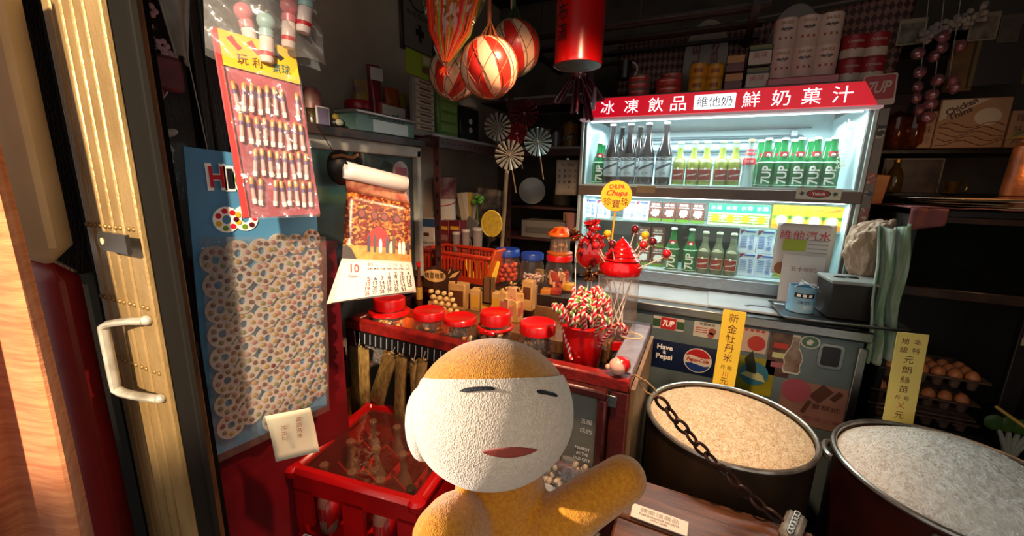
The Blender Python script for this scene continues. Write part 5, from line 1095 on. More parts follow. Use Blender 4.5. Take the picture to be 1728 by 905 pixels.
MB().prism(rrect(w*.5, h*.92, .006, 3, x, z), .001, y0=YS-.0007).build('red_square', mat('sticker red', '#a81c24', .4), chest); ct('7UP', x, z, w*.38, h*.5, WHITE, bold=.03, shear=.2)
x, z, w, h = stick('sticker', 1172, 542, 1213, 575, DW, 'white gift sticker with brown print'); ct('免費贈品', x, z+h*.36, w*.6, h*.16, INK); MB().prism(circ(w*.15, 14, x+w*.22, z-h*.05), .0008, y0=YS-.0004).prism(circ(w*.13, 14, x+w*.18, z-h*.3), .0008, y0=YS-.0004).build('round_print', mat('rust print', '#8a4a3c', .5), chest)
for q in range(3): MB().box((x-w*.2, YS, z+h*.1-q*h*.14), (w*.45, .0006, h*.05)).build('line_print', mat('rose ink', '#a8343c', .5), chest)
# blue cola sticker
x, z, w, h = stick('cola_sticker', 1098, 572, 1206, 640, mat('deep navy', '#0e1c3c', .4), 'dark blue cola sticker with a round emblem'); 
for s, k, ww in (('Have', .24, .24), ('a', .06, .05), ('Pepsi', -.13, .25)): ct(s, x-w*.27, z+h*k+.004, w*ww, None, WHITE, bold=.03)
ex, ez = cxz(1177, 610); er = .056
MB().prism(circ(er, 32, ex, ez), .0008, y0=YS-.0006).build('emblem', mat('emblem cream', '#c8c4b8', .4), chest)
top = [(ex+er*.93*math.cos(a), ez+er*.93*math.sin(a)) for a in [R(20)+R(140)*k/14 for k in range(15)]]+[(ex-er*.5, ez+er*.42), (ex, ez+er*.30), (ex+er*.5, ez+er*.24)]
MB().prism(top, .0006, y0=YS-.0012).build('emblem_red', mat('sticker red', '#a81c24', .4), chest)
bot = [(ex+er*.93*math.cos(a), ez+er*.93*math.sin(a)) for a in [R(200)+R(140)*k/14 for k in range(15)]]+[(ex+er*.5, ez-er*.42), (ex, ez-er*.32), (ex-er*.5, ez-er*.24)]
MB().prism(bot, .0006, y0=YS-.0012).build('emblem_blue', mat('emblem blue', '#1c3a7c', .4), chest); text(chest, 'Pepsi-Cola', (ex, YS-.0016, ez), er*1.6, er*.42, mat('sticker red', '#a81c24', .4), FACE, bold=.03, shear=.25)
# posters on the front
x, z, w, h = stick('poster', 1252, 553, 1292, 600, mat('poster rose white', '#a89488', .45), 'white poster with a red sun and dark bottle'); MB().prism(circ(w*.33, 20, x+w*.12, z-.01), .0008, y0=YS-.0006).build('sun_print', mat('poster red', '#9a2c20', .45), chest)
for q in range(4): MB().box((x-w*.3+q*w*.2, YS, z+h*.42), (w*.12, .0008, h*.08)).build('stripe_print', mat('poster red', '#9a2c20', .45), chest)
x, z, w, h = stick('poster', 1246, 600, 1300, 672, mat('poster yellow green', '#8a8418', .45, col2='#6a6414', vs=12), 'yellow poster with a blue globe'); 
gx, gz = cxz(1272, 632); MB().prism(circ(.052, 28, gx, gz), .0008, y0=YS-.0006).build('globe_print', mat('globe blue', '#2c6478', .45), chest); MB().prism([(gx-.05, gz-.01), (gx-.01, gz+.015), (gx+.03, gz), (gx+.045, gz-.03), (gx, gz-.025)], .0006, y0=YS-.0010).build('globe_cream', mat('globe cream', '#a8a878', .45), chest); MB().prism([(gx-.04, gz+.06), (gx-.015, gz+.10), (gx, gz+.05), (gx+.01, gz-.0), (gx-.025, gz+.005)], .0006, y0=YS-.0014).build('bottle_print', mat('bottle print dark', '#1e2416', .45), chest)
x, z, w, h = stick('poster', 1302, 560, 1330, 640, mat('poster dark maroon', '#3a1c20', .45, col2='#5c4a3c', vs=20), 'dark maroon poster strip'); 
for q in range(3): MB().box((x, YS, z+h*(.2-.22*q)), (w*.6, .0006, h*.12)).build('patch_print', mat(('poster red', 'globe cream', 'dull rose print')[q], ('#9a2c20', '#a8a878', '#8a5058')[q], .45), chest)
bx_, bz_ = cxz(1340, 600)
def bottle_out(cx, cz, s): 
    R_ = [(.0, .5), (.075, .5), (.08, .42), (.07, .40), (.085, .2), (.17, .02), (.2, -.1), (.165, -.28), (.19, -.42), (.15, -.5), (0, -.5)]
    return [(cx+a*s, cz+b*s) for a, b in R_]+[(cx-a*s, cz+b*s) for a, b in R_[::-1]][1:-1]
MB().prism(bottle_out(bx_, bz_, .165), .0008, y0=YS-.0006).prism(bottle_out(bx_, bz_, .148), .0008, 1, y0=YS-.0012).build('bottle_sticker', [DW, mat('cola bottle print', '#5a3c2c', .4, col2='#8a8478', vs=18)], chest)
gx, gz = cxz(1368, 579); MB().prism(circ(.026, 24, gx, gz, 1.25), .0008, y0=YS-.0006).prism(circ(.022, 24, gx, gz, 1.25), .0008, 1, y0=YS-.0012).build('oval_sticker', [DW, mat('oval green', '#3c5c48', .4)], chest); MB().prism([(gx-.012, gz), (gx, gz+.012), (gx+.012, gz+.004), (gx+.004, gz-.012), (gx-.008, gz-.01)], .0006, y0=YS-.0016).build('bird_print', DW, chest)
x, z, w, h = stick('poster', 1322, 640, 1425, 735, mat('poster dull rose', '#7a5850', .45, col2='#8a6a5c', vs=8), 'large dull rose ice cream poster', r=.02)
MB().prism(circ(.05, 24, x-w*.28, z+h*.28), .0008, y0=YS-.0006).build('round_print', mat('dull pink disc', '#8a4450', .45), chest); MB().box((x+w*.08, YS, z+h*.3), (.045, .0008, .07), rot=(0, R(35), 0)).box((x+w*.3, YS, z+h*.3), (.02, .0008, .045), rot=(0, R(35), 0)).box((x-w*.1, YS, z-h*.05), (.015, .0008, .06), rot=(0, R(20), 0)).build('ice_lolly_print', mat('dull brown bar', '#4c3028', .45), chest)
ct('雪糕批', x+w*.18, z-.0, w*.4, .022, mat('dull brown bar', '#4c3028', .45)); ct('每條五毫', x+w*.15, z-h*.3, w*.55, .02, mat('dull rose print', '#8a5058', .45))
x, z = cxz(1402, 603); MB().prism(rrect(.078, .098, .014, 4, x, z), .004, y0=.003).prism(rrect(.058, .078, .010, 4, x, z), .002, 1, y0=.0015).build('vent_window', [STEEL, BLACK], chest)
# ================================================================ LIT DRINKS CABINET
FX0, FX1, FY, FD = -.615, .585, 2.15, .55
FZ0, FZ1 = KZ+.004, 1.80
FB, FM0, FM1, FT = .948, 1.315, 1.365, 1.70          # rail top, middle rail, upper glass
frg = thing('drinks_cabinet', 'brightly lit glass fronted drinks cabinet with a red sign on top', 'cabinet', ((FX0+FX1)/2, FY, FZ0))
def fl(x, y, z): return (x-(FX0+FX1)/2, y-FY, z-FZ0)
fw = FX1-FX0
FIN = mat('pale blue enamel lining', '#b8ccd2', .4, col2='#aabfc6', vs=4); FBODY = mat('grey brown cabinet body', '#6a625c', .4, col2='#564e48', vs=10)
MB().box(fl((FX0+FX1)/2, FY+FD, (FZ0+FZ1)/2), (fw, .02, FZ1-FZ0)).build('back_wall', FIN, frg)
for s, x in ((-1, FX0+.012), (1, FX1-.012)): MB().box(fl(x, FY+FD/2, (FZ0+FZ1)/2), (.024, FD, FZ1-FZ0)).box(fl(x-s*.013, FY+FD/2, (FZ0+FZ1)/2-.03), (.002, FD-.02, FZ1-FZ0-.1), 1).build('side_wall', [FBODY, FIN], frg)
MB().box(fl((FX0+FX1)/2, FY+FD/2, FZ1-.012), (fw+.02, FD+.02, .024), b=.003).build('top', FBODY, frg)
MB().box(fl((FX0+FX1)/2, FY+FD/2, FZ0+.02), (fw, FD, .04)).box(fl((FX0+FX1)/2, FY-.005, FB-.033), (fw+.01, .05, .058), b=.004).build('bottom_rail', STEEL, frg)
MB().box(fl((FX0+FX1)/2, FY+FD/2, FB-.004), (fw-.05, FD-.03, .008)).build('bottom_lining', FIN, frg)
MB().box(fl((FX0+FX1)/2, FY-.002, (FM0+FM1)/2), (fw, .035, FM1-FM0), b=.003).build('middle_rail', mat('brown middle rail', '#6e5c50', .4, col2='#5c4c42', vs=8), frg)
MB().box(fl((FX0+FX1)/2, FY+FD/2, FM1+.006), (fw-.05, FD-.03, .010)).build('upper_floor', mat('upper glass floor', '#c8d8dc', .2), frg)
MB().box(fl((FX0+FX1)/2, FY+.26, 1.185), (fw-.06, .40, .006)).build('glass_shelf', clear('shelf glass', '#d8ece8', .25, .5, .1), frg)
for x in (FX0+.006, FX1-.006): MB().box(fl(x, FY-.006, (FB+FT)/2), (.012, .016, FT-FB)).build('edge_strip', mat('pale glass edge', '#a8b4b0', .2), frg)
GP = clear('cabinet front glass', '#f4fcfa', .025, .25, .02)
MB().box(fl((FX0+FX1)/2, FY-.004, (FM1+FT)/2), (fw-.02, .004, FT-FM1)).build('upper_pane', GP, frg); MB().box(fl(FX0+fw*.49, FY+.001, (FB+FM0)/2), (fw*.97, .004, FM0-FB-.004)).build('lower_pane', GP, frg)
MB().box(fl((FX0+FX1)/2, FY-.006, FM1+.002), (fw-.02, .008, .006)).build('pane_edge', mat('pale glass edge', '#c8d4d0', .2, emit=.0), frg)
MB().box(fl(FX1+.018, FY+.01, (FZ0+FZ1)/2-.05), (.034, .05, FZ1-FZ0-.12), b=.003).build('corner_post', FBODY, frg)
for zc_, hc, cc in ((1.60, .05, '#2a2420'), (1.42, .045, '#8a4a3c'), (1.22, .16, '#7a4a44'), (1.36, .02, '#2c3448')): MB().box(fl(FX1+.018, FY-.0155, zc_), (.026, .001, hc)).build('sticker', mat('post sticker '+cc, cc, .5, col2='#a09488', vs=60, lo=.55, hi=.6), frg)
# cooling pipes on the back wall
PIPE = mat('grey cooling pipe', '#6c7a84', .3, .3)
for z in (1.665, 1.60, 1.535, 1.48): MB().box(fl((FX0+FX1)/2-.02, FY+FD-.02, z+.02), (fw*.84, .012, .004)).build('ridge', PIPE, frg)
zz = [1.645, 1.575]; x0, x1 = FX0+.13, FX1-.17
pp = [fl(x0, FY+FD-.03, zz[0])]+[fl(x1, FY+FD-.03, zz[0])]+[fl(x1+.035*math.sin(a), FY+FD-.03, (zz[0]+zz[1])/2+.035*math.cos(a)) for a in [math.pi*k/8 for k in range(1, 8)]]+[fl(x1, FY+FD-.03, zz[1]), fl(x0, FY+FD-.03, zz[1])]
MB().tube(pp, .007, n=8).rod(fl(x0, FY+FD-.03, 1.50), fl(x1, FY+FD-.03, 1.50), .007).build('cooling_pipe', PIPE, frg)
for x in (x0+.05, x1-.02):
    for z in (1.66, 1.575, 1.51): MB().box(fl(x, FY+FD-.03, z), (.03, .02, .03), b=.003).sph(fl(x, FY+FD-.042, z), .007, 0, 8, 6).build('pipe_clip', mat('pale clip', '#c8d4d8', .35), frg)
# lamps
TUBE = mat('lit fluorescent tube', '#f4fbff', .3, emit=5)
for z, y in ((1.692, FY+.03), (FM0+.004, FY+.03)): MB().cyl(fl((FX0+FX1)/2, y, z), .009, fw-.08, 0, 12, axis='x').build('light_tube', TUBE, frg)
def tube_light(name, z, y, p, sy):
    o = lamp(name, 'AREA', ((FX0+FX1)/2, y, z), p, (.92, .97, 1.0), shape='RECTANGLE', size=fw-.1, size_y=sy); return o
tube_light('upper_tube_light', 1.680, FY+.022, 11, .03); tube_light('lower_tube_light', FM0-.012, FY+.22, 3.2, .05); tube_light('lower_front_tube_light', FM0-.008, FY+.018, 4.2, .02)
lamp('back_wall_fill_light', 'AREA', ((FX0+FX1)/2, FY+.36, 1.68), 7, (.90, .98, 1.0), shape='RECTANGLE', size=fw-.1, size_y=.1)  # fill added for the back wall, no tube is modelled here
# lit sign
SX0, SX1, SZ0, SZ1 = -.575, .565, 1.698, 1.785
sgn = MB(); X = [(SX0+.0, SZ0), (SX1, SZ0), (SX1-.05, SZ1), (SX0+.05, SZ1)]
sgn.prism([(x-(FX0+FX1)/2, z-FZ0) for x, z in X], .05, y0=-.055); sgn.build('sign_box', mat('lit red sign', '#d00a24', .3, emit=.75), frg)
MB().box(fl((FX0+FX1)/2, FY-.03, SZ0-.008), (fw, .05, .012), b=.002).build('sign_gutter', mat('glowing pink gutter', '#d8b0b8', .4, emit=.25), frg)  # sign's pink glow put into this strip as colour and faint emission
SW = mat('lit white sign letter', '#fff4f4', .4, emit=1.6); zc = (SZ0+SZ1)/2-FZ0
for ch, px in zip('冰凍飲品鮮奶菓汁', (1026, 1066, 1107, 1145, 1267, 1317, 1368, 1420)):
    q = P(px, 172, y=FY-.056); text(frg, ch, (q.x-(FX0+FX1)/2, -.0562, zc), .066, .062, SW, FACE, bold=.02)
q = P(1205, 176, y=FY-.056); MB().prism(rrect(.165, .062, .004, 2, q.x-(FX0+FX1)/2, zc), .001, y0=-.0562).build('sign_panel', SW, frg); text(frg, '維他奶', (q.x-(FX0+FX1)/2, -.0575, zc), .14, .044, mat('teal sign ink', '#1c7088', .4, emit=.1), FACE, bold=.025)
# stickers on the cabinet
def fs(px, py, y=FY-.02): v = P(px, py, y=y); return v.x-(FX0+FX1)/2, v.z-FZ0
a, b = fs(1345, 317), fs(1418, 338); x, z, w, h = (a[0]+b[0])/2, (a[1]+b[1])/2, b[0]-a[0], a[1]-b[1]
MB().box((x, -.0205, z), (w, .002, h)).build('sticker', mat('sticker cream', '#c8c4b0', .4), frg); MB().prism(circ(h*.36, 20, x, z, 2.6), .001, y0=-.0225).prism(circ(h*.29, 20, x, z, 2.8), .001, 1, y0=-.023).build('oval_print', [mat('oval dark', '#2c3a2c', .4), mat('sticker red', '#a81c24', .4)], frg)
text(frg, 'Yakult', (x, -.0236, z), w*.30, h*.26, WHITE, FACE, bold=.02)
for s in (-1, 1): MB().prism([(x+s*w*.37+h*.25*(1 if k % 2 else .5)*math.cos(k*.628), z+h*.25*(1 if k % 2 else .5)*math.sin(k*.628)) for k in range(10)], .001, y0=-.0225).build('star_print', mat('oval dark', '#2c3a2c', .4), frg)
a, b = fs(1075, 314), fs(1105, 326); MB().box(((a[0]+b[0])/2, -.0205, (a[1]+b[1])/2), (b[0]-a[0], .002, a[1]-b[1])).build('sticker', mat('sticker tan', '#8a7450', .5), frg)
GS = bpy.data.materials.new('gold white paint script'); GS.use_nodes = True
_n = GS.node_tree; _t = _n.nodes.new('ShaderNodeBsdfTranslucent'); _t.inputs[0].default_value = lin('#f4ecd0'); _n.links.new(_t.outputs[0], _n.nodes['Material Output'].inputs[0])
for k, ch in enumerate('小橋人池湖'): v = P(1431-3.2*k, 210+17*k, y=FY-.0065); text(frg, ch, (v.x-(FX0+FX1)/2, -.0070, v.z-FZ0), .035, .038, GS, FACE)
# flyer hanging at the cabinet's lower right
tl, br = P(1314, 376, y=2.115), P(1397, 470, y=2.115)
fly = thing('drinks_flyer', 'white flyer with red characters taped at the right of the drinks cabinet', 'flyer', ((tl.x+br.x)/2, 2.125, (tl.z+br.z)/2), R(0)); w, h = br.x-tl.x, tl.z-br.z
MB().sheet(lambda u, v: ((u-.5)*w, -.012*math.sin(math.pi*v)*u, (v-.5)*h), 10, 10).build('sheet', mat('flyer white', '#d0cac4', .45), fly, thick=.001)
for k, ch in enumerate('維他汽水'): text(fly, ch, (-.072+.047*k, -.0145, h*.28), .042, .042, mat('flyer red', '#c01424', .4), FACE, bold=.02)
MB().box((-.035, -.0145, .02), (.085, .001, .05)).build('green_print', mat('flyer green', '#9aa81c', .45), fly)
for k in range(5): MB().box((.05, -.0145, .045-.018*k), (.07, .001, .004)).build('line_print', mat('flyer grey', '#9a948e', .45), fly)
MB().prism(circ(.028, 16, -.07, -h*.38), .001, y0=-.0135).build('brown_print', mat('flyer brown', '#8a5028', .45), fly)
tl, br = P(1324, 430, y=2.08), P(1388, 485, y=2.08); fly2 = thing('leaning_card', 'white card with faint red print leaning under the flyer behind the steel tray', 'card', ((tl.x+br.x)/2, 2.085, KZ+.014)); w, h = br.x-tl.x, tl.z-KZ-.014
MB().box((0, .01, h/2), (w, .002, h), rot=(R(-6), 0, 0)).build('card', mat('flyer white', '#d0cac4', .45), fly2); text(fly2, '五十年代', (0, 0.001, h*.72), w*.6, .02, mat('faded red ink', '#9a4a44', .5), (R(84), 0, 0))
# ---------------------------------------------------------------- drinks: bottles
UZ = FM1+.011
capW = mat('white crown cap', '#d8dcd8', .35); capY = mat('yellow crown cap', '#c8c060', .35)
gG = clear('green soda glass', '#5cb878', .55, .6, .06, .06, diff='#1a8a4c'); gW_ = clear('dark wine glass', '#2a2426', .85, .8, .06, .06, diff='#1c181a'); gL = clear('clear bottle glass', '#eef8ee', .06, .5, .06); limeq = mat('lime drink', '#a8a81c', .3, emit=0)
def crown(z, r=.014): return [(r*.8, z-.002), (r*1.08, z), (r, z+.008), (r*.7, z+.010), (0, z+.010)]
def put(root, first, loc, rot=0, label=None):
    if first: root.location = loc; root.rotation_euler = (0, 0, rot); return root
    return dup(root, loc, rot, label)
def front_label(t, s, z, w, h, m, r, **k): return text(t, s, (0, -r, z), w, h, m, FACE, bend=r, **k)
def patch(t, name, z0, z1, a, r, m, n=10):
    return MB().sheet(lambda u, v: (r*math.sin((u-.5)*2*a), -r*math.cos((u-.5)*2*a), z0+(z1-z0)*v), n, 1).build(name, m, t)
# green soda bottle
def green_bottle(label):
    t = thing('soda_bottle', label, 'bottle', (0, 0, 0), 0, 'green soda bottles')
    r = .034; MB().lathe([(0, 0), (r*.9, 0), (r, .005), (r, .095), (r*.93, .115), (r*.55, .15), (.0145, .175), (.0125, .205), (.015, .209)], 0, 24).build('glass', gG, t); MB().lathe(crown(.207), 0, 18).build('crown_cap', capW, t)
    front_label(t, '7UP', .055, .080, .040, WHITE, r*1.015, turn=R(90), bold=.03); patch(t, 'neck_label', .128, .155, .7, .0245, mat('red neck label', '#b8202c', .4)); 
    MB().sph((.0, -.026, .140), (.008, .003, .008), 0, 8, 6).build('neck_print', WHITE, t); MB().lathe([(r*.99, .108), (r*.86, .120), (r*.72, .134)], 0, 24).build('foam_band', mat('pale green shoulder', '#a8c4b0', .35), t)
    MB().lathe([(r*1.006, .008), (r*1.006, .010)], 0, 24).build('base_print', WHITE, t); return t
gx = [P(px, 311, y=2.215).x for px in (1287, 1314, 1341, 1368, 1396)]
g0 = None
for k, x in enumerate(gx):
    lab = '%s green soda bottle from the left in the front row at the right' % ORD[k]
    if g0 is None: g0 = green_bottle(lab)
    put(g0, k == 0, (x, 2.215, UZ), R(8-3*k), lab)
for k, x in enumerate(gx): dup(g0, (x-.02+.004*k, 2.30, UZ), R(30), '%s green soda bottle from the left in the second row, behind the front one' % ORD[k])
dup(g0, (P(1005, 305, y=2.215).x+.012, 2.215, UZ), R(20), 'green soda bottle at the far left beside the dark wine bottles'); dup(g0, (P(1015, 305, y=2.32).x, 2.31, UZ), R(40), 'green soda bottle behind the one at the far left')
# dark wine bottles
def wine_bottle(label):
    t = thing('wine_bottle', label, 'bottle', (0, 0, 0), 0, 'dark wine bottles'); r = .038
    MB().lathe([(0, 0), (r*.92, 0), (r, .006), (r, .145), (r*.92, .165), (r*.62, .20), (.0165, .235), (.0145, .285), (.0165, .288), (.0165, .296)], 0, 26).build('glass', gW_, t); MB().lathe(crown(.293, .0155), 0, 18).build('crown_cap', capW, t)
    patch(t, 'label', .038, .135, 1.35, r*1.012, mat('pale blue label', '#b0c0c8', .4), 16); 
    MB().sheet(lambda u, v: (r*1.02*math.sin((u-.5)*2.2), -r*1.02*math.cos((u-.5)*2.2), .066+.034*u+.012*v), 12, 1).build('diagonal_band', mat('grey label band', '#3c444a', .4), t)
    patch(t, 'label_head', .118, .132, 1.2, r*1.02, mat('grey label band', '#3c444a', .4)); front_label(t, 'San Miguel', .125, .055, .008, WHITE, r*1.03); front_label(t, '生力啤', .055, .03, .012, mat('grey label band', '#3c444a', .4), r*1.025)
    patch(t, 'label_side', .04, .133, .09, r*1.021, mat('grey label band', '#3c444a', .4)).rotation_euler = (0, 0, 1.25); return t
w0 = wine_bottle('first dark wine bottle from the left in the upper case')
for k, px in enumerate((1029, 1058, 1088, 1117)): put(w0, k == 0, (P(px, 305, y=2.21).x, 2.21, UZ), 0, '%s dark wine bottle from the left in the front of the upper case' % ORD[k])
for k, px in enumerate((1044, 1074)): dup(w0, (P(px, 305, y=2.32).x, 2.315, UZ), .3, '%s dark wine bottle in the row behind, partly hidden' % ('left' if k == 0 else 'right'))
# lime drink bottles
def lime_bottle(label, liq, name='lime_bottle', grp='lime drink bottles in the upper case'):
    t = thing(name, label, 'bottle', (0, 0, 0), 0, grp); r = .031
    MB().lathe([(0, 0), (r*.9, 0), (r, .005), (r, .10), (r*.95, .115), (r*.62, .135), (.0155, .155), (.0135, .195), (.0155, .199)], 0, 24).build('glass', gL, t); MB().lathe([(0, .003), (r*.92, .004), (r*.95, .10), (r*.88, .115), (r*.55, .136), (.013, .155), (.012, .178), (0, .178)], 0, 22).build('drink', liq, t)
    MB().lathe(crown(.198), 0, 18).build('crown_cap', mat('silver green cap', '#b8c0a4', .35), t)
    patch(t, 'label_border', .024, .079, .98, r*1.012, mat('cream label border', '#e0d4bc', .4)); patch(t, 'label', .027, .076, .9, r*1.02, mat('brick red label', '#9c2822', .4)); front_label(t, 'Schweppes', .05, .046, .012, WHITE, r*1.03, shear=.3, turn=R(14), bold=.02)
    MB().sph((0, -r*1.01, .078), (.005, .002, .006), 0, 10, 6).build('label_crest', WHITE, t)
    MB().sheet(lambda u, v: (.0285*math.sin((u-.5)*2), -.0285*math.cos((u-.5)*2)*(1-.12*v), .110+.016*v*math.sin(math.pi*u)), 10, 3).build('neck_label', mat('cream label border', '#e0d4bc', .4), t); return t
l0 = lime_bottle('first lime drink bottle from the left with a brick red label', limeq)
for k, px in enumerate((1143, 1166, 1187, 1213, 1235)): put(l0, k == 0, (P(px, 308, y=2.205).x, 2.205, UZ), R(-5+3*k), '%s lime drink bottle from the left in the upper case' % ORD[k])
# clear soda bottle with red print
t = thing('clear_soda_bottle', 'single clear soda bottle with red and white print beside the green bottles', 'bottle', (P(1259, 311, y=2.2).x, 2.2, UZ)); r = .027
MB().lathe([(0, 0), (r*.95, 0), (r, .006), (r*.98, .035), (r*.86, .06), (r*.97, .10), (r*.95, .118), (.0165, .16), (.0125, .20), (.015, .204)], 0, 24).build('glass', clear('clear cola glass', '#e4ecea', .50, .6, .10, diff='#b4c0be'), t); MB().lathe(crown(.202), 0, 18).build('crown_cap', capY, t)
MB().lathe([(r*1.0, .10), (r*.99, .118), (r*.90, .128)], 0, 24).build('red_band', mat('soda red', '#c0202c', .4), t); MB().lathe([(.0225, .142), (.0195, .152)], 0, 20).lathe([(.018, .160), (.0165, .168)], 0, 20).build('red_stripe', mat('soda red', '#c0202c', .4), t); front_label(t, '可樂', .113, .034, .013, WHITE, r*1.03, bold=.03)
# ---------------------------------------------------------------- drinks: cartons
S1, S2 = 1.189, FB+.001
def carton(nm, label, grp, w, h, d, base, bands, prints):
    t = thing(nm, label, 'carton', (0, 0, 0), 0, grp); MB().box((0, d/2, h/2), (w, d, h), b=.0015).build('carton', base, t)
    for z0, z1, m in bands: MB().box((0, -.0006, h*(z0+z1)/2), (w*.98, .0012, h*(z1-z0))).build('printed_band', m, t)
    prints(t, w, h); return t
CB = mat('cocoa carton brown', '#6a3a30', .4); CWH = mat('carton white', '#e0e8e8', .4); CGR = mat('carton grass green', '#5a8a2c', .4)
def cow(t, w, h):
    MB().prism([(x*w*.34, h*.42+z*w*.34) for x, z in ((-1, .2), (-.6, .75), (-.85, 1.0), (-.4, .85), (-.1, 1.05), (.2, .9), (.6, 1.05), (.75, .8), (1, .9), (.85, .45), (1, .1), (.75, -.2), (.9, -.6), (.5, -.5), (.2, -.9), (-.1, -.6), (-.5, -.85), (-.5, -.4), (-.95, -.3))], .001, y0=-.0018).build('cow_print', CWH, t)
    text(t, '維他', (0, -.0015, h*.87), w*.66, h*.14, CWH, FACE, bold=.03); MB().box((0, -.001, h*.735), (w*.8, .001, h*.035)).build('line_print', CWH, t)
def lemon(t, w, h):
    text(t, '氷菊', (0, -.0015, h*.82), w*.72, h*.2, CWH, FACE, bold=.03)
    for k in range(4): MB().box((0, -.0016, h*(.14+.12*k)), (w*.92, .001, h*.03)).build('stripe_print', mat('lemon stripe', '#7c9c2c', .4), t)
    MB().prism(circ(w*.27, 16, 0, h*.32), .001, y0=-.0026).build('lemon_print', mat('lemon yellow', '#d8cc1c', .4), t)
def tea(t, w, h):
    MB().prism(circ(w*.34, 18, 0, h*.36), .001, y0=-.0022).prism(circ(w*.27, 18, 0, h*.36), .001, 1, y0=-.0028).build('slice_print', [mat('tea slice rim', '#e8d860', .4), mat('tea slice', '#f0ecc8', .4)], t); MB().box((0, -.0018, h*.8), (w*.7, .001, h*.1), rot=(0, R(-12), 0)).build('word_print', mat('tea orange', '#d8861c', .4), t)
def soy(t, w, h):
    text(t, '維他奶', (w*.2, -.0015, h*.45), h*.62, w*.28, mat('soy blue', '#2c5cb0', .4), FACE, turn=R(90), bold=.03)
    for k in range(7): MB().box((-w*.22, -.001, h*(.25+.075*k)), (w*.36, .001, h*.03)).build('line_print', mat('soy pale blue', '#7c9cd0', .4), t)
    MB().prism([(-w*.48, h*.97), (-w*.48, h*.75), (-w*.15, h*.97)], .001, y0=-.0016).build('corner_print', mat('soy maroon', '#8a3048', .4), t); MB().box((w*.1, -.001, h*.9), (w*.6, .001, h*.06)).build('head_print', mat('soy blue', '#2c5cb0', .4), t)
mk = {
 'cow': lambda l: carton('cocoa_milk_carton', l, 'cocoa milk cartons', .062, .100, .04, CB, ((0, .16, CGR),), cow),
 'lemon': lambda l: carton('lemon_drink_carton', l, 'lemon drink cartons', .066, .104, .04, mat('lemon pale', '#d8e0a8', .4), ((.60, 1, mat('carton teal', '#1c9474', .4)),), lemon),
 'tea': lambda l: carton('lemon_tea_carton', l, 'lemon tea cartons', .074, .108, .042, mat('tea yellow', '#dcc018', .4), ((0, .2, mat('tea orange', '#d8861c', .4)), (.42, .56, mat('tea green', '#5a8c2c', .4))), tea),
 'soy': lambda l: carton('soy_milk_carton', l, 'blue soy milk cartons', .066, .102, .04, mat('soy white', '#d4e0ec', .4), (), soy)}
proto = {}
def place(kind, px, py, y, z, label, sc=1., rz=0):
    p = P(px, py, y=y)
    if kind not in proto: proto[kind] = t = mk[kind](label); t.location = (p.x, y, z); t.scale = (sc,)*3; t.rotation_euler = (0, 0, rz); return t
    return dup(proto[kind], (p.x, y, z), rz, label, scale=sc)
Y1 = 2.235
for k, px in enumerate((996, 1017)): place('soy', px, 366, Y1, S1, '%s blue soy carton on the middle shelf, at the far left' % ORD[k])
for k, px in enumerate((1062, 1083)): place('soy', px, 366, Y1, S1, '%s blue soy carton on the middle shelf, right of the round yellow sign' % ORD[k])
for k, px in enumerate((1105, 1128.5, 1152.5, 1177)): place('cow', px, 366, Y1, S1, '%s cocoa milk carton from the left on the middle shelf' % ORD[k])
for k, px in enumerate((1207, 1232.5, 1258.5, 1285)): place('lemon', px, 368, Y1, S1, '%s lemon drink carton from the left on the middle shelf' % ORD[k])
for k, px in enumerate((1318, 1346, 1374.5, 1404)): place('tea', px, 372, Y1, S1, '%s yellow lemon tea carton from the left on the middle shelf' % ORD[k])
for k, px in enumerate((1084, 1108)):
    place('cow', px, 450, Y1, S2, '%s cocoa milk carton in the lower tier on the bottom shelf' % ('left', 'right')[k], 1.02); place('cow', px, 420, Y1, S2+.1025, '%s cocoa milk carton in the upper tier on the bottom shelf' % ('left', 'right')[k], 1.02)
for k, px in enumerate((1258, 1288)):
    place('soy', px, 460, Y1-.01, S2, '%s blue soy carton in the lower tier on the bottom shelf' % ('left', 'right')[k], 1.12); place('soy', px+2, 420, Y1-.01, S2+.1145, '%s blue soy carton in the upper tier on the bottom shelf' % ('left', 'right')[k], 1.12)
for k, px in enumerate((1315,)):
    place('lemon', px, 460, Y1, S2, 'lemon drink carton in the lower tier behind the flyer', 1.05); place('lemon', px, 420, Y1, S2+.110, 'lemon drink carton in the upper tier behind the flyer', 1.05)
for k, px in enumerate((1131, 1161)): dup(g0, (P(px, 455, y=2.205).x, 2.205, S2), 0, '%s green soda bottle on the bottom shelf' % ('left', 'right')[k], 'green soda bottles on the bottom shelf')
cola = mat('pale brown drink', '#6a6a50', .3)
c0 = lime_bottle('left brown drink bottle with brick red label on the bottom shelf', cola, 'ginger_bottle', 'brown drink bottles on the bottom shelf')
for k, px in enumerate((1184, 1207, 1231)): put(c0, k == 0, (P(px, 458, y=2.205).x, 2.205, S2), R(-8), '%s brown drink bottle with brick red label on the bottom shelf' % ('left', 'middle', 'right')[k])
# dark board behind the bottom row
MB().box(fl((FX0+FX1)/2, FY+.30, 1.065), (fw-.06, .01, .25)).build('dark_backing', mat('dark green board', '#2c3a36', .5, col2='#1c2624', vs=14), frg)
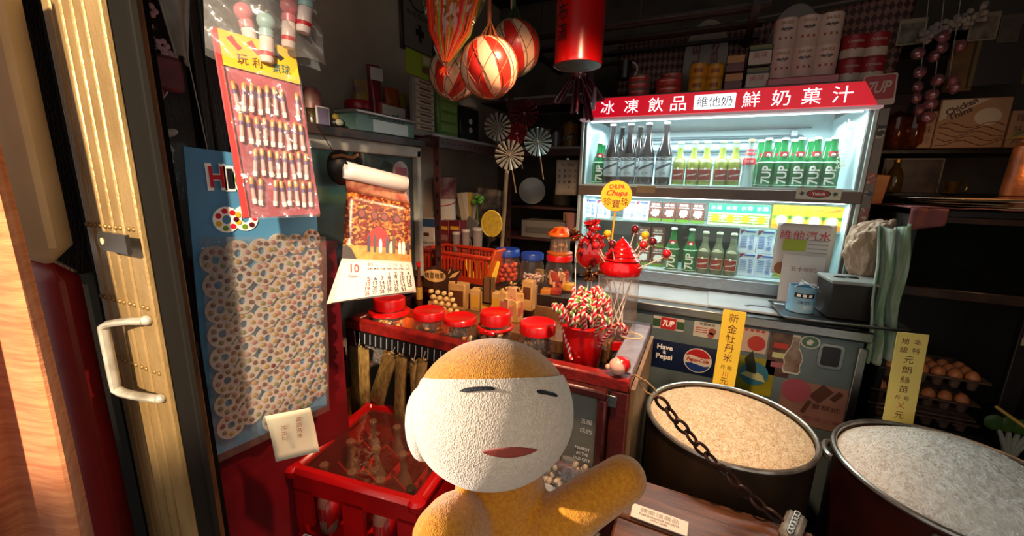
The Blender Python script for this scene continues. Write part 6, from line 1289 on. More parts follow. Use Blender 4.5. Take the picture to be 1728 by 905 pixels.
# ================================================================ ON THE CHEST
tr = P(1385, 530, z=KZ+.02)
tray = thing('steel_tray', 'dull steel tray on the right end of the chest cooler', 'tray', (.505, 1.905, KZ+.014), R(6))
o_, i_ = rrect(.40, .24, .02, 4), rrect(.37, .21, .015, 4); n_ = len(o_)
m = MB(); m.add([(x, y, .018) for x, y in o_]+[(x, y, .004) for x, y in i_]+[(x, y, .016) for x, y in [(a*1.01, b*1.01) for a, b in o_]], [(k, (k+1) % n_, n_+(k+1) % n_, n_+k) for k in range(n_)]+[tuple(range(n_, 2*n_))]); m.build('tray', STEEL, tray, thick=.002)
# blue can with papers
p = P(1352, 528, z=KZ+.02); t = thing('blue_can', 'light blue printed can stuffed with papers on the steel tray', 'can', (p.x, p.y+.035, KZ+.0205)); r = .048
hz = P(1352, 482, y=p.y+.035).z-KZ-.02
MB().lathe([(r, 0), (r*1.02, .003), (r, .006), (r, hz-.004), (r*1.02, hz), (r*.97, hz), (r*.96, .01), (0, .01)], 0, 36).build('can', mat('light blue can', '#6a9ab8', .35, col2='#8ab4c8', vs=6), t)
patch(t, 'black_strip', hz*.60, hz*.78, .75, r*1.008, INK); 
for k in (-1, 0, 1): q = patch(t, 'white_square', hz*.635, hz*.745, .13, r*1.016, WHITE, 3); q.rotation_euler = (0, 0, k*.42)
front_label(t, '煉奶', hz*.42, .04, .014, mat('navy ink', '#1c3050', .5), r*1.012); patch(t, 'grey_print', hz*.15, hz*.32, .4, r*1.008, mat('pale can print', '#a8c4d0', .4)).rotation_euler = (0, 0, .4)
for k in range(3): MB().box((0, 0, 0), (.06, .002, .05), rot=(R(65), R(10*k), R(30-40*k))).build('paper', mat('white slip', '#d0d4d8', .5), t, (.005+.01*k, .0, hz+.002))
# dark box with glasses
a, b = P(1368, 545, z=KZ+.02), P(1455, 545, z=KZ+.02)
bxp = (.555, 1.955); hz = P(1400, 470, y=1.90).z-KZ-.0205
t = thing('dark_box', 'dark box with a grey lid on the steel tray at the cooler end', 'box', (bxp[0], bxp[1], KZ+.0205), R(6))
MB().box((0, 0, hz/2-.006), (.17, .15, hz-.014), b=.003).build('box', mat('brown black card', '#1c1614', .5, bump=.2), t); MB().box((0, 0, hz-.007), (.18, .16, .014), b=.003).build('lid', mat('grey lid card', '#8a8a84', .45), t)
gz = thing('reading_glasses', 'folded dark reading glasses lying on the dark box', 'glasses', (bxp[0]-.02, bxp[1]-.01, KZ+.0205+hz), R(10))
for s in (-.022, .022): MB().tube([(s+.018*math.cos(.3927*k), .012*math.sin(.3927*k), .003) for k in range(16)], .002, n=6, closed=True).build('rim', BLACK, gz)
MB().rod((-.04, .006, .003), (.045, .02, .003), .0016).build('temple', BLACK, gz); MB().rod((-.004, .003, .004), (.004, .003, .004), .002).build('bridge', BLACK, gz)
# crumpled brown paper bag
p = P(1462, 425, y=2.02); t = thing('crumpled_paper', 'large crumpled tan paper bag wedged between cooler and right cabinet', 'paper', (.625, 2.06, p.z-.14))
bm = bmesh.new(); bmesh.ops.create_icosphere(bm, subdivisions=5, radius=1); rnd = random.Random(3)
pl_ = [Vector((rnd.gauss(0, 1), rnd.gauss(0, 1), rnd.gauss(0, 1))).normalized() for _ in range(60)]; rad = [rnd.uniform(.72, 1.05) for _ in pl_]
from mathutils import noise as mno
for v in bm.verts:
    n_ = v.co.normalized(); s = min([rad[k]/max(n_.dot(pl_[k]), .05) for k in range(60) if n_.dot(pl_[k]) > .3] or [1]); f = s*(1+.10*mno.noise(n_*5)+.04*abs(mno.noise(n_*13))); v.co = Vector((n_.x*.098*f, n_.y*.065*f, .14+n_.z*.145*f))
me = bpy.data.meshes.new('paper'); bm.to_mesh(me); bm.free(); me.materials.append(mat('tan wrapping paper', '#b89a80', .6, col2='#a4866c', vs=12, bump=.3, bs=60)); obj('paper', me, t)
# towel over the cabinet corner
def twl(u, v):
    a, b_ = P(1487, 378, y=1.885), P(1545, 385, y=1.885); c, d = P(1455, 605, y=1.86), P(1500, 612, y=1.86)
    q = (a*(1-u)+b_*u)*v+(c*(1-u)+d*u)*(1-v); return (q.x+.004*math.sin(v*11), q.y-.026*math.sin(u*15+v*3)-.012*math.sin(v*6+u*4), q.z-.012*math.sin(u*5))
tw_ = tag(MB().sheet(twl, 24, 36).build('towel', mat('mint and white towel', '#7aa074', .9, col2='#bccabc', vs=6, lo=.42, hi=.6, stretch=(9, 9, 1), bump=.8, bs=150, sheen=.4), thick=.006), 'mint green and white towel hanging at the left corner of the dark cabinet', 'towel')
# ================================================================ TOP OF THE DRINKS CABINET
TT = FZ1+.0005
TY = 2.22
def tx(px, Y=TY): return P(px, 130, y=Y).x
def tin(px, base_px, r, h, lvl, body, label, grp, extra, name='tin', Y=TY, n=1.0):
    t = thing(name, label, 'tin', (tx(px, Y), Y, TT+lvl), 0, grp)
    MB().lathe([(r*.97, 0), (r, .002), (r, .004), (r*.985, .006), (r*.985, h-.006), (r, h-.004), (r*.98, h), (0, h-.002)], 0, 26).build('body', body, t)
    extra(t, r, h); return t
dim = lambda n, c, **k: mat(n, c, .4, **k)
def flat_x(t, r, h): patch(t, 'label', h*.15, h*.8, 1.0, r*1.0, dim('flat tin red', '#a8302c')); patch(t, 'label_line', h*.55, h*.7, .6, r*1.012, dim('flat tin cream', '#c89c84'))
for k in range(3): tin(1080, 0, .055, .032, .0325*k, dim('flat tin grey', '#6c6058'), '%s of three flat red tins at the left end above the lit sign' % ('lowest', 'middle', 'topmost')[k], 'flat red tins', flat_x)
for k in range(2): tin(1130, 0, .062, .036, .0365*k, dim('flat tin rust', '#8a4038'), '%s rust coloured flat tin, second stack from the left' % ('lower', 'upper')[k], 'rust flat tins', flat_x)
tin(1134, 0, .05, .022, .073, dim('flat tin grey', '#6c6058'), 'small flat red tin lying on top of the rust coloured tins', 'rust flat tins', flat_x)
def yel_x(t, r, h): patch(t, 'label', h*.12, h*.88, 1.3, r*1.0, dim('mustard label', '#c08a20')); patch(t, 'label_print', h*.35, h*.65, .5, r*1.012, dim('mustard dark print', '#8a4c18'))
for i, px in enumerate((1178, 1206)):
    for k in range(2): tin(px, 0, .041 if i == 0 else .036, .064 if i == 0 else .06, (.0645 if i == 0 else .0605)*k, dim('mustard tin body', '#a8781c'), '%s %s mustard yellow tin above the sign' % (('lower', 'upper')[k], ('left', 'right')[i]), 'mustard tins', yel_x)
def brn_x(t, r, h): MB().box((0, -r*.0, 0), (.001, .001, .001)); patch(t, 'gold_label', h*.55, h*.95, 1.2, r*1.0, dim('gold brown label', '#a07028')); patch(t, 'maroon_print', h*.1, h*.5, 1.2, r*1.006, dim('maroon tin print', '#5a2024'))
def boxtin(px, w, d, h, lvl, body, label, grp, bands, txt=None, Y=TY):
    t = thing('square_tin', label, 'tin', (tx(px, Y), Y, TT+lvl), 0, grp); MB().box((0, 0, h/2), (w, d, h), b=.006).build('body', body, t)
    for z0, z1, m in bands: MB().box((0, -d/2-.0006, h*(z0+z1)/2), (w*.92, .0012, h*(z1-z0))).build('printed_band', m, t)
    if txt: text(t, txt, (0, -d/2-.0018, h*.5), w*.6, None, dim('red brown print', '#8a3c34'), FACE)
    return t
for k in range(2): boxtin(1238, .075, .06, .075, .0755*k, dim('dark maroon tin', '#4a2020'), '%s brown and gold square tin right of the mustard tins' % ('lower', 'upper')[k], 'brown and gold tins', ((.55, .95, dim('gold brown label', '#a07028')), (.1, .45, dim('maroon tin print', '#5a2024'))))
for k in range(2): boxtin(1277, .092, .06, .092, .0925*k, dim('dark green tin', '#22281c'), '%s dark green and cream square tin left of the eagle tins' % ('lower', 'upper')[k], 'green and cream tins', ((.1, .68, dim('cream tin panel', '#b0a090')), (.78, .95, dim('olive band', '#5a5c2c'))), '美味')
pb = thing('pink_plastic_tray', 'pink plastic tray under the white eagle tins', 'tray', ((tx(1300)+tx(1405))/2, TY, TT)); MB().box((0, 0, .018), (tx(1405)-tx(1300)+.03, .11, .036), b=.006).build('tray', dim('dull pink plastic', '#a8646c'), pb)
def eag_x(t, r, h):
    front_label(t, 'EAGLE', h*.83, r*1.0, h*.10, dim('gold brown ink', '#8a6a3c'), r*1.01, bold=.02)
    out = [(-.9, .1), (-.5, .28), (-.15, .12), (0, .3), (.15, .12), (.5, .28), (.9, .1), (.5, -.05), (.15, -.2), (0, -.1), (-.15, -.2), (-.5, -.05)]
    b = MB(); b.add([(r*1.012*math.sin(x*.62), -r*1.012*math.cos(x*.62), h*.60+z*h*.28) for x, z in out], [tuple(range(12))]); b.build('bird_print', dim('dark brown ink', '#4a3a34'), t)
    for k in (-1, 0, 1): patch(t, 'red_print', h*.28, h*.36, .09, r*1.01, dim('red brown print', '#8a3c34'), 3).rotation_euler = (0, 0, k*.45)
for i, px in enumerate((1314, 1350, 1386)):
    for k in range(2): tin(px, 0, .0455, .118, .0365+.1185*k, dim('cream eagle tin', '#c8b0a4', col2='#bca498', vs=5), '%s cream tin printed with a flying bird, %s column' % (('lower', 'upper')[k], ('left', 'middle', 'right')[i]), 'cream bird tins', eag_x)
def red_x(t, r, h):
    patch(t, 'red_label', h*.45, h*.95, 1.4, r*1.0, dim('deep red label', '#8a1c22')); patch(t, 'cream_label', h*.06, h*.42, 1.4, r*1.0, dim('cream tin panel', '#b0a090')); front_label(t, 'Carnation', h*.72, r*1.3, h*.12, dim('cream tin panel', '#b0a090'), r*1.012, shear=.2); MB().prism([(-.012, h*.46), (.012, h*.46), (0, h*.36)], .001, y0=-r*1.012).build('point_print', dim('deep red label', '#8a1c22'), t)
for i, px in enumerate((1430, 1466)):
    for k in range(2): tin(px, 0, .043, .092, .0925*k, dim('red tin body', '#7a2024'), '%s red and cream tin, %s of the pair at the right end' % (('lower', 'upper')[k], ('left', 'right')[i]), 'red and cream tins', red_x, Y=2.23)
# mug with white handle, hanging
p = P(1064, 95, y=2.25); t = thing('dark_mug', 'dark mug with a white handle on the tins at the left', 'mug', (p.x-.03, 2.25, TT+.0985)); MB().lathe([(.03, 0), (.034, .004), (.036, .085), (.033, .085), (.03, .008), (0, .008)], 0, 24).build('body', mat('dark mug glaze', '#201a18', .3), t); MB().tube([(.034+.028*math.sin(a), 0, .043+.034*math.cos(a)) for a in [math.pi*k/10 for k in range(11)]], .005, n=8).build('handle', mat('dull white handle', '#b8b0ac', .35), t)
t.location = (P(1056, 95, y=2.25).x, 2.25, TT+.0985)
# checked cloth hung behind the tins
CK = bpy.data.materials.new('brown diamond cloth'); CK.use_nodes = True
def _ck():
    nt = CK.node_tree; L = nt.links.new; b = nt.nodes['Principled BSDF']; b.inputs['Roughness'].default_value = .7
    tc = nt.nodes.new('ShaderNodeTexCoord'); mp = nt.nodes.new('ShaderNodeMapping'); mp.inputs['Rotation'].default_value = (0, R(45), 0); mp.inputs['Scale'].default_value = (56, 0.001, 36)
    c = nt.nodes.new('ShaderNodeTexChecker'); c.inputs['Scale'].default_value = 1; c.inputs['Color1'].default_value = lin('#7a5248'); c.inputs['Color2'].default_value = lin('#3c1a18'); L(tc.outputs['Object'], mp.inputs[0]); L(mp.outputs[0], c.inputs[0]); L(c.outputs[0], b.inputs['Base Color'])
_ck()
a, b_ = P(1048, 30, y=2.42), P(1548, 0, y=2.42); z0 = TT
def ckf(u, v):
    x = a.x+(b_.x-a.x)*u-.03*u*(1-v); ztop = 2.12-.02*u+.10*u*u; return (x, 2.42+.012*math.sin(u*22+v*3), 1.86+.10*u*u*0+(ztop-1.86)*v)
ck = tag(MB().sheet(ckf, 60, 12).build('diamond_cloth', CK, thick=.003), 'brown cloth with a diamond pattern hung behind the tins above the drinks cabinet', 'cloth')
tag(MB().rod((a.x-.03, 2.425, 2.115), (b_.x+.02, 2.425, 2.205), .007).rod((a.x+.1, 2.425, 2.12), (a.x+.1, 2.425, 2.6), .003).rod((b_.x-.1, 2.425, 2.20), (b_.x-.1, 2.425, 2.6), .003).build('cloth_rail', mat('pale twine rail', '#6a5c50', .5)), 'thin rail tied along the top of the diamond cloth', 'rail')
# pale domed bags behind the tins
for px0, px1, pyt, y, h0, l, tx_ in ((1155, 1232, 32, 2.36, 0, 'pale arched bag with brown letters behind the brown tins', ('ILE', 'BS')), (1292, 1385, 6, 2.36, 0, 'pale arched bag, partly shaded, behind the cream bird tins', ())):
    A, B = P(px0, 90, y=y), P(px1, 60, y=y); T_ = P((px0+px1)/2+8, pyt, y=y); w = B.x-A.x; h = T_.z-TT
    t = thing('arched_bag', l, 'bag', ((A.x+B.x)/2, y, TT)); out = [(-w/2, 0), (w/2, 0), (w/2, h*.55)]+[(w/2*math.cos(q*math.pi/12), h*.55+h*.45*math.sin(q*math.pi/12)) for q in range(1, 12)]+[(-w/2, h*.55)]
    MB().prism(out, .03).build('bag', mat('dull oat cloth', '#7c7066', .7, col2='#8c8074', vs=6), t)
    for k, s in enumerate(tx_): text(t, s, (-w*.22+w*.42*k, -.002, h*.55+.02*k), h*.30, w*.18, dim('maroon ink', '#5a1c20'), FACE, turn=R(90), bold=.04)
# small square sign at the right end
p = P(1483, 152, y=2.135); t = thing('square_sign', 'small red and white square soda sign at the right top of the drinks cabinet', 'sign', (p.x, 2.135, p.z), R(-4)); t.rotation_euler = (0, R(-3), 0)
MB().prism(rrect(.105, .115, .008, 3), .004).prism(rrect(.094, .088, .006, 3, 0, .009), .001, 1, y0=-.0008).build('plate', [mat('dull sign cream', '#a8988c', .4), mat('dull sign red', '#8a2024', .4)], t); text(t, '7UP', (0, -.0018, .010), .075, .045, mat('dull sign cream', '#a8988c', .4), FACE, bold=.03, shear=.25)
MB().box((0, .012, -.01), (.02, .02, .06)).build('bracket', DARKWOOD, t)
# ================================================================ DARK CABINET ON THE RIGHT
KDX0, KDX1, KDY = .70, 1.62, 1.98
kd = thing('dark_cabinet', 'black brown open cabinet on the right with egg trays on its low shelf', 'cabinet', (KDX0, KDY, 0))
BLKW = mat('black brown wood', '#1e1511', .45, col2='#140e0b', vs=8, bump=.3, bs=50)
kw_ = KDX1-KDX0
MB().box((.012, .2, .655), (.024, .40, 1.31), b=.003).build('side_panel', BLKW, kd); MB().box((kw_-.012, .2, .655), (.024, .40, 1.31)).build('side_panel', BLKW, kd)
MB().box((kw_/2, .2, 1.298), (kw_, .42, .024), b=.003).build('top_board', BLKW, kd); MB().box((kw_/2, .39, .655), (kw_, .012, 1.29)).build('back_board', BLKW, kd)
for z, n in ((1.005, 'shelf'), (.455, 'shelf')): MB().box((kw_/2, .2, z), (kw_-.05, .38, .022), b=.002).build(n, BLKW, kd)
MB().box((kw_/2, .0, 1.005), (kw_, .02, .035), b=.003).box((kw_/2, .0, 1.275), (kw_, .018, .02)).build('front_rail', mat('worn dark rail', '#2c1c14', .35, col2='#4a3022', vs=16), kd)
q = Vector((P(1678, 632, y=2.0).x+.035, 0, 0)); MB().box((q.x-KDX0+.01, .01, .50), (.05, .03, .98), b=.003).build('front_post', BLKW, kd)
MB().box((q.x-KDX0+.012, -.007, .93), (.04, .002, .10)).box((q.x-KDX0+.012, -.008, .865), (.04, .002, .03), 1).build('paper_label', [mat('rust paper', '#6a4028', .6, col2='#4a2a1c', vs=20), mat('stained cream label', '#a8926c', .6)], kd)
MB().box((kw_/2, .012, 1.14), (kw_-.05, .004, .24)).build('glass_pane', clear('dark cabinet glass', '#b0b4a8', .12, .4, .05, diff='#30362e'), kd)
t = thing('red_brush', 'red headed brush lying behind the glass at the top of the dark cabinet', 'brush', P(1665, 415, y=2.06)); MB().rod((-.10, 0, .05), (-.01, 0, .0), .008).build('handle', mat('olive handle', '#6a6a40', .5), t); MB().box((.04, 0, -.02), (.11, .03, .045), rot=(0, R(25), 0), b=.01).build('head', mat('deep red bristle', '#7a1a16', .7, bump=.5), t)
t.location = (t.location.x, 2.07, 1.085)
t = thing('tan_board', 'thin tan board lying on the middle shelf of the dark cabinet', 'board', (KDX0+.24, 2.08, 1.0165)); MB().box((0, 0, .008), (.34, .12, .014), b=.002).build('board', mat('dull tan board', '#5a3a28', .6), t)
# papers on top
t = thing('paper_pile', 'pile of loose cream and white papers on top of the dark cabinet', 'papers', (KDX0+.38, 2.09, 1.3105))
rnd = random.Random(6)
for k in range(12):
    MB().box((0, 0, 0), (rnd.uniform(.30, .55), .20, .0016)).build('sheet', mat(('pile cream', 'pile white', 'pile tan')[k % 3], ('#c0a47c', '#b8b0a4', '#a87c50')[k % 3], .6), t, (rnd.uniform(-.12, .12), rnd.uniform(-.03, .03), .012+.0028*k), (rnd.uniform(-.008, .008), rnd.uniform(-.02, .02), rnd.uniform(-.12, .12)))
t = thing('rose_cloth', 'faded rose cloth spread under the papers and hanging over the left corner of the cabinet', 'cloth', (KDX0, KDY, 1.3105))
MB().sheet(lambda u, v: (-.012+.80*u, -.016+.34*v, .004+.004*abs(math.sin(u*20))+.05*max(0, u-.72)*v), 30, 8).sheet(lambda u, v: (-.014+.10*u, -.018-.006*math.sin(u*9), .004-.085*v*(1-.3*u)), 8, 6).build('cloth', mat('faded rose cloth', '#8c4a46', .8, col2='#6a3836', vs=14), t, thick=.003)
# bottle, frame and gold cup on the shelf behind
BZ = 1.365
ush = thing('back_shelving', 'dark wooden wall shelving in the upper right corner', 'shelving', (1.22, 2.55, 0))
for z in (1.545, BZ-.008, 2.02): MB().box((-.02, .08, z-.0), (1.12, .34, .018), b=.002).build('shelf', BLKW, ush)
for x in (-.57, .52): MB().box((x, .1, 1.05), (.025, .28, 2.1)).build('upright', BLKW, ush)
t = thing('glass_bottle', 'ribbed clear amber bottle before the framed picture on the right', 'bottle', (P(1503, 330, y=2.42).x, 2.42, BZ+.001)); hz = P(1503, 320, y=2.42).z-BZ
MB().lathe([(0, 0), (.028, 0), (.031, .01), (.03, .07), (.02, .10), (.012, .115), (.012, max(.13, hz)), (.009, max(.13, hz)+.004)], 0, 20).build('glass', clear('amber bottle', '#c8a860', .3, .8, .12, diff='#6a5428'), t); MB().lathe([(.0135, 0), (.0135, .012), (0, .013)], 0, 14, (0, 0, max(.13, hz))).build('cap', mat('gold foil', '#b8822c', .25, .7), t)
t = thing('orange_packet', 'orange yellow packet on the shelf left of the ribbed bottle', 'packet', (P(1476, 350, y=2.36).x, 2.36, BZ-.05)); MB().box((0, 0, .06), (.05, .02, .13), rot=(0, R(6), 0), b=.003).build('packet', mat('orange packet', '#c0761c', .45, col2='#a83c14', vs=12), t)
p0, p1 = P(1484, 318, y=2.52), P(1582, 320, y=2.52); t = thing('framed_picture', 'thin framed dark picture standing at the back of the right hand shelf', 'picture', ((p0.x+p1.x)/2, 2.53, BZ+.001)); w, h = p1.x-p0.x, .15
MB().box((0, 0, h/2), (w, .01, h)).build('picture', mat('dark mottled print', '#2a1c14', .4, col2='#54382a', vs=20), t)
for c, d in (((0, -.006, h), (w, .008, .006)), ((-w/2, -.006, h/2), (.006, .008, h)), ((w/2, -.006, h/2), (.006, .008, h))): MB().box(c, d).build('frame_bar', mat('thin pale frame', '#7a6850', .4), t)
t = thing('gold_cup', 'small gold cup catching light on the right hand shelf', 'cup', (P(1603, 330, y=2.44).x, 2.44, BZ+.001)); hz = max(.05, P(1603, 318, y=2.44).z-BZ); MB().lathe([(0, 0), (.026, 0), (.02, .01), (.032, hz), (.029, hz), (.02, .014), (0, .014)], 0, 22).build('cup', mat('polished gold', '#c89a4a', .25, .9), t); MB().tube([(.03+.018*math.sin(a), 0, hz*.5+.02*math.cos(a)) for a in [math.pi*k/8 for k in range(9)]], .003, n=6).build('handle', mat('polished gold', '#c89a4a', .25, .9), t)
# snack box with text
SB = 1.5545
p0, p1 = P(1572, 245, y=2.40), P(1690, 250, y=2.40); tz = P(1590, 168, y=2.40).z; w, h = p1.x-p0.x, tz-SB
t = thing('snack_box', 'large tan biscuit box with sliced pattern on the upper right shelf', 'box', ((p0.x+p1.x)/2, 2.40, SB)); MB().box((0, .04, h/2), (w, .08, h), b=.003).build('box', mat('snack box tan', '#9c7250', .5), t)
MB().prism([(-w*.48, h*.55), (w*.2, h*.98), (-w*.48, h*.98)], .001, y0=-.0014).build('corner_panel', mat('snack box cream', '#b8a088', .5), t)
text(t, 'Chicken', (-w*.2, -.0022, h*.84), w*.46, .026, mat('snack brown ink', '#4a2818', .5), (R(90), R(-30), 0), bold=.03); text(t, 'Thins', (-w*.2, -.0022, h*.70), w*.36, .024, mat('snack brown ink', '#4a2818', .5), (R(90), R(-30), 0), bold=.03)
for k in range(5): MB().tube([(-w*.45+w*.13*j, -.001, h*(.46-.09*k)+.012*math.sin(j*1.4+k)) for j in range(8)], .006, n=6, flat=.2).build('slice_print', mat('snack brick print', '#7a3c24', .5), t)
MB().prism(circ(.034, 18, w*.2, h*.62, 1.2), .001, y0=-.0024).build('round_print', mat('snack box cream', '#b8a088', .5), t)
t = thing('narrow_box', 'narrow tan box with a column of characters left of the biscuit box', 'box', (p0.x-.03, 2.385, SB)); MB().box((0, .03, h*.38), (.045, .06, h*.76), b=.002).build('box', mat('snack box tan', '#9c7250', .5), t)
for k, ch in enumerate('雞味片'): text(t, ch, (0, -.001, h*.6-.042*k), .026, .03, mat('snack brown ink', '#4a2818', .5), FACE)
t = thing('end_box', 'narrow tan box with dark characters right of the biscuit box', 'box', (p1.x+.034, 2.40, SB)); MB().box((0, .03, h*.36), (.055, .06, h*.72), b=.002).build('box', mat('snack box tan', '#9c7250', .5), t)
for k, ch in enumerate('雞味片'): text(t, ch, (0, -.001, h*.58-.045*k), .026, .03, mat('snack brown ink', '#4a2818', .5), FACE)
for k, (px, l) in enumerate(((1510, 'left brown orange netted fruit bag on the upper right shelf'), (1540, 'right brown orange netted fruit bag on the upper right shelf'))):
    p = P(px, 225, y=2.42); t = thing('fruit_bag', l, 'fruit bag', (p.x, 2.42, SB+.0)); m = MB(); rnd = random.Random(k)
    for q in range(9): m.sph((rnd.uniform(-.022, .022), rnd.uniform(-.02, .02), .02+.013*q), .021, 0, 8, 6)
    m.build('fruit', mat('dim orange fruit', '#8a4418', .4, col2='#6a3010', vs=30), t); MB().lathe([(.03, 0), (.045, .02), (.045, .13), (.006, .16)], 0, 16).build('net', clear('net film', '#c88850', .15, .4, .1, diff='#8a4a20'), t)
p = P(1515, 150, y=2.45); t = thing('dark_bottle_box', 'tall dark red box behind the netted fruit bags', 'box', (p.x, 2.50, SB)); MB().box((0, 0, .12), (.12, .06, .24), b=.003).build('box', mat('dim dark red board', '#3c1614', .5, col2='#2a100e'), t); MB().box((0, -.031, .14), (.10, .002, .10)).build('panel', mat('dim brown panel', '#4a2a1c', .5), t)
UZ2 = 2.0295
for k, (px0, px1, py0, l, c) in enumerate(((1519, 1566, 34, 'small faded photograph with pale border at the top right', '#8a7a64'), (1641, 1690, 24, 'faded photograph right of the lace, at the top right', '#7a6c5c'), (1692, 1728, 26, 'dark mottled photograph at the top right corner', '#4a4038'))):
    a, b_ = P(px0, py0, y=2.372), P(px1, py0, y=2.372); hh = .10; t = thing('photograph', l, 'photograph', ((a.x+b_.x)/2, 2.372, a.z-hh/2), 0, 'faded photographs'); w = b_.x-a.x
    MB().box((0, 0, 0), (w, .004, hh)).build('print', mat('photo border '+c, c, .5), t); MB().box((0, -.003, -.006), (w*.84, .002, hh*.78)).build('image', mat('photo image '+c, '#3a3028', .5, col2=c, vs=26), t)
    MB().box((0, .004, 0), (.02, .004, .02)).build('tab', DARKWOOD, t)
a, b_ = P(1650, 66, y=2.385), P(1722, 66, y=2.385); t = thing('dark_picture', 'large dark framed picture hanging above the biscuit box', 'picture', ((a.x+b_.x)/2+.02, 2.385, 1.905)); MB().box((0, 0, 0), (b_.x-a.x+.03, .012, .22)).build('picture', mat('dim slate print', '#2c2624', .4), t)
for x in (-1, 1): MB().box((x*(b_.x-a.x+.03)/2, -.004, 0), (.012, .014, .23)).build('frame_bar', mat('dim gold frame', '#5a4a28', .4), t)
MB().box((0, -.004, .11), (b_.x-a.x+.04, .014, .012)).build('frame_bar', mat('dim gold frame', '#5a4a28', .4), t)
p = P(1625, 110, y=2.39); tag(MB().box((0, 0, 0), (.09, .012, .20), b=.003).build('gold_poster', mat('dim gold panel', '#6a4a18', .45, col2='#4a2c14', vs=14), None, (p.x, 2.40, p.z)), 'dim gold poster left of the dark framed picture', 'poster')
p = P(1608, 38, y=2.34); t = thing('lace_fringe', 'bunch of cream shell fringe hanging at the top right', 'fringe', p); m = MB(); rnd = random.Random(12)
for k in range(70): a = rnd.uniform(0, 1); m.sph((-.09+.18*a, rnd.uniform(-.02, .02), -.05+.08*a+rnd.uniform(-.03, .03)), (.012, .008, .012), 0, 6, 4)
m.build('fringe', mat('dull cream shell', '#8c7e74', .6), t)['kind'] = 'stuff'
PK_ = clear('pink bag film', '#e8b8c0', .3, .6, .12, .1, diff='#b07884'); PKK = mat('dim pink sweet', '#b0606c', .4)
spots = [(1549, 90), (1552, 122), (1548, 147), (1546, 165), (1550, 186), (1576, 95), (1582, 135), (1572, 160), (1570, 176), (1566, 198), (1592, 62), (1590, 80), (1622, 78), (1608, 135), (1610, 148)]
for k, (px, py) in enumerate(spots):
    p = P(px, py, y=2.30+.01*(k % 3)); t = thing('pink_sweet_bag', 'small clear bag of pink sweets, %s hanging string, %s from the top' % (('left', ORD[k]) if k < 5 else ('middle', ORD[k-5]) if k < 10 else ('right', ORD[k-10])), 'sweet bag', p, R(20*k), 'pink sweet bags on the hanging string')
    MB().sph((0, 0, 0), (.024, .018, .024), 0, 12, 8).build('film', PK_, t); MB().sph((.004, -.004, -.003), (.015, .012, .012), 0, 10, 6).build('sweet', PKK, t)
for px, y0, y1 in ((1551, 60, 200), (1576, 60, 205), (1605, 55, 150)): a, b_ = P(px, y0, y=2.315), P(px-6, y1, y=2.315); tag(MB().rod(a+Vector((0, 0, .2)), b_, .0016, n=6).build('hanging_string', mat('grey string', '#8a8a86', .7)), '%s string carrying pink sweet bags at the upper right' % ('left' if px == 1551 else 'middle' if px == 1576 else 'right'), 'string')
p = P(1722, 292, y=2.05); t = thing('brass_lantern', 'rusty orange metal lantern with a bright cap at the right edge', 'lantern', (p.x+.02, 2.05, 1.34)); hz = .20
RUST = mat('rusty orange metal', '#7c4218', .4, .5, col2='#4a240e', vs=16, bump=.4)
MB().lathe([(.05, 0), (.055, .005), (.05, .17), (.03, .19)], 0, 26).build('body', RUST, t); MB().lathe([(.075, .20), (.06, .215), (.02, .23), (0, .23)], 0, 26).build('cap', mat('pale brass cap', '#c8a868', .25, .7), t); MB().box((-.03, -.045, .11), (.012, .006, .035), rot=(0, 0, R(-30))).build('slot', BLACK, t)
for a in (0.5, 2.6, 4.7): MB().rod((.03*math.cos(a), .03*math.sin(a), .185), (.03*math.cos(a), .03*math.sin(a), .205), .004).build('cap_post', RUST, t)
t.location.z = 1.3105+.05; MB().lathe([(.06, -.048), (.06, 0)], 0, 24).build('base', RUST, t)
lamp('lantern_glow', 'POINT', (p.x-.09, 1.93, 1.48), .9, (1, .55, .22), shadow_soft_size=.03)
# ================================================================ EGGS
EGGM = mat('brown egg shell', '#c8703e', .45, col2='#d88450', vs=8); TRAYM = mat('grey brown pulp tray', '#6a4e3e', .8, col2='#5a4234', vs=30, bump=.4, bs=80)
ex1 = P(1678, 632, y=2.0).x; EX0, PITCH = ex1-.02-6*.049, .049
def egg_tray(z, label, xs=0., y=1.995):
    t = thing('egg_tray', label, 'egg tray', (EX0+xs, y, z), 0, 'stacked egg trays')
    nx, ny = 6, 5; W_, D_ = nx*PITCH+.016, ny*.047+.016
    def fn(u, v):
        x, y_ = u*W_-.008, v*D_-.008; c = math.sin(max(0, min(nx, x/PITCH))*math.pi)**2*math.sin(max(0, min(ny, y_/.047))*math.pi)**2; return (x, y_, .045-.036*c)
    MB().sheet(fn, 48, 40).build('pulp_cells', TRAYM, t)
    MB().box((W_/2-.008, -.010, .043), (W_+.012, .012, .007), b=.003).box((W_-.006, D_/2-.008, .043), (.014, D_, .007), b=.003).build('rim', TRAYM, t)
    for k in range(nx): MB().lathe([(.012, 0), (.019, .040)], 0, 10, (PITCH*(k+.5), .016, .002)).build('front_cup', TRAYM, t)
    return t
zt = (.467, .482, .545, .640)
egg_tray(zt[0], 'lowest empty egg tray at the bottom of the stack', .0); egg_tray(zt[1]+.002, 'second empty egg tray from the bottom', -.012); egg_tray(zt[2], 'egg tray with the lower row of brown eggs', -.012); egg_tray(zt[3], 'topmost egg tray full of brown eggs', 0.)
eg = MB().lathe([(0, -.028), (.010, -.026), (.018, -.018), (.0218, -.004), (.021, .008), (.016, .020), (.008, .027), (0, .029)], 0, 16).data('egg', EGGM)
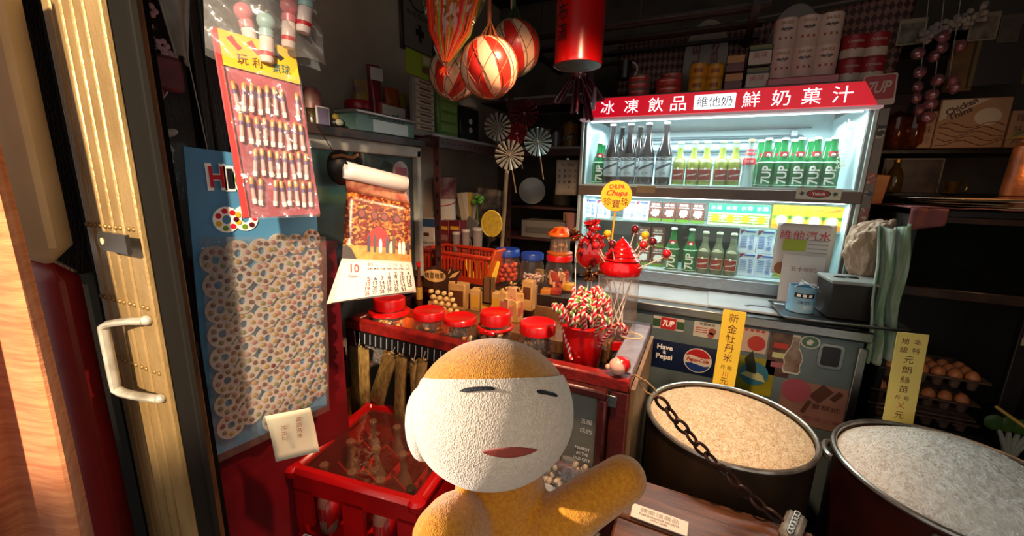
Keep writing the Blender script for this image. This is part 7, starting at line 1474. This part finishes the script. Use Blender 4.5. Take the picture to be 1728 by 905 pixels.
for ti, (z, xs, rows) in enumerate(((zt[2], -.012, 1), (zt[3], 0., 3))):
    for j in range(rows):
        for i in range(6):
            o = obj('egg', eg, None, (EX0+xs+PITCH*(i+.5), 1.995+.047*(j+.5), z+.045), (R(6*(i % 3-1)), R(5*(j-1)), i)); rowl = ('front', 'middle', 'back')[j]
            tag(o, 'brown egg, %s from the left in the %s row of the topmost tray' % (ORD[i], rowl) if ti else 'brown egg, %s from the left in the lower egg tray' % ORD[i], 'egg', 'brown eggs in the top tray' if ti else 'brown eggs in the lower tray')
# ================================================================ RICE POTS
POTA = mat('brown stained pot metal', '#3a2a1a', .4, .35, col2='#221710', vs=7, bump=.2, stretch=(1, 1, .5)); POTB = mat('dark red pot enamel', '#3c130c', .35, .1, col2='#240c08', vs=6); RIMM = mat('worn aluminium rim', '#a8a29a', .3, .8, col2='#77716a', vs=20)
RICE1 = mat('warm white rice', '#dccdb0', .7, col2='#cdb894', vs=60, bump=.8, bs=220); RICE2 = mat('white rice', '#efebe2', .7, col2='#dcd6ca', vs=60, bump=.8, bs=220)
def pot(name, label, cx, cy, r, h, body, handle_a):
    t = thing(name, label, 'pot', (cx, cy, 0))
    MB().lathe([(0, .0), (r*.94, .0), (r*.96, .01), (r*.985, h-.05), (r*.99, h-.01), (r*.96, h-.01), (r*.95, .03), (0, .03)], 0, 64).build('pot_wall', body, t)
    MB().tube([(r*.985*math.cos(2*math.pi*k/72), r*.985*math.sin(2*math.pi*k/72), h-.004) for k in range(72)], .008, n=8, closed=True).build('rim', RIMM, t)
    for a in handle_a:
        c = Vector((math.cos(a)*r, math.sin(a)*r, h-.03)); e = Vector((-math.sin(a), math.cos(a), 0)); o = Vector((math.cos(a), math.sin(a), 0))
        MB().tube([c+e*.045*math.cos(q)+o*(.035 if cx < .5 or a > 4 else .016)*math.sin(q) for q in [math.pi*k/12 for k in range(13)]], .010, n=8, flat=1.3).build('handle', RIMM, t)
    return t
p1c = (.147, 1.402, .252, .62); p2c = (.707, 1.375, .275, .62)
pot('rice_pot', 'big brown stained pot heaped with warm white rice, behind the chain', *p1c, POTA, (R(100),))
pot('rice_pot', 'big dark red pot heaped with white rice at the right edge of the picture', *p2c, POTB, (R(172), R(250)))
from mathutils import noise as mno
def rice(cx, cy, r, h, dome, m, label, seed, peak):
    t = thing('rice_heap', label, 'rice', (cx, cy, h)); t['kind'] = 'stuff'
    n, na = 80, 200; vs = []; fs = []
    def zz(x, y):
        q = math.hypot(x, y)/r; d = math.hypot(x-peak[0], y-peak[1])/r
        b = dome*(1-q**2.2)*(1+.35*math.exp(-d*d*3))-.012
        v = Vector((x*70+seed, y*70, 0)); w = Vector((x*22+seed, y*22, 3)); e = min(1, (1-q)*6)
        return b+e*(.0030*mno.noise(v)+.0040*mno.noise(w)+.0016*mno.noise(v*2.3))
    for i in range(n+1):
        for k in range(na):
            q = r*i/n; a = 2*math.pi*k/na; x, y = q*math.cos(a), q*math.sin(a); vs.append((x, y, zz(x, y)))
    for i in range(n):
        for k in range(na): fs.append((i*na+k, i*na+(k+1) % na, (i+1)*na+(k+1) % na, (i+1)*na+k))
    b = MB(); b.v = vs; b.f = fs; b.m = [0]*len(fs); o = b.build('rice_bed', m, t); o['kind'] = 'stuff'
    rnd = random.Random(seed); g = MB(); V, F_ = g.v, g.f
    for k in range(7000):
        a, q = rnd.random()*6.283, r*.985*math.sqrt(rnd.random()); x, y = q*math.cos(a), q*math.sin(a); z = zz(x, y)+.0008; th = rnd.random()*3.14; c, s = math.cos(th), math.sin(th); tl = rnd.uniform(-.0012, .0016); o_ = len(V); L_, W_ = .0036, .0012
        V += [(x-L_*c, y-L_*s, z-tl), (x+L_*c, y+L_*s, z+tl), (x-W_*s, y+W_*c, z), (x+W_*s, y-W_*c, z), (x, y, z+W_), (x, y, z-W_)]
        F_ += [(o_, o_+3, o_+4), (o_+3, o_+1, o_+4), (o_+1, o_+2, o_+4), (o_+2, o_, o_+4)]
    g.m = [0]*len(F_); o = g.build('grains', m, t); o['kind'] = 'stuff'
rice(p1c[0], p1c[1], .240, .615, .050, RICE1, 'heap of warm white rice filling the brown pot', 3, (-.02, .03)); rice(p2c[0], p2c[1], .262, .615, .075, RICE2, 'heap of white rice filling the dark red pot', 9, (-.02, .06))
# price cards
TAGM = mat('yellow price card', '#e2c43a', .5, col2='#dcbc34', vs=5); TAGP = mat('pale yellow price card', '#d8c266', .5)
def price(tl, tr_, bl, y, label, col, chars, yb):
    a, b_, c = P(*tl, y=y), P(*tr_, y=y), P(*bl, y=yb); w = (b_-a).length; up = (a-c); h = up.length; z = up.normalized(); x = (b_-a).normalized(); yv = z.cross(x).normalized(); x = yv.cross(z)
    M = Matrix((x, yv, z)).transposed(); t = thing('price_card', label, 'price card', c+x*w/2, M.to_euler()); MB().box((0, 0, h/2), (w, .004, h), b=.001).build('card', col, t)
    for ch, u, v, s, mm in chars: text(t, ch, (w*u, -.0026, h*v), w*s, w*s*1.05, mm, FACE, bold=.02)
    return t
MAR = mat('maroon brush ink', '#5a1418', .5)
price((1221, 522), (1260, 528), (1202, 646), 1.625, 'yellow price card standing in the warm white rice of the brown pot', TAGM, [('新', 0, .905, .42, MAR), ('金', 0, .765, .42, MAR), ('牡', 0, .635, .42, MAR), ('丹', 0, .505, .42, MAR), ('米', 0, .38, .40, MAR), ('斤', -.14, .245, .22, MAR), ('每', .15, .245, .22, MAR), ('川', 0, .155, .26, REDINK), ('元', 0, .055, .36, MAR)], 1.622)
price((1514, 560), (1568, 567), (1489, 708), 1.60, 'pale yellow price card standing behind the white rice in front of the eggs', TAGP, [('地', -.20, .91, .24, MAR), ('本', .18, .91, .24, MAR), ('級', -.20, .815, .24, MAR), ('特', .18, .815, .24, MAR), ('元', 0, .71, .30, MAR), ('朗', 0, .60, .30, MAR), ('絲', 0, .49, .30, MAR), ('苗', 0, .385, .30, MAR), ('斤', -.14, .285, .18, MAR), ('每', .14, .285, .18, MAR), ('乂', 0, .20, .26, REDINK), ('元', 0, .085, .30, MAR)], 1.597)
# ================================================================ BENCH, PLATE, CHAIN
bn = thing('wooden_bench', 'worn low wooden bench in front of the brown rice pot', 'bench', (.11, .985, 0))
PLK = mat('worn brown plank', '#6e452c', .42, col2='#3c2316', vs=6, vd=5, bump=.4, bs=30, stretch=(1, 6, 6))
MB().box((0, .035, .515), (.46, .16, .03), b=.006).build('plank', PLK, bn); MB().box((0, -.085, .512), (.46, .075, .028), b=.006).build('plank', PLK, bn); MB().box((0, -.115, .475), (.45, .018, .05), b=.003).build('front_rail', mat('dark bench rail', '#3a2620', .45), bn)
MB().box((-.22, -.11, .24), (.03, .03, .47)).build('leg', DARKWOOD, bn); MB().box((.20, -.11, .24), (.03, .03, .47)).build('leg', DARKWOOD, bn); MB().box((-.22, .09, .24), (.03, .03, .47)).build('leg', DARKWOOD, bn); MB().box((.20, .09, .24), (.03, .03, .47)).build('leg', DARKWOOD, bn)
MB().box((0, -.10, .24), (.42, .006, .42)).build('dark_panel', BLACK, bn)
bar = MB().box((0, 0, 0), (.003, .003, .40)).data('grille_bar', mat('dark grille', '#2a2624', .4, .4))
for k in range(16): obj('grille_bar', bar, bn, (-.19+.025*k, -.108, .24))
a, b_, c, d = P(1070, 850, z=.545), P(1162, 882, z=.545), P(1061, 871, z=.534), P(1160, 906, z=.534)
x = (b_-a).normalized(); w = ((b_-a).length+(d-c).length)/2; up = (a-c); z_ = (up-x*up.dot(x)); h = z_.length; z_.normalize(); yv = z_.cross(x); M = Matrix((x, yv, z_)).transposed()
t = thing('exhibit_plate', 'small white notice plate asking for care, lying on the front of the bench', 'notice', (a+b_+c+d)/4, M.to_euler()); MB().box((0, 0, 0), (w, .004, h), b=.001).build('plate', mat('white plate', '#cfc8be', .4), t)
text(t, '請愛惜展品', (0, -.0026, h*.2), w*.68, h*.30, mat('grey plate ink', '#8a8680', .5), FACE, bold=.01); text(t, 'PLEASE HANDLE EXHIBITS', (0, -.0026, -h*.10), w*.70, h*.13, mat('brown plate ink', '#6a6058', .5), FACE, bold=.02); text(t, 'WITH CARE', (0, -.0026, -h*.30), w*.30, h*.13, mat('brown plate ink', '#6a6058', .5), FACE, bold=.02)
p = P(1338, 890, z=.545); t = thing('white_worn_block', 'white worn block with a silver chain lying on the right end of the bench', 'block', (p.x, p.y, .531), R(-20)); MB().box((0, 0, .014), (.045, .10, .028), b=.008).build('block', mat('worn white paint', '#8a8378', .45, col2='#4a443e', vs=30), t)
for k in range(6): MB().tube([(.006*math.cos(q), -.04+.015*k+.009*math.sin(q), .031) for q in [2*math.pi*j/10 for j in range(10)]], .0022, n=6, closed=True).build('silver_link', mat('bright silver', '#c8c4bc', .2, .9), t)
pts = [P(1110, 672, y=1.052), P(1152, 722, y=1.062), P(1196, 772, y=1.075), P(1232, 806, y=1.085), P(1262, 836, y=1.09), P(1292, 860, y=1.09), P(1318, 880, y=1.08)]
def along(s):
    L_ = [(pts[k+1]-pts[k]).length for k in range(len(pts)-1)]; T_ = sum(L_); s *= T_
    for k, l in enumerate(L_):
        if s <= l or k == len(L_)-1: return pts[k]+(pts[k+1]-pts[k])*(s/l), (pts[k+1]-pts[k]).normalized()
        s -= l
ch = thing('iron_chain', 'rusty iron chain hanging from the counter corner across the brown rice pot', 'chain', pts[0]); CHM = mat('rusty iron', '#38201a', .5, .5, col2='#24130e', vs=40, bump=.4)
lm = MB().tube([(.0225*math.cos(q), .0125*math.sin(q), 0) for q in [2*math.pi*k/20 for k in range(20)]], .0043, n=8, closed=True).data('link', CHM)
NL = 11
for k in range(NL):
    q, d_ = along((k+.5)/NL); rq = d_.to_track_quat('X', 'Z').to_euler(); e = (d_.to_track_quat('X', 'Z').to_matrix() @ Matrix.Rotation(R(20 if k % 2 else 105), 3, 'X')).to_euler(); obj('link', lm, ch, q-pts[0], e)
wt = P(1078, 640, y=1.055)-pts[0]
MB().tube([(0, 0, 0), wt*.35+Vector((.008, -.004, .012)), wt*.8+Vector((.008, 0, .008)), wt, wt*.8+Vector((-.006, 0, -.008)), wt*.4+Vector((-.008, 0, -.008)), (0, 0, 0)], .0022, n=6).build('wire_tie', mat('tan wire tie', '#8a6a48', .5), ch); MB().tube([wt+Vector((-.02, -.0, .004)), wt+Vector((-.01, -.006, .012)), wt+Vector((.01, -.006, .004)), wt+Vector((.012, 0, -.004))], .003, n=6).build('knot', mat('tan wire tie', '#8a6a48', .5), ch)
# greens and a yellow stick at the right edge
p = P(1712, 740, y=1.88); t = thing('leafy_greens', 'bunch of greens with white stems at the right edge behind the rice', 'vegetable', (p.x, 1.88, p.z-.10)); rnd = random.Random(3)
for k in range(5): a = -.5+.25*k; MB().tube([(0, 0, 0), (.03*a, 0, .06), (.10*a, -.01, .13)], [.012, .010, .006], n=8).build('stem', mat('white stem', '#a8a898', .5), t); MB().sph((.13*a, -.012, .15), (.028, .008, .03), 0, 10, 6).build('leaf', mat('green leaf', '#4a6a24', .5, col2='#34501a', vs=20), t)
MB().sph((.02, -.02, -.005), .03, 0, 12, 8).build('yellow_fruit', mat('yellow fruit', '#b0a020', .45), t); gz_ = p.z-.10
tag(MB().box((0, 0, (gz_-.03)/2), (.26, .16, gz_-.035), b=.004).build('dark_crate', BLKW, None, (p.x+.03, 1.87, 0)), 'dark crate under the leafy greens at the right edge', 'crate')
a, b_ = P(1680, 686, y=1.85), P(1728, 720, y=1.80); tag(MB().rod(a, b_+(b_-a)*.6, .006).build('yellow_stick', mat('yellow stick paint', '#a88424', .4)), 'thin yellow stick leaning at the right edge above the greens', 'stick')
# ================================================================ PLUSH MONKEY
HC = P(832, 692, d=.50)
FUR = bpy.data.materials.new('orange terry plush')
def plush_mat(m, c1, c2, bs):
    m.use_nodes = True; nt = m.node_tree; L = nt.links.new; b = nt.nodes['Principled BSDF']; b.inputs['Roughness'].default_value = .9; b.inputs['Sheen Weight'].default_value = .5; b.inputs['Specular IOR Level'].default_value = .1
    tc = nt.nodes.new('ShaderNodeTexCoord'); v = nt.nodes.new('ShaderNodeTexVoronoi'); v.inputs['Scale'].default_value = bs; n = nt.nodes.new('ShaderNodeTexNoise'); n.inputs['Scale'].default_value = bs*.35
    mx = nt.nodes.new('ShaderNodeMath'); mx.operation = 'ADD'; L(tc.outputs['Object'], v.inputs['Vector']); L(tc.outputs['Object'], n.inputs['Vector']); L(v.outputs['Distance'], mx.inputs[0]); L(n.outputs['Fac'], mx.inputs[1])
    bp = nt.nodes.new('ShaderNodeBump'); bp.inputs['Strength'].default_value = .45; bp.inputs['Distance'].default_value = .0025; L(mx.outputs[0], bp.inputs['Height']); L(bp.outputs[0], b.inputs['Normal'])
    r = nt.nodes.new('ShaderNodeValToRGB'); L(n.outputs['Fac'], r.inputs[0]); r.color_ramp.elements[0].position = .35; r.color_ramp.elements[1].position = .65; r.color_ramp.elements[0].color = lin(c1); r.color_ramp.elements[1].color = lin(c2); L(r.outputs[0], b.inputs['Base Color'])
    return m
plush_mat(FUR, '#b8700f', '#cc861e', 620); FACEM = plush_mat(bpy.data.materials.new('cream terry plush'), '#d2bca4', '#dcc8b2', 520)
hx_, hy_, hz_ = .098, .083, .088
pl_th = thing('plush_monkey', 'orange brown plush toy monkey with a cream face waving one arm', 'plush toy', (HC.x, HC.y, HC.z-.29), R(32))
HB = Vector((0, 0, .29))
tiltM = Matrix.Translation(HB) @ Euler((R(-22), R(1), 0)).to_matrix().to_4x4()
b = MB().sph((0, 0, 0), (hx_, hy_, hz_), 0, 40, 28, tiltM) if False else MB()
b.add(*(lambda q: (q.v, q.f))(MB().sph((0, 0, 0), (hx_, hy_, hz_), 0, 40, 28)), 0, tiltM)
b.add(*(lambda q: (q.v, q.f))(MB().lathe([(0, 0), (.045, .004), (.068, .03), (.074, .07), (.070, .12), (.060, .17), (.052, .21), (.048, .24), (0, .25)], 0, 32)), 0, Matrix.Translation((.012, .012, 0)))
# arms and legs, in local axes (x to the picture's right, -y to the viewer)
inv = Matrix.Rotation(-R(32), 3, 'Z')
def loc_(px, py, d): return inv @ (P(px, py, d=d)-pl_th.location)
def limb(pts, rad):
    n = 10; P_ = [Vector(q) for q in pts]; o = []
    rr = []
    for k in range(len(P_)-1):
        for j in range(6): t_ = j/6; o.append(P_[k].lerp(P_[k+1], t_)); rr.append(rad[k]*(1-t_)+rad[k+1]*t_)
    o.append(P_[-1]); rr.append(rad[-1]); b.tube(o, rr, n=16); b.sph(P_[-1], rad[-1], 0, 16, 10); b.sph(P_[0], rad[0], 0, 16, 10)
limb([loc_(935, 890, .505), loc_(985, 852, .50), loc_(1052, 808, .50)], [.036, .032, .0285])
limb([loc_(790, 880, .50), loc_(765, 885, .455), loc_(745, 905, .43)], [.036, .034, .032])
limb([(.035, -.02, .03), (.06, -.10, .03), (.065, -.12, .045)], [.032, .030, .028]); limb([(-.035, -.02, .03), (-.055, -.10, .03), (-.06, -.12, .045)], [.032, .030, .028])
body = b.build('body', FUR, pl_th)
md = body.modifiers.new('remesh', 'REMESH'); md.mode = 'VOXEL'; md.voxel_size = .0045; md.use_smooth_shade = True
ms = body.modifiers.new('smooth', 'SMOOTH'); ms.iterations = 8; ms.factor = .6
def on_head(x, z, lift=1.0):   # x, z in head radii
    y = -math.sqrt(max(0, 1-x*x-z*z)); return tiltM @ Vector((x*hx_*lift, y*hy_*lift-.0, z*hz_*lift))
def foutline(a):
    c, s = math.cos(a), math.sin(a); x = .955*math.copysign(abs(c)**.8, c); z = .955*math.copysign(abs(s)**.9, s)
    z = min(z, .50-.03*x*x); l = math.hypot(x, z)
    if l > .985: x, z = x*.985/l, z*.985/l
    return x, z
def fpt(u, v):
    x, z = foutline(2*math.pi*u); q = math.sin(v*math.pi/2); lift = 1.0+.028*(1-max(0, (v-.86)/.14)**2); x, z = x*q, z*q; z = z-.0*(1-q); return on_head(x, z, lift)
MB().sheet(fpt, 72, 24).build('face', FACEM, pl_th)
for sx in (-1, 1): MB().sph((0, 0, 0), (.020, .030, .043), 0, 18, 12).build('ear', FACEM, pl_th, tiltM @ Vector((sx*hx_*(.875 if sx < 0 else .80), -.004 if sx < 0 else .04, -.012)), (R(-22), 0, R(-6*sx)))
BLKT = mat('black embroidery thread', '#15141a', .7, bump=.5, bs=300)
def stroke(pts, r, m, name): MB().tube([on_head(x, z, 1.034) for x, z in pts], r, n=10, flat=.6).build(name, m, pl_th)
stroke([(-.40+.36*k/8, .36+.028*math.sin(k/8*2.2)) for k in range(9)], [.0012, .0032, .0034, .0033, .0032, .0032, .0032, .003, .0014], BLKT, 'eye'); stroke([(.42+.25*k/8, .33-.075*k/8+.01*math.sin(k*.4)) for k in range(9)], [.0016, .0034, .0036, .0034, .0032, .0032, .0032, .003, .0014], BLKT, 'eye')
LIP = mat('dusty red felt mouth', '#a04434', .8, col2='#8c382c', vs=30, bump=.3)
mo = []
def lip(u, v): 
    x = -.17+.58*u; s = math.sin(math.pi*u)**.8; return on_head(x, -.262-.115*s*v-.05*(2*u-1)**2-.02*(u-.5), 1.034)
MB().sheet(lip, 24, 6).build('mouth', LIP, pl_th, thick=.002)
st_ = thing('tall_stool', 'small round wooden stool carrying the plush monkey', 'stool', (pl_th.location.x, pl_th.location.y, 0)); sz_ = pl_th.location.z
MB().lathe([(0, sz_-.03), (.15, sz_-.03), (.155, sz_-.02), (.15, sz_-.002), (0, sz_-.002)], 0, 32).build('seat', PLK, st_)
for k in range(4): a = R(45+90*k); MB().rod((.10*math.cos(a), .10*math.sin(a), sz_-.03), (.13*math.cos(a), .13*math.sin(a), 0), .014).build('leg', DARKWOOD, st_)
flush_text()
